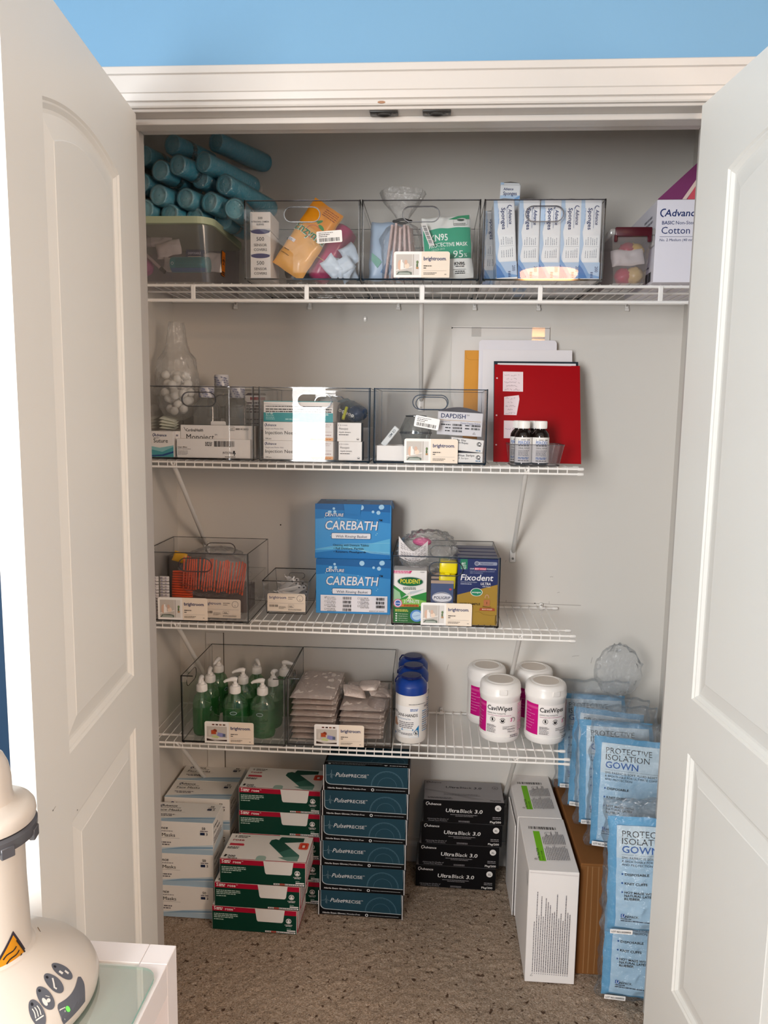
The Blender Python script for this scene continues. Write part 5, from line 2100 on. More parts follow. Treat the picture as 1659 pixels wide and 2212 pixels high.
def bath_art(a, w, h, upper):
    a.poly([(0, h*.72), (w*.3, h*.76), (w, h*.66), (w, h), (0, h)], b2)
    a.poly([(0, h*.90), (w, h*.86), (w, h), (0, h)], b5)
    if upper:
        a.poly([(0, 0), (w, 0), (w, h*.2), (w*.6, h*.12), (w*.3, h*.16), (0, h*.10)], b2)
        a.poly([(0, h*.15), (w*.35, h*.25), (w*.7, h*.27), (w, h*.38), (w, h*.10), (w*.6, h*.17), (w*.3, h*.17)], b3)
        for i in range(5):
            a.line([(w*.45, h*(.20+.004*i)), (w*.75, h*(.14-.008*i)), (w, h*(.08-.012*i+.05))], .0008, b4)
        a.line([(0, h*.16), (w*.4, h*.27), (w, h*.30)], .001, b4)
    rnd = random.Random(4)
    for i in range(16):
        a.ell(rnd.uniform(.05, .95)*w, h*rnd.uniform(.84, .98) if i < 9 else h*rnd.uniform(.08, .8), *[rnd.uniform(.002, .0085) if i < 9 else .0015]*2,
              k('#a9d3ef', .35) if i < 9 else b4, 16)
    sil, dk = k('#e9eaf2', .3), k('#27305c')
    for dx, mm, e in ((.0006, dk, .0009), (0, sil, 0)):
        a.text('D', w*.135-e, h*.775-e*.6, .0105+e, mm, bold=True, shear=.15)
        a.text('ENTURE', w*.178-e, h*.775-e*.6, .0085+e, mm, w=.044+e*2, bold=True, shear=.15)
        a.text('CAREBATH', w*.130-e*1.2, h*.535-e, .0255+e*2, mm, w=.154+e*2.4, bold=True, shear=.14)
    a.text('TM', w*.845, h*.70, .0055, INK, bold=True)
    a.poly(rrect(w*.22, h*.365, w*.745, h*.475, .003), dk)
    a.poly(rrect(w*.224, h*.371, w*.741, h*.469, .003), sil)
    a.text('With Rinsing Basket', w*.275, h*.39, .0072, k('#5d6578'), w=w*.42, bold=True, shear=.15)
    if upper:
        for i, (s, u) in enumerate((('Cleaning with Denture Tablets', .24), ('\u2022 Full Denture, Partials', .25), ('\u2022 Retainers, Mouthguards', .25))):
            a.text(s, w*u, h*(.235-.062*i), .0058, INK, w=w*(.48 if i == 0 else .40 if i == 1 else .43), shear=.05)
        a.poly([(w*.40, h*.81), (w*.60, h*.81), (w*.62, h), (w*.38, h)], b2)
    else:
        a.rect(w*.065, h*.045, w*.96, h*.345, k('#f1eef4'))
        its = (('DCH 2000-1', 'SNOW WHITE'), ('DCH 2000-2J', 'ROSE SKY'), ('DCH 2000-3D', 'TIGERS TUMMY'), ('DCH 2000-TJA', 'ASSORTED COLORS'),
               ('DCH 2000-4D', 'FRIENDLY FROG'), ('DCH 2000-6D', 'SLEEPING PINK'), ('DCH 2000-10D', 'HUNNY PURPLE'))
        for i, (s1, s2) in enumerate(its):
            c, r_ = (0, i) if i < 4 else (1, i-4)
            u, v = w*(.12+.445*c), h*(.285-.071*r_)
            a.line([(u, v), (u+.005, v), (u+.005, v+.005), (u, v+.005), (u, v)], .0006, INK)
            a.text(s1, u+.0075, v+.0012, .0036, INK, w=.024)
            a.text(s2, u+.0075, v-.0042, .0036, INK, w=.0265)
            a.bars(u+.054, v-.003, u+.080, v+.0055, INK, i+2, 40)
        a.line([(w*.122, h*.30), (w*.13, h*.292), (w*.148, h*.325)], .0008, INK)
        a.text('PRODUCT OF TAIWAN', w*.72, h*.058, .003, INK, w=w*.2)


for i, (x, y, z, rz, lab) in enumerate(((.4765, -.176, S3+.0003, .8, 'blue denture bath box with a checklist panel, lower of the two on the third shelf'),
                                        (.4715, -.163, S3+cbh+.0009, 2.0, 'blue denture bath box stacked on top of the other one'))):
    mb = carton(cbw if i == 0 else cbw+.003, cbd-(.005 if i else 0), cbh-(.003 if i else 0), blue1, .001)
    bath_art(Art(mb, front()), cbw, cbh, i == 1)
    if i:
        a = Art(mb, top(cbh-.003))
        a.rect(.003, .003, cbw, cbd-.008, b5)
        a.small(.02, .11, .2, 1, .02, .018, b3, 3, 0)
        a.rect(.06, .02, .16, .09, b2)
        a = Art(mb, rside(cbw+.003))
        a.rect(.0, .0, cbd-.005, cbh-.003, b5)
        mb.add([(cbw+.003, .004, cbh-.004), (cbw+.003, cbd-.01, cbh-.004), (cbw+.010, cbd-.012, cbh-.022), (cbw+.008, .01, cbh-.016)], [(0, 1, 2, 3)], b2)
    tag(mb.build('denture_bath_box', loc=(x, y, z), rot=(0, 0, R(rz))), lab, 'box', 'blue denture bath boxes')

# denture products in the right bin
yb = -.276
x0 = at(848, 1300, yb).x+.001
x1 = at(921, 1300, yb).x
h = at(880, 1232, yb).z-zf3
w = x1-x0
mb = carton(w, .062, h, pm('white_card'))
a = Art(mb, front())
G1, G2, G3 = k('#2f8f3c', .35), k('#1f6f35', .35), k('#8cc65a', .35)
a.poly([(0, 0), (w, 0), (w, h*.60), (w*.5, h*.50), (0, h*.72)], G1)
a.poly([(0, h*.33), (w, h*.33), (w, h*.42), (w*.55, h*.48), (w*.25, h*.44), (0, h*.36)], G3)
a.poly([(0, 0), (w, 0), (w, h*.28), (w*.5, h*.34), (0, h*.30)], G2)
a.poly([(0, h*.40), (w*.25, h*.46), (w*.2, h*.58), (0, h*.66)], k('#9fc9a0', .35))
a.poly([(w*.25, h*.47), (w*.52, h*.60), (w*.95, h*.66), (w*.7, h*.58), (w*.5, h*.54)], k('#c9d3d6', .3))
for i in range(9):
    an = R(20+17*i)
    a.poly([(w*.49-.002, h*.51), (w*.49+.002, h*.51), (w*.49+.016*math.cos(an), h*.49+.016*math.sin(an)*(-1 if i % 2 else 1))], k('#f4f2d9'))
a.poly([(0, h*.94), (w*.50, h*.94), (w*.56, h*.995), (0, h*.995)], k('#d6246f'))
a.small(w*.03, h*.975, w*.48, 2, h*.028, h*.014, k('#f3dbe6'), 3, 0)
a.text('POLIDENT', w*.80, h*.965, .0025, INK, w=w*.13)
a.ell(w*.51, h*.79, w*.40, h*.095, k('#c4cac8', .25))
a.ell(w*.51, h*.79, w*.375, h*.083, k('#0d5a32', .3))
a.ell(w*.51, h*.775, w*.33, h*.055, k('#17743c', .3))
a.text('POLIDENT', w*.515, h*.758, .0115, k('#f4e63a'), w=w*.60, al='C', bold=True)
a.small(w*.30, h*.665, w*.68, 2, h*.026, h*.014, k('#3d5a48'), 4, 0)
a.text('3 MINUTE', w*.33, h*.385, .0085, k('#f2f6ee'), w=w*.46, bold=True)
a.poly([(w*.20, h*.31), (w*.78, h*.315), (w*.76, h*.36), (w*.22, h*.355)], k('#d97b2c'))
a.small(w*.33, h*.342, w*.75, 2, h*.02, h*.012, k('#7c2d12'), 5, 0)
a.ell(w*.15, h*.375, .0125, .0125, k('#c96a8a'))
a.ell(w*.15, h*.375, .0098, .0098, k('#dfe3ef'))
a.ell(w*.15, h*.375, .0078, .0078, k('#3b5fae'))
a.text('POWER', w*.15, h*.362, .0032, k('#f3f3f6'), w=.014, al='C', bold=True)
a.ell(w*.72, h*.145, .0185, .0175, k('#5b8fd0'))
a.ell(w*.72, h*.145, .0135, .0125, k('#b7d3ec'))
a.text('POLIDENT', w*.72, h*.135, .003, k('#3d6fb4'), w=.020, al='C', rot=R(12))
a.small(w*.07, h*.245, w*.48, 2, h*.024, h*.012, k('#e6e26a'), 6, .1)
for i, s in enumerate(('Full dentures', 'Partial dentures', 'Retainers & aligners', 'Mouthguards')):
    v = h*(.165-.042*i)
    a.ell(w*.11, v+.0012, .003, .0018, k('#e8efe6'))
    a.text(s, w*.18, v, .0027, k('#dcebd9'), w=w*.27)
a = Art(mb, rside(w))
a.rect(0, 0, .062, h, k('#c98f4a'))
a.text('IMPROVED FORMULA', .004, h*.72, .0042, k('#3c2a10'), w=.05, rot=R(-90), bold=True)
tag(mb.build('denture_cleanser_box', loc=(x0, yb, zf3)), 'green and white denture cleanser tablet box at the left front of the denture bin', 'box')

gx0, gx1 = at(930, 1300, -.266).x, at(979, 1300, -.266).x
w, h = gx1-gx0, at(950, 1254, -.266).z-zf3
for i in range(3):
    mb = carton(w, .024, h+.006*i, pm('slate_blue_card', '#48577f', .35, .4))
    a = Art(mb, front())
    a.rect(0, h*.93, w, h+.006*i, k('#b19a8a'))
    if i == 0:
        a.ell(w*.5, h*.60, w*.44, h*.13, k('#c9ccd6', .25))
        a.ell(w*.5, h*.60, w*.42, h*.118, k('#20254a'))
        a.ell(w*.5, h*.60, w*.42, h*.105, k('#e9e9f0'))
        a.text('POLIGRIP', w*.5, h*.565, .0078, k('#23264a'), w=w*.72, al='C', bold=True, shear=.12)
        a.ell(w*.86, h*.80, .0038, .0026, k('#d2434f'))
        a.poly([(w*.45, h*.40), (w*.95, h*.44), (w*.55, h*.34)], k('#aeb7cf'))
        a.rect(w*.28, h*.335, w*.66, h*.365, k('#b99b4a'))
        a.ell(w*.40, h*.24, w*.28, h*.06, k('#d5d8e2'))
    tag(mb.build('adhesive_box', loc=(gx0, -.266+.0246*i, zf3)), ('slate blue denture adhesive box, front one of three between the cleanser and the navy box',
        'slate blue denture adhesive box, second of three in the denture bin', 'slate blue denture adhesive box, rearmost of three in the denture bin')[i], 'box', 'slate blue adhesive boxes')
t = thing('denture_case', 'bright yellow plastic denture case resting on the slate blue boxes', 'case')
p0 = at(947, 1252, -.262)
w, h = at(986, 1220, -.255).x-p0.x, at(966, 1194, -.25).z-at(966, 1254, -.25).z
yel = pm('yellow_plastic', '#f0dc10', .25, .5)
mb = MB()
mb.box(0, w*.96, 0, .045, 0, h*.55, yel, .006, 3)
mb.build('base', t, smooth=True)
mb = MB()
mb.box(-.0008, w, -.001, .046, h*.555, h, yel, .006, 3)
mb.box(w*.3, w*.6, -.0025, .0, h*.48, h*.60, yel, .001)
mb.build('lid', t, smooth=True)
t.location, t.rotation_euler = (p0.x, -.263, zf3+.098), (0, R(3), 0)
fx0 = at(987, 1300, yb).x
fx1 = bin3C.location.x+.2955
w = fx1-fx0
h = at(1030, 1207, yb).z-zf3
for i in range(4):
    hh = h+.001*i
    mb = carton(w, .048, hh, pm('navy_card', '#1d2a63', .3, .45))
    if i == 0:
        a = Art(mb, front())
        gold = k('#ad8a33', .3)
        a.poly([(0, 0), (w, 0), (w, h*.62), (0, h*.45)], gold)
        a.rect(w*.06, h*.84, w*.24, h*.99, k('#1f7d5a'))
        a.text('#1', w*.09, h*.905, .0075, k('#eef3f0'), bold=True)
        a.small(w*.09, h*.885, w*.21, 3, h*.022, h*.011, k('#cfe3da'), 2, 0)
        a.poly(rrect(w*.42, h*.905, w*.97, h*.955, .003), k('#9aa0b6'))
        a.ell(w*.47, h*.93, .0062, .0062, k('#dfe2ea'))
        a.ell(w*.47, h*.93, .0050, .0050, k('#1d2a63'))
        a.ring(w*.47, h*.93, .0030, .0009, k('#dfe2ea'))
        a.text('TECHNOLOGY', w*.56, h*.917, .0040, k('#1d2a63'), w=w*.32, bold=True)
        a.text('OUR', w*.30, h*.84, .0038, k('#eceaf2'), w=w*.10, bold=True, shear=.15)
        a.rect(w*.415, h*.833, w*.705, h*.868, k('#d4476a'))
        a.text('BEST HOLD', w*.42, h*.84, .0038, k('#f6eaf0'), w=w*.28, bold=True, shear=.15)
        a.text('FORMULA', w*.72, h*.84, .0038, k('#eceaf2'), w=w*.23, bold=True, shear=.15)
        a.text('FOR UP TO 12 HOURS OF COMFORT', w*.30, h*.805, .0030, k('#aab2cf'), w=w*.62, shear=.15)
        a.text('AND CONFIDENCE', w*.30, h*.78, .0030, k('#aab2cf'), w=w*.32, shear=.15)
        a.text('Fixodent', w*.075, h*.675, .0165, k('#f4f3f6'), w=w*.80, bold=True, shear=.16)
        a.text('DENTURE ADHESIVE CREAM', w*.08, h*.640, .0028, k('#c9cee0'), w=w*.40)
        a.small(w*.08, h*.615, w*.35, 1, .003, .002, k('#c9cee0'), 4, 0)
        a.text('ULTRA', w*.575, h*.610, .0070, k('#f4f3f6'), w=w*.25, bold=True, shear=.16)
        a.text('with Scope', w*.62, h*.580, .0036, k('#e4e4ee'), w=w*.20, bold=True)
        a.ell(w*.48, h*.50, w*.15, h*.062, k('#eef2ef'))
        a.ell(w*.48, h*.50, w*.135, h*.055, k('#1d8a63'))
        a.text('scope', w*.48, h*.487, .0050, k('#f2f6f3'), w=w*.22, al='C', bold=True)
        a.text('FREE SAMPLE', w*.07, h*.305, .0056, k('#3c2c10'), w=w*.51, bold=True)
        a.small(w*.07, h*.275, w*.4, 1, .003, .0024, k('#3c2c10'), 4, 0)
        cop = k('#b5714a', .3)
        a.rect(w*.665, h*.30, w*.82, h*.39, cop)
        a.ring(w*.742, h*.415, w*.055, .0022, k('#c99a7c', .3), 0, 180, ry=h*.055)
        a.rect(w*.735, h*.325, w*.75, h*.36, k('#5a2f1c'))
        a.line([(w*.64, h*.29), (w*.80, h*.275), (w*.85, h*.285)], .0016, k('#6a3a24'))
        a.poly([(w*.56, h*.225), (w*.95, h*.225), (w*.93, h*.265), (w*.58, h*.265)], k('#a8482c'))
        a.text('MAX HOLD', w*.755, h*.237, .0034, k('#f2dcc9'), w=w*.25, al='C', bold=True)
        a.line([(w*.45, h*.20), (w*.55, h*.21), (w*.66, h*.17), (w*.8, h*.155), (w, h*.16)], .0006, k('#7c6222'))
        for q in range(3):
            a.ell(w*(.55+.15*q), .0012, .0012, .0010, INK)
        a.line([(w*.975, h*.02), (w*.965, h*.07), (w*.975, h*.16)], .0012, INK)
    a = Art(mb, top(hh))
    a.rect(.0, .0, w, .048, k('#77788a'))
    a.rect(.0, .0, w, .006, k('#4c4d60'))
    tag(mb.build('denture_cream_box', loc=(fx0, yb+.0485*i, zf3)), ('navy and gold denture cream box in front of its row, in the denture bin', 'navy denture cream box, second of the row of four',
        'navy denture cream box, third of the row of four', 'navy denture cream box, rearmost of the row of four')[i], 'box', 'navy denture cream boxes')
mb = carton(.036, .05, .16, k('#23714f'))
a = Art(mb, front())
a.rect(.004, .125, .030, .150, k('#195c40'))
a.ell(.017, .135, .008, .009, k('#ece8e4'))
a.ell(.018, .135, .004, .006, k('#3c3030'))
a.small(.004, .155, .028, 1, .003, .0022, k('#cfe0d6'), 3, 0)
tag(mb.build('green_box', loc=(gx0+.022, -.150, zf3+.001)), 'narrow green box standing behind the yellow denture case', 'box')
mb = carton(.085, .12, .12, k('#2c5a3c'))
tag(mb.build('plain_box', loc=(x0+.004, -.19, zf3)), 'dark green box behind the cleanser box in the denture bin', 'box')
mb = MB()
blob(mb, at(902, 1190, -.20), .076, .055, .056, M['film'], 8, .28, 60, 36, .9, 4)
tag(fit(mb.build('crumpled_bag', smooth='all'), .713, None, None, -.006), 'crumpled clear bag bulging over the top of the denture bin', 'bag')
mb = MB()
pillow(mb, .085, .045, .003, pm('printed_leaflet', '#e4e0e2', .6, .25), 16, 12, 4, .006)
mb = MB()
lf = pm('printed_leaflet', '#e4e0e2', .6, .25)


def leaf(u, v):
    hh = .020+.040*abs(2*u-1)**1.3*(1 if u < .5 else .72)
    return V((.082*u, -.014*math.sin(math.pi*u)-.01*v, hh*v-.012*math.sin(math.pi*u)*(1-v)))


mb.grid(leaf, 24, 10, lf)
mb.grid(lambda u, v: leaf(u, v)+V((0, .0006, 0)), 24, 10, lf)
a = Art(mb, lambda u, v, d: leaf(u/.082, v)+V((0, -d, 0)), lift=.0004)
for i in range(7):
    v = .90-.115*i
    for s in range(9):
        u = .006+.008*s
        if (s+i) % 4:
            a.rect(u, v, u+.006, v+.035, GREY)
a.text('WARNING', .016, .06, .09, INK, w=.045, bold=True)
p = at(861, 1200, -.262)
tag(mb.build('leaflet', loc=(p.x, -.255, p.z-.004)), 'curled printed leaflet in the crumpled bag over the denture bin', 'leaflet')
mb = MB()
blob(mb, at(912, 1170, -.205), .026, .02, .012, pm('bright_pink_plastic', '#dd4b8f', .3, .45), 3, .12)
tag(mb.build('pink_case', smooth='all'), 'bright pink plastic piece inside the crumpled bag over the denture bin', 'case')

# ------------------------------------------------------------------ fourth shelf
zf4 = S4+.0069
bin4A = storage_bin('clear scoop-front bin of green pump bottles on the lowest shelf', .1105, -.322, S4, 'scoop', D=.304)
price_card(bin4A, .0675, .0035, scoop=True)
bin4B = storage_bin('clear scoop-front bin of pinkish netted pads on the lowest shelf', .4150, -.312, S4, 'scoop', D=.296, rot=R(.8))
price_card(bin4B, .079, .0035, scoop=True)

gel = clear('green_gel', '#a9d4ae', .05, .03, .30, '#4fa562', edge=.35)
gel2 = clear('green_gel_empty', '#d5ead7', .06, .03, .12, '#8cc79a', edge=.4)
pw = pm('white_pump_plastic', '#f0eeec', .35, .4)


def pump_bottle():
    t = thing('pump_bottle', '', 'pump bottle', group='green gel pump bottles')
    mb = MB()
    pr = [(.001, .001), (.028, .001), (.034, .005), (.0365, .014), (.0368, .060), (.0368, .088), (.0350, .102), (.029, .114), (.019, .123), (.0145, .127), (.0135, .131)]
    mt = Matrix.Diagonal((1, .72, 1, 1))
    mb.lathe(pr[:6], gel, 40, mat=mt)
    mb.lathe(pr[5:], gel2, 40, mat=mt)
    mb.lathe([(.001, .087), (.0355, .087)], gel, 40, mat=mt)
    ef = lambda u, v, d: V(((.0368+d)*math.sin(u/.0368), -(.0368+d)*.72*math.cos(u/.0368)-d, v))
    a = Art(mb, ef, curved=True, lift=.0004)
    lb_ = clear('gel_label', '#9cc7a2', .05, .08, .35, '#5aa86c')
    a.rect(-.026, .020, .026, .082, lb_)
    a.ell(-.004, .076, .010, .0052, k('#28476e'))
    a.ring(-.004, .076, .010, .0012, k('#b9c9d6'), ry=.0052)
    a.text('AloeGel', -.018, .0545, .0072, k('#23452f'), w=.037)
    a.small(-.016, .047, .016, 3, .004, .0014, k('#3f6b4b'), 4, .2)
    a.small(-.014, .0265, .010, 1, .004, .0024, k('#2d6b46'), 5, 0)
    mb.build('bottle', t, smooth=True)
    mb = MB()
    mb.lathe([(.0138, .128), (.0155, .129), (.0155, .146), (.0135, .149), (.009, .150), (.0085, .156), (.0055, .157), (.0055, .166)], pw, 28)
    for j in range(28):
        g = 2*math.pi*j/28
        mb.box(.0153, .0159, -.0005, .0005, .130, .145, pw, mat=Matrix.Rotation(g, 4, 'Z'))
    mb.tube([(.006, 0, .168), (0, 0, .1695), (-.010, 0, .1695), (-.026, 0, .1655), (-.032, 0, .1615)], [.006, .0075, .0065, .0045, .0035], pw, 12)
    mb.build('pump', t, smooth=True)
    mb = MB()
    mb.lathe([(.0075, .131), (.0075, .110), (.005, .107), (.005, .098), (.002, .096), (.002, .01)], clear('pump_tube', '#d7e6d6', .08, .05, .35, '#d3dcc6'), 14)
    mb.build('dip_tube', t, smooth=True)
    return t


PB = [(435, 1478, -.262, 95, 'front left'), (508, 1477, -.268, 10, 'front middle'), (567, 1478, -.272, 2, 'front right'),
      (454, 1452, -.185, 100, 'middle left'), (525, 1452, -.188, 8, 'centre'), (590, 1452, -.196, -100, 'middle right, its spout turned to the room,'),
      (472, 1425, -.095, 80, 'back left'), (554, 1424, -.095, 120, 'back middle'), (614, 1428, -.105, 180, 'back right')]
proto = pump_bottle()
for i, (px, py, y, rz, lab) in enumerate(PB):
    loc = V((at(px, py, y).x, y, zf4))
    loc.x = min(loc.x, bin4A.location.x+.258)
    loc.x = max(loc.x, bin4A.location.x+.042)
    lab = 'green aloe gel pump bottle, %s of the nine' % lab
    rot = (0, 0, R(rz))
    if i == 0:
        proto.location, proto.rotation_euler, proto['label'] = loc, rot, lab
    else:
        dup(proto, loc, rot, lab)

# netted pads in clear film, two heaps
pad = pm('pinkish_netted_pad', '#fbe8de', .7, .2, bump=1, bscale=150, var=.14, vscale=110)
padf = clear('pad_film', '#fbf7f6', .09, .13, .10, '#f3e6e2', bump=1, bscale=70)
rnd = random.Random(3)
pp = None
for i in range(14):
    if pp is None:
        mb = MB()
        pillow(mb, .128, .235, .0125, pad, 16, 20, 3, .0012, sc=60)
        pillow(mb, .128, .235, .0135, padf, 20, 24, 9, .0012, sc=45)
        pp = mb.build('pad_pack', smooth='all')
        tag(pp, '', 'pad pack', 'netted pad packs')
        o = pp
    else:
        o = pp.copy()
        COL.objects.link(o)
    if i < 8:
        o.location = (.418+.012, -.292+rnd.uniform(-.004, .004), zf4+.0095+.0170*i)
        o.rotation_euler = (R(-90), 0, R(rnd.uniform(-2, 2)))
        o['label'] = 'pinkish netted pad pack, number %d from the bottom in the left heap of the pad bin' % (i+1)
        inside(o, bin4B, False)
        fit(o, None, .552)
    else:
        o.location = (.562, -.285+rnd.uniform(-.004, .004), zf4+.0095+.0170*(i-8))
        o.rotation_euler = (R(-90), 0, R(rnd.uniform(-4, 4)))
        o['label'] = 'pinkish netted pad pack, number %d from the bottom in the right heap of the pad bin' % (i-7)
        inside(o, bin4B, False)
ORD = ('lowest', 'second', 'third', 'fourth', 'fifth', 'sixth', 'seventh', 'topmost')
rest = [q for q in bpy.data.objects if q.name.startswith('pad_pack')]
for i, q in enumerate(rest):
    q['label'] = 'pinkish netted pad pack, %s of the %s heap in the pad bin' % ((ORD[i], 'left') if i < 8 else (ORD[i-8] if i < 13 else 'topmost', 'right'))
for i, (x, y, z, rx, ry, rz, lab) in enumerate(((.572, -.250, zf4+.126, -76, 12, 14, 'small netted packet tilted on top of the right heap, nearest the front'),
                                                (.600, -.205, zf4+.124, -80, -8, -12, 'small netted packet on top of the right heap, towards the back'),
                                                (.650, -.235, zf4+.122, -84, 10, 20, 'small netted packet at the right wall on top of the right heap'))):
    mb = MB()
    pillow(mb, .066, .058, .013, pad, 12, 12, i+3, .002, sc=60)
    pillow(mb, .066, .058, .0165, padf, 16, 16, i+13, .004, sc=45)
    o = mb.build('pad_packet', smooth='all', loc=(x, y, z), rot=(R(rx), R(ry), R(rz)))
    inside(o, bin4B, False)
    tag(o, lab, 'pad packet', 'small netted packets')
mb = MB()
blob(mb, (.672, -.235, zf4+.10), .030, .04, .026, padf, 4, .2, 24, 14)
tag(inside(mb.build('film_scrap', smooth='all'), bin4B, False), 'crumpled clear film at the right wall of the pad bin', 'film')


# blue-capped hand wipes
def wipe_tub():
    t = thing('hand_wipe_canister', '', 'canister', group='blue-capped hand wipe canisters')
    body, capb = pm('ivory_canister_plastic', '#efe9e2', .4, .35), pm('royal_blue_plastic', '#123a8c', .35, .45)
    capd = pm('dark_blue_lid', '#151f57', .35, .4)
    rr_ = .0455
    mb = MB()
    mb.lathe([(.001, 0), (.040, 0), (.0438, .003), (rr_, .010), (rr_, .132), (.0446, .137), (.0446, .150)], body, 48)
    a = Art(mb, cyl_fn(rr_), curved=True)
    a.rect(-.052, .020, .031, .114, k('#f5f3f2'))
    wb = k('#1b7fb8')
    a.poly([(-.052+.083*i/20, .0202) for i in range(21)]+[(.031-.083*i/20, .0315+.030*max(0, (1-i/20)-.62)**1.1*2.6-.004*math.sin(math.pi*i/20)*2) for i in range(21)], wb)
    a.text('PDI', -.052, .0905, .0068, INK, w=.012, bold=True, shear=.15)
    a.text('SANI-HANDS', -.0365, .0840, .0088, INK, w=.063, bold=True)
    a.text('Instant Hand Sanitizing Wipes', -.038, .0755, .0042, k('#5d7fa6'), w=.044)
    a.small(.004, .1055, .028, 2, .004, .0022, k('#2d5fa6'), 2, .05)
    for i in range(4):
        a.small(-.030, .0660-.0052*i, .016, 1, .004, .0021, k('#4f4a52'), i+3, .15)
    a.poly(rrect(-.021, .0425, .014, .0480, .0027), wb)
    a.small(-.018, .0445, .011, 1, .003, .0018, k('#dcecf5'), 3, 0)
    a.ell(-.045, .064, .007, .012, k('#d8ab8f'))
    a.ell(-.040, .057, .006, .005, k('#caa088'))
    a.text('135', -.0365, .0315, .0085, k('#35393f'), w=.0125)
    a.small(-.022, .0335, .012, 2, .0035, .0016, k('#6a666c'), 5, .1)
    a.ell(.0215, .0360, .0066, .0066, k('#f5f3f2'))
    a.ring(.0215, .0360, .0066, .0010, INK)
    a.rect(.0195, .032, .0228, .0385, INK)
    a.line([(.0170, .0405), (.0262, .0315)], .0009, INK)
    a.text('DO NOT FLUSH', .003, .0225, .0042, k('#eef5fa'), w=.0255, bold=True)
    a.small(.0, .121, .052, 1, .003, .0016, k('#5a5a60'), 8, 0)
    for i in range(10):
        a.small(.040, .098-.0065*i, .070, 1, .004, .0022, k('#55607a') if i % 3 else wb, i+20, .4)
    a.text('SANI-HANDS', .046, .110, .006, INK, w=.03, bold=True)
    mb.build('body', t, smooth=True)
    mb = MB()
    mb.lathe([(.0447, .146), (.0465, .147), (.0465, .168), (.0455, .1715), (.0370, .183), (.0280, .1885), (.001, .189)], capb, 48)
    mb.build('cap', t, smooth=True)
    mb = MB()
    mb.lathe([(.028, .1886), (.0295, .1900), (.0295, .1935), (.0275, .1952), (.001, .1955)], capd, 40)
    mb.box(-.008, .008, -.0335, -.026, .1895, .1925, capd, .001)
    mb.tube([(-.026, .004, .191), (-.040, .004, .188), (-.0475, .004, .176), (-.0475, .004, .168)], .0022, capd, 8)
    mb.build('flip_lid', t, smooth=True)
    return t


proto = wipe_tub()
for i, (px, py, y, rz, lab) in enumerate(((887, 1560, -.2290, -6, 'blue-capped hand wipe canister in front of the row of three'), (893, 1450, -.1365, 12, 'blue-capped hand wipe canister in the middle of the row of three'),
                                          (890, 1430, -.0475, -20, 'blue-capped hand wipe canister at the back against the wall'))):
    x = at(px, py, y).x
    loc = V((max(x, .7185+.0485), y, S4+.0005))
    if i == 0:
        proto.location, proto.rotation_euler, proto['label'] = loc, (0, 0, R(rz)), lab
    else:
        dup(proto, loc, (0, 0, R(rz)), lab)


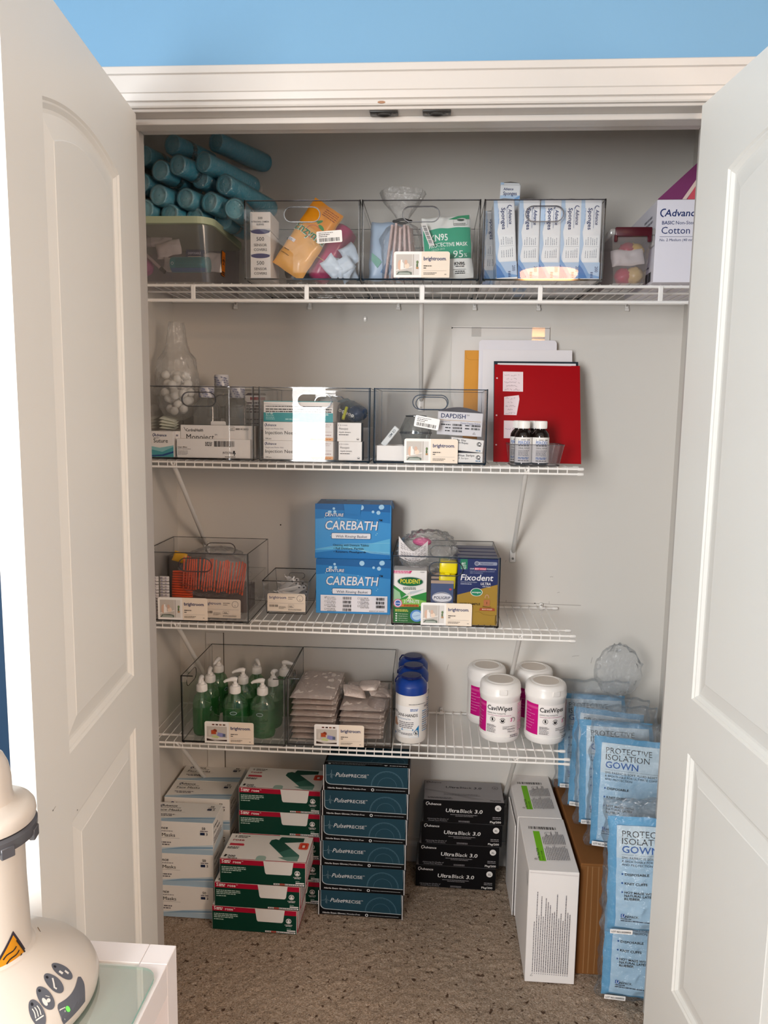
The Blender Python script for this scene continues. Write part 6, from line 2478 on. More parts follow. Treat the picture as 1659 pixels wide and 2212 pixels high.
# white disinfecting wipe canisters
def big_tub():
    t = thing('surface_wipe_canister', '', 'canister', group='white surface wipe canisters')
    r_ = .0605
    wp = pm('white_canister_plastic', '#f3f0ed', .32, .45)
    pk_ = k('#c4127c', .35)
    mb = MB()
    mb.lathe([(.001, 0), (.050, 0), (.0575, .003), (.0615, .012), (.0618, .021), (r_, .022), (r_, .128), (.0618, .130), (.0622, .140)], wp, 56)
    a = Art(mb, cyl_fn(r_), curved=True)
    a.rect(-.100, .030, .095, .122, k('#f3eeec'))
    a.rect(-.100, .030, -.0525, .122, pk_)
    a.rect(-.100, .107, -.0525, .114, k('#d1488f'))
    for i in range(7):
        a.small(-.097, .098-.009*i, -.060, 1, .004, .0016, k('#e28fbd'), i, .5)
    a.text('CaviWipes', -.0475, .1010, .0132, INK, w=.077, bold=True)
    a.text('DISINFECTING TOWELETTES', -.0475, .0900, .0040, k('#55525a'), w=.056)
    a.small(-.047, .0850, .026, 1, .003, .0014, k('#b06a8f'), 3, 0)
    a.ring(-.030, .0735, .0078, .0010, INK)
    a.poly([(-.032, .069), (-.0285, .0695), (-.0280, .078), (-.031, .079), (-.0325, .075)], INK)
    a.line([(-.0355, .0790), (-.0245, .068)], .0009, INK)
    a.ring(-.0005, .0715, .0082, .0013, k('#4c484e'), 15, 165)
    a.ring(-.0005, .0715, .0082, .0013, k('#4c484e'), 195, 345)
    a.ell(-.0005, .0715, .0048, .0048, INK)
    a.ell(-.0005, .0735, .002, .0014, k('#f3eeec'))
    a.text('3', .0235, .0675, .0102, pk_, bold=True)
    a.ring(.0325, .0725, .0066, .0012, INK, -60, 130)
    for i in range(6):
        an = R(-60+38*i)
        a.line([(.0325+.0062*math.cos(an), .0725+.0062*math.sin(an)), (.0325+.0085*math.cos(an), .0725+.0085*math.sin(an))], .0012, INK)
    for i in range(6):
        a.small(-.047, .0555-.0040*i, -.018, 1, .003, .0015, k('#5d5960'), i, .25)
    a.rect(-.047, .0540, -.018, .0543, INK)
    a.rect(-.047, .0340, -.018, .0343, INK)
    a.text('CAUTION', .000, .0465, .0032, INK, w=.012, bold=True)
    a.small(.0, .0525, .040, 1, .003, .0014, k('#5d5960'), 3, 0)
    a.small(.0135, .0465, .040, 2, .003, .0014, k('#5d5960'), 4, 0)
    a.text('Metrex', .016, .0360, .0048, INK, w=.024)
    a.rect(.048, .036, .092, .120, k('#efe3e6'))
    for i in range(17):
        a.small(.049, .1165-.0049*i, .090, 1, .003, .0021, k('#b9477f') if i in (0, 1, 6, 11) else k('#a38a97'), i+30, .05)
    a.small(.022, .0260, .052, 2, .0045, .0022, k('#55525a'), 9, .05)
    mb.build('body', t, smooth=True)
    mb = MB()
    mb.lathe([(.0622, .1395), (.0632, .140), (.0632, .1440), (.0622, .1455), (.0618, .163), (.0590, .171), (.0540, .1755), (.0480, .1765), (.0470, .1752), (.0450, .1752),
              (.0440, .1768), (.0400, .1780), (.0390, .1768), (.001, .1768)], wp, 56)
    mb.lathe([(.001, .1772), (.0385, .1772), (.0388, .1766)], pm('canister_lid_disc', '#dfd6cd', .5, .3), 48)
    mb.build('lid', t, smooth=True)
    mb = MB()
    for g0, r0 in ((0, .0625),):
        mb.box(-.012, .012, -r0-.0015, -r0+.010, .148, .164, wp, .0015)
        vs = []
    n = 14
    mb.grid(lambda u, v: V((lambda g, rr_, z: (rr_*math.sin(g), -rr_*math.cos(g), z))((u-.5)*1.45*(1-.35*v), .0490+.0135*(v**.8)+.0008, .1762-.0125*v*v)), n, 6, wp)
    mb.build('flip_tab', t, smooth=True)
    return t


proto = big_tub()
proto.scale = (.965, .965, 1)
for i, (px, y, rz, lab) in enumerate(((1079, -.1845, 4, 'white disinfecting wipe canister, front left of the four on the lowest shelf'), (1177, -.1845, 22, 'white disinfecting wipe canister, front right of the four on the lowest shelf'),
                                      (1057, -.0616, 38, 'white disinfecting wipe canister, back left of the four, showing its pink band'), (1161, -.0616, 30, 'white disinfecting wipe canister, back right of the four, right of the brace'))):
    x = at(px, 1540, y).x
    if i == 2:
        x = .998
    if i == 3:
        x = 1.142
    loc = V((x, y, S4+.0005))
    if i == 0:
        proto.location, proto.rotation_euler, proto['label'] = loc, (0, 0, R(rz)), lab
    else:
        dup(proto, loc, (0, 0, R(rz)), lab)


# ------------------------------------------------------------------ boxes on the floor
def stack_box(name, make, places, cat, group):
    proto = None
    for loc, rz, lab in places:
        if proto is None:
            proto = make().build(name, loc=loc, rot=(0, 0, R(rz)))
            tag(proto, lab, cat, group)
        else:
            dup(proto, V(loc), (0, 0, R(rz)), lab)


# face masks
fmw, fmd, fmh = .204, .108, .0985
msk = pm('mask_box_card', '#eceae6', .5, .3)
mb1, mb2, mb3 = k('#c9d8e2'), k('#a9c3d6'), k('#88aac6')


def mask_box():
    mb = carton(fmw, fmd, fmh, msk)

    def face(a, w, h, side=False):
        a.poly([(0, 0), (w, 0), (w, h*.32), (w*.6, h*.24), (w*.25, h*.17), (0, h*.10)], mb1)
        a.poly([(0, 0), (w, 0), (w, h*.16), (w*.5, h*.16), (0, h*.05)], mb2)
        a.poly([(w*.2, h*.10), (w*.55, h*.22), (w, h*.26), (w, h*.20), (w*.5, h*.15)], mb3)
        a.text('Advance', w*.11, h*.76, h*.09, INK, w=w*.24, bold=True, shear=.15)
        a.ring(w*.13, h*.80, h*.065, h*.02, NAVY, 60, 260)
        a.small(w*.10, h*.69, w*.42, 1, .004, h*.022, k('#7d7a80'), 2, 0)
        a.text('Face Masks', w*.095, h*.53, h*.105, INK, w=w*.36)
        a.rect(w*.08, h*.485, w*.52, h*.49, k('#5d5960'))
        a.small(w*.10, h*.33, w*.40, 1, .006, h*.035, k('#6d696f'), 3, 0)
        a.small(w*.14, h*.26, w*.37, 1, .006, h*.035, k('#6d696f'), 4, 0)
        a.text('50', w*.845, h*.79, h*.075, INK, bold=True)
        a.small(w*.82, h*.73, w*.93, 1, .006, h*.03, k('#77737a'), 5, 0)
        a.rect(w*.82, h*.62, w*.885, h*.70, k('#1d2b4a'))
        a.text('3', w*.905, h*.62, h*.075, INK, bold=True)
    face(Art(mb, front()), fmw, fmh)
    face(Art(mb, top(fmh)), fmw, fmd)
    a = Art(mb, rside(fmw))
    a.poly([(0, 0), (fmd, 0), (fmd, fmh*.4), (0, fmh*.15)], mb1)
    a.text('Advance', .010, fmh*.78, .007, INK, w=.042, bold=True, shear=.15)
    a.text('Face Masks', .010, fmh*.60, .0085, INK, w=.062)
    a.small(.010, fmh*.45, .09, 3, .007, .0035, k('#8d898f'), 3, .3)
    return mb


rows = ('on the floor', 'in the middle', 'on top')
pl = []
for c, (x, y) in enumerate(((-.0005, -.352), (.0125, -.2145), (.0085, -.1035))):
    for r_ in range(3):
        dx = (.0, -.0, .0)[r_] + (.004 if r_ == 0 else 0)
        pl.append(((max(x+dx, .0125), y+.001*r_, .0005+(fmh+.0004)*r_), (-.5, .4, .2)[r_] if c == 0 else .2*r_,
                   'white and pale blue face mask box, %s the %s of three stacks' % (('lowest in', 'middle one of', 'topmost on')[r_], ('front', 'middle', 'rear')[c])))
for i in range(3):
    (x, y, z), rz, lab = pl[i]
    pl[i] = ((at((460, 452, 454)[i], (1945, 1880, 1812)[i], -.352).x-fmw+.0, y, z), rz, lab)
    if pl[i][0][0] < .0005:
        pl[i] = ((.0005, y, z), rz, lab)
stack_box('face_mask_box', mask_box, pl, 'box', 'face mask boxes')

# green and pink glove boxes
rw, rd, rh = .247, .132, .0722
gd = pm('dark_green_card', '#04382b', .45, .2)


def rose_box():
    mb = carton(rw, rd, rh, msk)
    a = Art(mb, front())
    pk_ = k('#a5092f')
    gf = k('#dcdad8')
    a.rect(.0012, .0, rw-.0012, rh*.80, gd)
    a.rect(.0012, rh*.79, rw-.0012, rh*.995, pk_)
    a.poly([(rw*.51, rh)]+[(rw*.51+.006*(1-math.cos(R(90*i/6)))+.004, rh*.62-.012*math.sin(R(90*i/6))) for i in range(7)]
           + [(rw*.86-.006*(1-math.cos(R(90-90*i/6)))-.004, rh*.62-.012*math.sin(R(90-90*i/6))) for i in range(7)]+[(rw*.86, rh)], gf)
    wt = k('#f1eeee')
    a.text('S', .006, rh*.845, .0095, wt, bold=True)
    a.small(.0135, rh*.905, .032, 1, .004, .0032, wt, 2, 0)
    a.small(.0135, rh*.845, .030, 1, .004, .0028, wt, 3, 0)
    a.text('rose', .039, rh*.845, .0080, wt, w=.023, bold=True)
    a.text('TM', .0635, rh*.92, .0025, wt)
    lg_ = k('#b9cfc6')
    a.small(.006, rh*.66, .075, 1, .004, .0026, lg_, 4, 0)
    a.small(.006, rh*.59, .076, 1, .004, .0026, lg_, 5, 0)
    a.small(.006, rh*.52, .062, 1, .004, .0026, lg_, 6, 0)
    a.small(.006, rh*.43, .034, 1, .004, .0026, lg_, 7, 0)
    a.ell(rw*.905, rh*.56, .0078, .0078, wt)
    a.ell(rw*.905, rh*.56, .0062, .0062, gd)
    a.ell(rw*.905, rh*.53, .0045, .0030, wt)
    a.rect(rw*.892, rh*.585, rw*.918, rh*.62, wt)
    a.text('HARPS', rw*.905, rh*.38, .0026, wt, w=.022, al='C', bold=True)
    a.small(rw*.87, rh*.34, rw*.94, 1, .003, .0014, wt, 8, 0)
    a.small(rw*.885, rh*.22, rw*.93, 1, .003, .0016, lg_, 9, 0)
    a.rect(rw*.885, rh*.135, rw*.985, rh*.18, wt)
    a.rect(rw*.63, rh*.045, rw*.985, rh*.105, wt)
    a.rect(rw*.70, rh*.045, rw*.76, rh*.105, k('#d8432e'))
    a.small(rw*.64, rh*.06, rw*.97, 1, .003, .0020, k('#5d5a5c'), 10, 0)
    a = Art(mb, top(rh))
    a.rect(0, 0, rw, .003, pk_)
    dg, mg, lgr = k('#1f4f42'), k('#3d7063'), k('#9fbab0')
    a.poly([(rw*.50, .088), (rw*.53, .079), (rw*.78, .006), (rw*.86, .006), (rw*.905, .022), (rw*.90, .036), (rw*.64, .105), (rw*.56, .112), (rw*.51, .106)], mg)
    a.poly([(rw*.50, .088), (rw*.53, .079), (rw*.66, .046), (rw*.78, .068), (rw*.64, .105), (rw*.56, .112), (rw*.51, .106)], dg)
    a.poly([(rw*.60, .110), (rw*.66, .094), (rw*.90, .104), (rw*.90, .124), (rw*.62, .124)], dg)
    a.poly([(rw*.66, .020), (rw*.78, .006), (rw*.9, .006), (rw*.90, .03)], k('#6f978b'))
    a.poly(rrect(rw*.415, .000, rw*.53, .024, .010, bot=False), lgr)
    a.text('S', rw*.06, .111, .009, INK, bold=True)
    a.small(rw*.10, .117, rw*.24, 1, .004, .0032, INK, 2, 0)
    a.small(rw*.10, .110, rw*.22, 1, .004, .0028, INK, 3, 0)
    a.text('rose', rw*.055, .093, .010, pk_, w=.034, bold=True)
    a.poly([(rw*.04, .068), (rw*.21, .068), (rw*.215, .073), (rw*.20, .079), (rw*.04, .079)], k('#c83a4e'))
    a.small(rw*.03, .058, rw*.17, 2, .006, .0032, INK, 4, .1)
    a.text('200', rw*.08, .010, .009, INK, w=.022, bold=True)
    a.poly([(rw*.035, .010), (rw*.06, .010), (rw*.07, .020), (rw*.045, .022)], INK)
    a.small(rw*.09, .003, rw*.20, 1, .003, .0026, INK, 5, 0)
    a.poly(rrect(rw*.865, .064, rw*.975, .098, .006), k('#e2533a'))
    a.poly(rrect(rw*.885, .069, rw*.955, .093, .004), k('#c93a26'))
    a.rect(rw*.905, .073, rw*.935, .085, k('#f2dfd6'))
    a = Art(mb, rside(rw))
    a.rect(.002, .002, rd-.002, rh-.002, k('#efe9e8'))
    a.poly([(.0, 0), (.012, 0), (.006, rh), (0, rh)], pk_)
    a.rect(.0, rh*.93, rd, rh, pk_)
    a.rect(.0, 0, rd, rh*.07, pk_)
    a.small(.02, rh*.7, .11, 7, .007, .003, k('#9b7a80'), 3, .3)
    return mb


pl = []
for i, (px, lab) in enumerate(((458, 'bottom'), (464, 'middle'), (473, 'top'))):
    x = at(px, 1950, -.392).x if i < 2 else .2365
    pl.append(((x, -.394, .0005+(rh+.0004)*i), -1.2+.4*i, 'dark green and pink glove box, %s of the front stack of three' % lab))
for i in range(5):
    x = .2575+.0008*math.sin(i*2)
    pl.append(((x, -.2575, .0005+(rh+.0004)*i), -.8, 'dark green and pink glove box, %s of the rear stack of five' % ('lowest', 'second', 'third', 'fourth', 'topmost')[i]))
stack_box('green_glove_box', rose_box, pl, 'box', 'green and pink glove boxes')

# teal glove boxes
pw_, pd_, phh = .248, .125, .0775
blk = pm('black_card', '#0c0c0f', .45, .2)


def pulse_box():
    mb = carton(pw_, pd_, phh, blk)
    a = Art(mb, front())
    t1, t2, st = k('#1f4150'), k('#3c6a7e'), k('#b9c4ca')
    pts = [(.006, phh)]+[(.006+.016*(1-math.cos(R(90*i/8))), .030-.012*math.sin(R(90*i/8))) for i in range(9)]+[(pw_-.004, .0155), (pw_-.004, phh)]
    a.line(pts, .0022, st)
    a.poly([(p[0]+.0008, p[1]+.0008) if p[1] < phh else p for p in pts], t1)
    a.poly([(.05, phh*.55), (pw_*.7, phh*.42), (pw_-.005, phh*.5), (pw_-.005, phh*.75), (.05, phh*.8)], t2) if False else None
    cx, cy = pw_*.745, .0185
    d = k('#4d7080')
    for rr_, wd in ((.0470, .0014), (.0445, .0005), (.0275, .0008)):
        a.ring(cx, cy, rr_, wd, d, 0, 180, 40)
    for i in range(15):
        an = R(6+12*i)
        a.line([(cx+.0445*math.cos(an), cy+.0445*math.sin(an)), (cx+.0425*math.cos(an), cy+.0425*math.sin(an))], .0006, d)
    a.line([(.008, .046), (.018, .047), (.020, .052), (.021, .038), (.0225, .063), (.024, .036), (.0255, .050), (.028, .047), (.034, .047)], .0007, k('#86a2b0', .35))
    lt = k('#dfe3e6')
    a.text('Pulse', .034, .0425, .0125, lt, w=.036, shear=.35)
    a.text('PRECISE', .073, .0425, .0095, lt, w=.052)
    a.text('TM', .126, .0505, .0028, lt)
    a.text('Nitrile Exam Gloves', .012, .0055, .0044, lt, w=.067, bold=True)
    a.text('| Powder-Free', .081, .0055, .0044, lt, w=.042, shear=.15)
    a.ell(.143, .0075, .0045, .0045, lt)
    a.ell(.143, .0075, .0026, .0026, blk)
    a.small(.152, .0070, pw_-.010, 1, .003, .0016, k('#9aa3a8'), 3, 0)
    for sx in (0, pw_):
        a.line([(sx, 0), (sx, phh)], .0028, k('#c4c3c4'))
    a = Art(mb, top(phh))
    a.rect(.006, .02, pw_-.006, pd_, t1)
    a.small(.01, .012, .17, 1, .003, .0022, k('#9aa3a8'), 5, 0)
    a.ell(.016, .0055, .004, .003, lt)
    a.small(.024, .0045, .12, 1, .003, .0022, k('#9aa3a8'), 6, 0)
    a.poly([(pw_*.70, .010), (pw_*.75, .010), (pw_*.725, .004)], lt)
    a.small(pw_*.77, .006, pw_*.97, 1, .003, .0032, lt, 7, 0)
    a.line([(.002, .019), (.012, .022), (pw_-.004, .022)], .0016, st)
    for rr_, wd in ((.05, .0012), (.03, .0008)):
        a.ring(cx, .025, rr_, wd, d, 0, 180, 30)
    a = Art(mb, rside(pw_))
    a.rect(.004, .004, pd_-.02, phh-.004, k('#33363f'))
    a.poly([(.0, .0), (.010, .0), (.004, phh), (0, phh)], k('#b9b9bc'))
    a.line([(.05, phh*.9), (.08, .006), (.11, .02)], .0014, k('#c4c6cc'))
    return mb


pl = []
for i, dx in enumerate((0, .004, .0055, .008, .0095, .0125)):
    pl.append(((.5075+dx, -.303+.0012*i, .0005+(phh+.0003)*i), -1.0+.25*(i % 3), 'teal glove box with black base band, %s of the stack of six' % ('lowest', 'second from the floor', 'third from the floor', 'fourth from the floor', 'fifth from the floor', 'topmost')[i]))
stack_box('teal_glove_box', pulse_box, pl, 'box', 'teal glove boxes')

# black glove boxes
uw, ud, uh = .2485, .128, .0722


def ultra_box():
    mb = carton(uw, ud, uh, blk)
    wt, g_ = k('#e6e4e2'), k('#9a979a')
    for a, w, h, tc_ in ((Art(mb, front()), uw, uh, wt), (Art(mb, top(uh)), uw, ud, k('#2b282b'))):
        tp_ = h == ud
        if tp_:
            a.rect(.001, .001, w-.001, h-.001, k('#8d8a8c', .35))
            a.poly([(0, h*.55), (w*.3, h*.42), (w*.75, h*.12), (w*.6, h*.10), (w*.3, h*.34), (0, h*.5)], k('#7c797c', .35))
        s = h/uh
        a.text('Advance', .012, h*.775 if not tp_ else h*.86, .0072, tc_, w=.042, bold=True, shear=.15)
        a.ring(.013, (h*.83 if not tp_ else h*.89), .0062, .0018, tc_, 60, 260)
        a.text('Ultra', w*.275, h*.48 if not tp_ else h*.62, .0115, tc_, w=.042, bold=True, shear=.15)
        a.text('Black', w*.455, h*.48 if not tp_ else h*.62, .0115, tc_, w=.038, shear=.15)
        a.text('3.0', w*.635, h*.48 if not tp_ else h*.62, .0115, tc_, w=.024, bold=True, shear=.15)
        if not tp_:
            a.small(w*.335, h*.37, w*.67, 1, .003, .0017, g_, 2, 0)
            a.small(w*.40, h*.31, w*.62, 1, .003, .0015, g_, 3, 0)
            a.text('Advancing the Quality of', .012, h*.135, .0040, g_, w=.066, shear=.1)
            a.text('Dental Care Products', .016, h*.055, .0040, g_, w=.058, shear=.1)
            a.small(w*.44, h*.10, w*.58, 2, .0032, .0014, g_, 4, .1)
            a.ell(w*.925, h*.76, .0098, .0098, wt)
            a.text('XL', w*.925, h*.70, .0066, INK, w=.010, al='C', bold=True)
            a.small(w*.86, h*.33, w*.965, 2, .0052, .0022, g_, 5, .05)
            a.text('Pkg/200', w*.83, h*.085, .0062, wt, w=.034, bold=True)
        else:
            a.ring(w*.91, h*.72, .0095, .0012, tc_)
            a.text('XL', w*.91, h*.69, .0060, tc_, w=.009, al='C', bold=True)
            a.small(w*.25, h*.32, w*.72, 2, .007, .0022, k('#575457'), 6, .1)
            a.text('Pkg/200', w*.83, h*.06, .006, tc_, w=.032, bold=True)
            a.small(.012, h*.12, .09, 2, .006, .003, k('#575457'), 7, .1)
    a = Art(mb, lside(ud))
    a.poly([(ud, 0), (ud-.012, .004), (ud-.014, uh*.8), (ud, uh)], k('#a19fa6'))
    a = Art(mb, rside(uw))
    a.rect(.0, .004, .010, uh-.004, k('#6a686e'))
    return mb


pl = []
for i, dx in enumerate((-.0045, .004, .0115, .0155)):
    pl.append(((.795+dx, -.1425+.0004*i, .0005+(uh+.0003)*i), -.9+.2*i, 'black extra large glove box, %s of the stack of four' % ('lowest', 'second from the floor', 'third from the floor', 'topmost')[i]))
stack_box('black_glove_box', ultra_box, pl, 'box', 'black glove boxes')

# tall white cartons with a green stripe on top
hw, hd, hh = .1285, .262, .3145
hcard = pm('white_carton_card', '#ece8e6', .5, .3)


def tall_carton():
    mb = carton(hw, hd, hh, hcard, .0015)
    a = Art(mb, front())
    g_ = k('#66626a')
    rot = (lambda f: (lambda u, v, d: f(v, u, d)))(a.fn)
    b = Art(mb, rot, lift=.0003)
    rnd = random.Random(6)
    for i in range(17):
        u = .018+.0056*i
        b.small(.030, u, .175+.085*abs(math.sin(i*1.7))*(1 if i % 4 else .4), 1, .003, .0018, g_, i+3, .05)
        b.ell(.026, u+.001, .0014, .0014, k('#a9a5ab'))
    a.line([(.014, .018), (.020, .018), (.017, .024), (.014, .018)], .0008, INK)
    a.poly([(.002, hh-.004), (hw-.002, hh-.007), (hw-.004, hh-.010), (.004, hh-.0065)], k('#d8d3d2'))
    a = Art(mb, top(hh))
    gn = k('#7ac51f')
    a.rect(.032, .045, .050, .190, gn)
    a.text('5 FIN TRACTOR', .0365, .050, .0062, INK, w=.055, rot=R(90), bold=True)
    a.text('DUCK COVER', .0455, .050, .0045, INK, w=.042, rot=R(90))
    a.bars(.022, .200, .100, .214, INK, 5, 70)
    rot2 = (lambda f: (lambda u, v, d: f(v, u, d)))(a.fn)
    b = Art(mb, rot2, lift=.0004)
    for i in range(14):
        u = .054+.0044*i
        b.small(.050, u, .118, 1, .003, .0018, g_, i+2, .2)
        b.small(.124, u, .190, 1, .003, .0018, g_, i+22, .45)
    a.line([(.056, .120), (.115, .120)], .0006, g_)
    a.line([(.082, .048), (.082, .192)], .0006, g_)
    a.ring(.072, .178, .009, .0009, g_)
    a.ring(.068, .165, .005, .0008, g_)
    a.ring(.024, .052, .0035, .0011, INK)
    a = Art(mb, lside(hd))
    a.poly([(hd*.86, hh*.93), (hd*.93, hh*.86), (hd*.935, hh*.82), (hd*.86, hh*.91)], k('#57545a'))
    return mb


stack_box('tall_carton', tall_carton, [((1.0875, -.5265, .0005), -.3, 'tall white carton with green striped label on top, the front one'),
                                       ((1.0865, -.2630, .0005), .6, 'tall white carton with green striped label on top, behind the front one')], 'box', 'tall white cartons')
mb = MB()
mb.box(0, .0035, 0, .17, 0, .285, hcard, .0008)
tag(mb.build('card_panel', loc=(1.0795, -.2600, .0005), rot=(0, 0, R(.8))), 'thin white card panel standing along the left side of the rear tall carton', 'card')

# brown carton
mb = MB()
bw, bd, bh = .205, .468, .3165
mb.box(0, bw, 0, bd, 0, bh, M['kraft'], .0025, 2)
a = Art(mb, front())
kd, kl = k('#8a623c', .7), k('#b58a5e', .7)
for u in (.018, .030, .046, .066):
    a.line([(u, .004), (u+.002*math.sin(u*300), bh*.5), (u-.001, bh-.006)], .0014, kd)
    a.line([(u+.002, .004), (u+.002+.002*math.sin(u*300), bh*.5), (u+.001, bh-.006)], .0010, kl)
a.line([(0, bh-.006), (.02, bh-.0075), (bw, bh-.006)], .0012, kd)
a = Art(mb, top(bh))
a.line([(bw/2, 0), (bw/2, bd)], .0016, kd)
tag(mb.build('cardboard_carton', loc=(1.2265, -.487, .0005)), 'large brown cardboard carton under the bagged blue gowns', 'box')

# bagged isolation gowns
gfab = pm('gown_bag_print', '#a8cbe4', .3, .45, bump=.10, bscale=35, var=.05, vscale=12)
gsid = pm('gown_blue_fabric', '#5aa2cf', .55, .3, bump=.2, bscale=60, var=.06, vscale=20)


def gown_pack(seed):
    t = thing('bagged_gown', '', 'bagged gown', group='bagged blue isolation gowns')
    w, h, th = .200, .292, .046
    mb = MB()
    pillow(mb, w, h, th, gsid, 22, 28, seed, .0035, fl=.38)
    mb.build('folded_gown', t, smooth='all')
    mb = MB()

    def sh(u, v):
        q = V((.016+(w-.030)*u, 0, .020+(h-.032)*v))
        U, W = q.x/w, q.z/h
        pf = max(0, 1-abs(2*U-1)**4)**.38*max(0, 1-abs(2*W-1)**4)**.38
        wob = .0018*(ridge(q.x, q.z, seed+2, 16)+nz(q.x, q.z, seed, 40))
        return V((q.x+.002*nz(q.z, seed, 0, 30)*(u < .02), -th/2*pf-.0055-wob*.8, q.z))
    mb.grid(sh, 22, 30, gfab)
    fn = lambda a_, b_, d: sh(min(1, max(0, a_/(w-.030))), min(1, max(0, b_/(h-.032))))+V((0, -d-.0004, 0))
    a = Art(mb, fn, curved=True, lift=.0006)
    H = h-.032
    bl, dk = k('#1559a8'), k('#20304a')
    a.rect(.0, H*.70, w-.030, H, k('#c3d6e2', .35))
    a.text('PROTECTIVE', .012, H*.905, .0140, INK, w=.118)
    a.text('ISOLATION', .012, H*.835, .0150, INK, w=.112)
    a.text('GOWN', .012, H*.755, .0165, bl, w=.084, bold=True)
    a.rect(.012, H*.735, w-.040, H*.7365, dk)
    for i, s in enumerate(('SMS FABRIC IS SOFT, FLUID RESISTANT', '& BREATHABLE FOR ULTIMATE COMFORT', 'AND PROTECTION')):
        a.text(s, .012, H*(.695-.033*i), .0056, dk, w=(.152, .150, .070)[i])
    for i, (s, ww) in enumerate((('DISPOSABLE', .056), ('KNIT CUFFS', .052), ('NOT MADE WITH', .070))):
        v = H*(.535-.088*i)
        a.ell(.0135, v+.0028, .0022, .0022, bl)
        a.text(s, .019, v, .0058, INK, w=ww, bold=True)
    a.text('NATURAL LATEX', .019, H*(.535-.176-.032), .0058, INK, w=.068, bold=True)
    a.text('RUBBER', .019, H*(.535-.176-.064), .0058, INK, w=.036, bold=True)
    a.rect(.012, H*.115, .022, H*.150, bl)
    a.text('U', .0135, H*.120, .0075, k('#dfeaf4'), bold=True, shear=.2)
    a.text('ni', .0225, H*.118, .0076, INK, bold=True)
    a.text('PACK.', .0315, H*.118, .0060, INK, w=.022)
    a.small(.012, H*.100, .036, 1, .004, .0020, dk, 5, 0)
    a.small(.012, H*.078, .110, 1, .004, .0022, dk, 6, 0)
    mb.build('printed_sheet', t, smooth='all')
    mb = MB()
    f2 = lambda u, v, d: V((.004+u, -th*.30-.012+v*-.12-d-.001*math.sin(u*60), .006+v))
    mb.prism(rrect(0, 0, .052, .012, .001), f2, 0, .0005, k('#f0eeec'))
    a = Art(mb, lambda u, v, d: f2(u, v, .0006+d))
    a.text('LOT NO.:XG00026', .003, .0035, .0050, INK, w=.046, bold=True)
    mb.build('lot_label', t)
    mb = MB()
    gb = clear('gown_bag_film', '#fbfcfd', .07, .09, .04, '#e6eef4', bump=1, bscale=60, edge=.45)
    pillow(mb, w+.024, h+.050, th+.026, gb, 44, 52, seed+4, .0085, sc=26, fl=.42)
    for q in range(len(mb.v)):
        mb.v[q] = mb.v[q]+V((-.012, 0, -.004))
    mb.build('clear_bag', t, smooth='all')
    return t


g1 = gown_pack(3)
g1.location, g1.rotation_euler = (1.277, -.562, .0085), (R(-4), R(1), R(-3))
g1['label'] = 'bagged blue isolation gown standing on the carpet in front of the brown carton'
gp = [((1.266, -.628, .238), (R(0), R(-2), R(-4)), 'bagged blue isolation gown standing on the lower one, partly behind the right door'),
      ((1.264, -.405, .326), (R(-10), R(1), R(-8)), 'bagged blue isolation gown on the brown carton, frontmost with GOWN readable'),
      ((1.254, -.300, .328), (R(-9), R(-1), R(-6)), 'bagged blue isolation gown on the brown carton, second of the row'),
      ((1.240, -.195, .326), (R(-9), R(2), R(-9)), 'bagged blue isolation gown on the brown carton, third of the row'),
      ((1.228, -.090, .328), (R(-8), R(-1), R(-5)), 'bagged blue isolation gown on the brown carton, rearmost by the wall')]
for i, (loc, rot, lab) in enumerate(gp):
    dup(g1, V(loc), rot, lab)
mb = MB()
blob(mb, (1.385, -.13, .722), .065, .02, .075, clear('gown_bag_film'), 6, .25, 30, 20, 1.1, 3)
tag(mb.build('loose_bag', smooth='all'), 'loose clear bag end standing up above the rear gowns', 'bag')

# ------------------------------------------------------------------ white trolley table and heater in the near left corner
t = thing('side_table', 'white side table with a glass plate, near left corner', 'table', (0, 0, 0))
tw = pm('white_lacquer', '#efe9e9', .3, .45)
X0, X1, Y0, Y1, TZ_ = .045, .479, -1.93, -1.430, .745
for px, py in ((X1-.037, Y1-.037), (X0, Y1-.037), (X1-.037, Y0), (X0, Y0)):
    mb = MB()
    mb.box(px, px+.037, py, py+.037, 0, TZ_-.0375 if False else TZ_, tw, .0008)
    mb.build('leg', t)
mb = MB()
mb.box(X0+.0375, X1-.0375, Y1-.037, Y1, TZ_-.045, TZ_, tw, .0008)
mb.box(X0+.0375, X1-.0375, Y0, Y0+.037, TZ_-.045, TZ_, tw, .0008)
mb.box(X0, X0+.037, Y0+.0375, Y1-.0375, TZ_-.045, TZ_, tw, .0008)
mb.box(X1-.037, X1, Y0+.0375, Y1-.0375, TZ_-.045, TZ_, tw, .0008)
mb.build('frame', t)
mb = MB()
mb.box(X0+.03, X1-.03, Y0+.03, Y1-.030, TZ_-.020, TZ_-.0035, pm('white_top_panel', '#dfe4df', .35, .4, var=.04, vscale=12), .0008)
mb.build('top_panel', t)
mb = MB()
mb.prism(rrect(X0+.006, Y0+.006, X1-.006, Y1-.050, .022), lambda u, v, d: V((u, v, d)), TZ_+.0003, TZ_+.0045, M['glass'],
         me=pm('green_glass_edge', '#7fb0a4', .15, .5))
mb.build('glass_plate', t)
mb = MB()
mb.box(X0+.01, X1-.01, Y0+.01, Y1-.01, .30, .318, tw, .0008)
mb.build('lower_shelf', t)
mb = MB()
mb.box(X0+.008, X0+.014, Y0+.037, Y1-.037, .318, TZ_-.045, tw)
mb.build('side_panel', t)

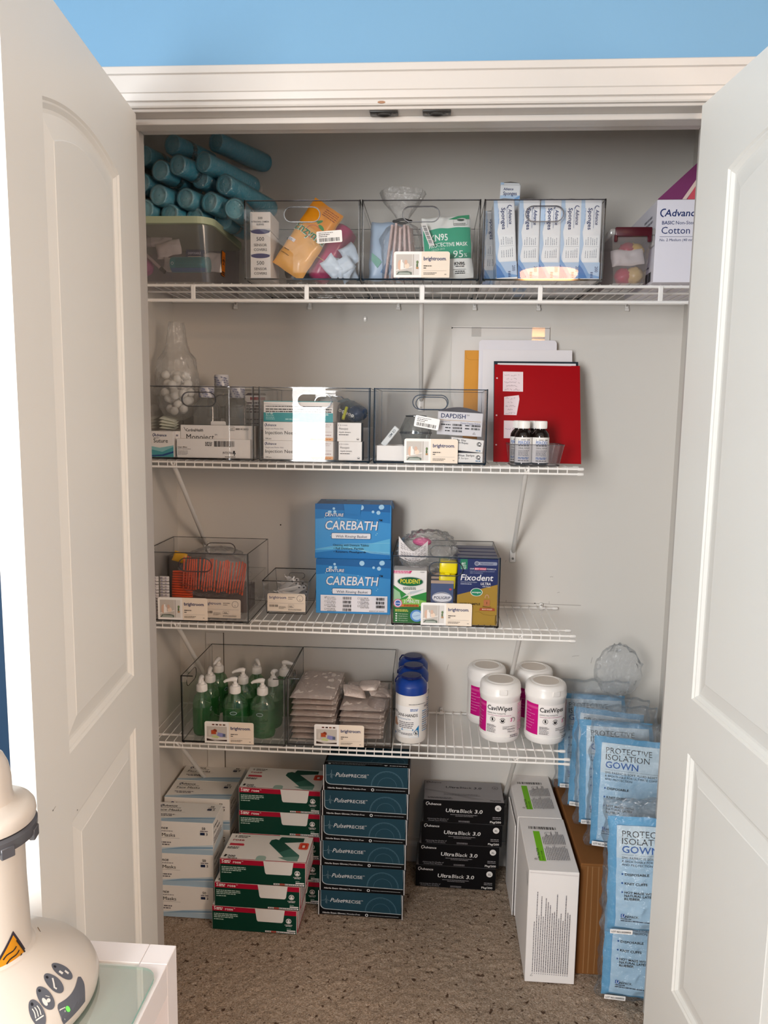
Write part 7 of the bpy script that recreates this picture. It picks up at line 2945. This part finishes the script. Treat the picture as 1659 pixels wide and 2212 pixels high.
DX, DY = .2870, -1.55
t = thing('wax_heater', 'white round countertop heater with grey seal, warning triangle and oval buttons, on the side table', 'appliance', (DX, DY, TZ_+.0048))
hw_ = pm('ivory_plastic', '#d8cec3', .28, .45, var=.02, vscale=12)
gry = pm('smoky_grey_seal', '#55555a', .22, .5)
mb = MB()
BASE = [(.001, 0), (.118, 0), (.1235, .004), (.1250, .011), (.1215, .021), (.112, .032), (.095, .0455), (.075, .0580), (.056, .069), (.0525, .0705), (.050, .0705)]
mb.lathe(BASE, hw_, 72)


def on_base(u, v, d):
    """printing on the sloping collar: u round it (0 = towards the room's right), v outward from the axis"""
    r_ = v
    z = 0
    pr = BASE[3:10]
    for (ra, za), (rb_, zb) in zip(pr, pr[1:]):
        if rb_ <= r_ <= ra:
            z = za+(zb-za)*(ra-r_)/(ra-rb_)
    n_ = V((.55, .83))
    return V(((r_+d*n_.x)*math.cos(u), (r_+d*n_.x)*math.sin(u), z+d*n_.y+.0002))


mb.build('base', t, smooth=True)
mb = MB()
mb.lathe([(.0525, .0700), (.0485, .0735), (.0475, .080), (.0455, .160), (.0455, .222)], hw_, 64)
mb.build('cylinder', t, smooth=True)
mb = MB()
mb.lathe([(.046, .2165), (.052, .2165), (.0600, .2185), (.0608, .224), (.0608, .231), (.0575, .2345), (.046, .2350)], gry, 64)
for g in range(8):
    mb.box(.055, .0622, -.008, .008, .212, .226, gry, .001, mat=Matrix.Rotation(2*math.pi*g/8+.2, 4, 'Z'))
mb.build('seal_ring', t, smooth=True)
mb = MB()
mb.lathe([(.052, .2352), (.0590, .2372), (.0600, .2430), (.0590, .2500), (.0560, .2545), (.0500, .2570), (.0400, .2590), (.0360, .2620), (.0345, .2700), (.0340, .2900),
          (.0315, .3050), (.0265, .3170), (.0190, .3240), (.0120, .3235), (.001, .3215)], hw_, 64)
mb.build('lid', t, smooth=True)


def mark(fn_list, name):
    pass


butd, lite = pm('grey_button', '#5e6068', .4, .4), k('#dfdcd6')


def dial(px, py):
    """angle and radius on the collar of the point seen at px, py"""
    best = None
    for iu in range(240):
        u = -2.2+3.0*iu/239
        for iv in range(50):
            v = .056+.066*iv/49
            q = on_base(u, v, 0)+V((DX, DY, TZ_+.0048))
            r_ = q-EYE
            z = r_.dot(fw)
            e = (829.5+FPX*r_.dot(rt)/z-px)**2+(1106-FPX*r_.dot(up)/z-py)**2
            if best is None or e < best[0]:
                best = (e, u, v)
    return best[1], best[2]


def local_fn(px, py, ang):
    u0, v0 = dial(px, py)
    c, s = math.cos(ang), math.sin(ang)

    def fn(a_, b_, d):
        p_, q_ = a_*c-b_*s, a_*s+b_*c
        return on_base(u0+p_/v0, min(.1245, v0+q_), d)
    return fn


for i, (px, py) in enumerate(((133.5, 2096), (116, 2124), (97.5, 2154), (78.5, 2187))):
    mb = MB()
    a = Art(mb, local_fn(px, py, 0), lift=.0003)
    a.ell(0, 0, .0075, .0125, butd)
    a.ell(-.001, -.0085, .0016, .0016, k('#26262c'))
    if i == 0:
        a.rect(-.0045, -.002, -.0015, .0025, lite)
        a.rect(.0005, .0025, .003, .007, lite)
    elif i == 1:
        a.line([(.003, -.004), (-.001, .001), (-.0035, .004), (-.0025, .0065)], .0018, lite)
    elif i == 2:
        a.ell(-.003, .003, .0022, .004, lite)
        a.ell(.001, .004, .0022, .0018, lite)
        a.line([(.001, -.001), (.004, .002)], .0006, lite)
    else:
        for q in (-.003, 0, .003):
            a.line([(q+.0007*math.sin(j), -.005+.0022*j) for j in range(5)], .0011, lite)
        a.line([(-.0045, .0055), (.0045, .0055)], .0012, lite)
    mb.build('button', t)
mb = MB()
u1, v1 = dial(173, 2110)
u2, v2 = dial(133, 2205)
d = Art(mb, on_base, lift=.0004)
ctl = []
for i in range(25):
    f = i/24
    wd = .0035+.0085*f
    cap = min(1, f/.10, (1-f)/.13)
    ctl.append((u1+(u2-u1)*f, v1+(v2-v1)*f+.004*math.sin(math.pi*f), wd*math.sqrt(max(0, 1-(1-cap)**2))))
dl = d.lift()


def strip(a_, b_):
    q = a_*24
    i = min(23, int(q))
    t_ = q-i
    uu, vv, ww = [ctl[i][j]+(ctl[i+1][j]-ctl[i][j])*t_ for j in range(3)]
    return on_base(uu, min(.1240, max(.058, vv+(b_-.5)*2*ww)), dl)


mb.grid(strip, 48, 10, butd)
f = local_fn(140, 2192, R(10))
a = Art(mb, f, lift=.0006)
a.line([(-.0035, -.0045), (.0035, -.0045), (.0035, .0045), (-.0035, .0045), (-.0035, -.0045)], .0009, lite)
a.line([(.002, -.0025), (-.002, .0025)], .0007, lite)
mb.build('control_panel', t)
mb = MB()
a = Art(mb, local_fn(147.5, 2180, 0), lift=.0009)
a.ell(0, 0, .0022, .0022, pm('green_led', '#4cf03a', .4, emit=2.5))
mb.build('indicator_light', t)
# warning triangle on the cylinder
mb = MB()


RC = .0464


def on_cyl(px, py):
    """angle and height on the cylinder where the sight line through px, py meets it"""
    d_ = fw+rt*((px-829.5)/FPX)+up*((1106-py)/FPX)
    ox, oy = EYE.x-DX, EYE.y-DY
    A_, B_, C_ = d_.x**2+d_.y**2, 2*(ox*d_.x+oy*d_.y), ox*ox+oy*oy-RC*RC
    D_ = max(0, B_*B_-4*A_*C_)
    q = (-B_-math.sqrt(D_))/(2*A_)
    p_ = EYE+d_*q
    return math.atan2(p_.y-DY, p_.x-DX)*RC, p_.z-TZ_-.0048


def cyl_surf(u, v, d_):
    r_ = .0474-.0018*min(1, max(0, (v-.075)/.085))+d_+.0004
    return V((r_*math.cos(u/RC), r_*math.sin(u/RC), v))


a = Art(mb, cyl_surf, curved=True, lift=.0004)


def sub(pts, m_, nn=10):
    (x1_, y1_), (x2_, y2_), (x3_, y3_) = pts
    for i in range(nn):
        for j in range(nn-i):
            def P(a_, b_):
                return (x1_+(x2_-x1_)*a_/nn+(x3_-x1_)*b_/nn, y1_+(y2_-y1_)*a_/nn+(y3_-y1_)*b_/nn)
            q = [P(i, j), P(i+1, j), P(i, j+1)]
            a.mb.add([a.fn(p[0], p[1], dl) for p in q], [(0, 1, 2)], m_)
            if i+j < nn-1:
                q = [P(i+1, j), P(i+1, j+1), P(i, j+1)]
                a.mb.add([a.fn(p[0], p[1], dl) for p in q], [(0, 1, 2)], m_)


TA, TB = V(on_cyl(27, 2010)), V(on_cyl(60, 2066))
e_ = TB-TA
TC = TA+V((e_.x*math.cos(R(-60))-e_.y*math.sin(R(-60)), e_.x*math.sin(R(-60))+e_.y*math.cos(R(-60))))
if TC.y > TA.y or TC.x > TB.x:
    TC = TA+V((e_.x*math.cos(R(60))-e_.y*math.sin(R(60)), e_.x*math.sin(R(60))+e_.y*math.cos(R(60))))
G_ = (TA+TB+TC)/3
if G_.x > TB.x:
    TC = TC-(G_-TB)
dl = a.lift()
sub([tuple(TA), tuple(TB), tuple(TC)], k('#3a3440'), 16)
dl = a.lift()+.0004
sub([tuple(G_+(q-G_)*.84) for q in (TA, TB, TC)], k('#d8901c'), 16)
a.k += 8
ax = (TB-TA).normalized()
ay = V((-ax.y, ax.x))
if ay.dot(G_-TA) < 0:
    ay = -ay
L_ = e_.length
for q in (-.14, .0, .14):
    a.line([tuple(G_+ax*(q*L_+.022*L_*math.sin(j*.95))+ay*(L_*(-.17+.045*j))) for j in range(8)], .0018, k('#2a2424'))
a.line([tuple(G_+ay*(-.235*L_)+ax*(L_*(-.26+.13*j))) for j in range(5)], .0018, k('#2a2424'))
mb.build('warning_label', t)
mb = MB()
a = Art(mb, local_fn(82, 2007, R(70)), lift=.0004)
a.poly([(-.004, -.005), (.004, -.005), (0, .006)], k('#2a2424'))
a.poly([(-.0028, -.0041), (.0028, -.0041), (0, .0040)], k('#b98a22'))
mb.build('small_warning_label', t)

t = thing('navy_stand_in', 'added dark navy block standing in for the shadowed sliver behind the left door edge', 'stand-in block', (-.62, -.98, 0))  # made-up block, put here to darken the sliver behind the left door
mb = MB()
mb.box(0, .66, 0, .24, .0005, 1.42, pm('stand_in_navy', '#1c3a55', .45, .4), .003)
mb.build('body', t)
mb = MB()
mb.box(.01, .65, -.018, -.0005, .04, 1.40, pm('stand_in_navy'), .003)
mb.build('door', t)  # front slab of the added block, no real door
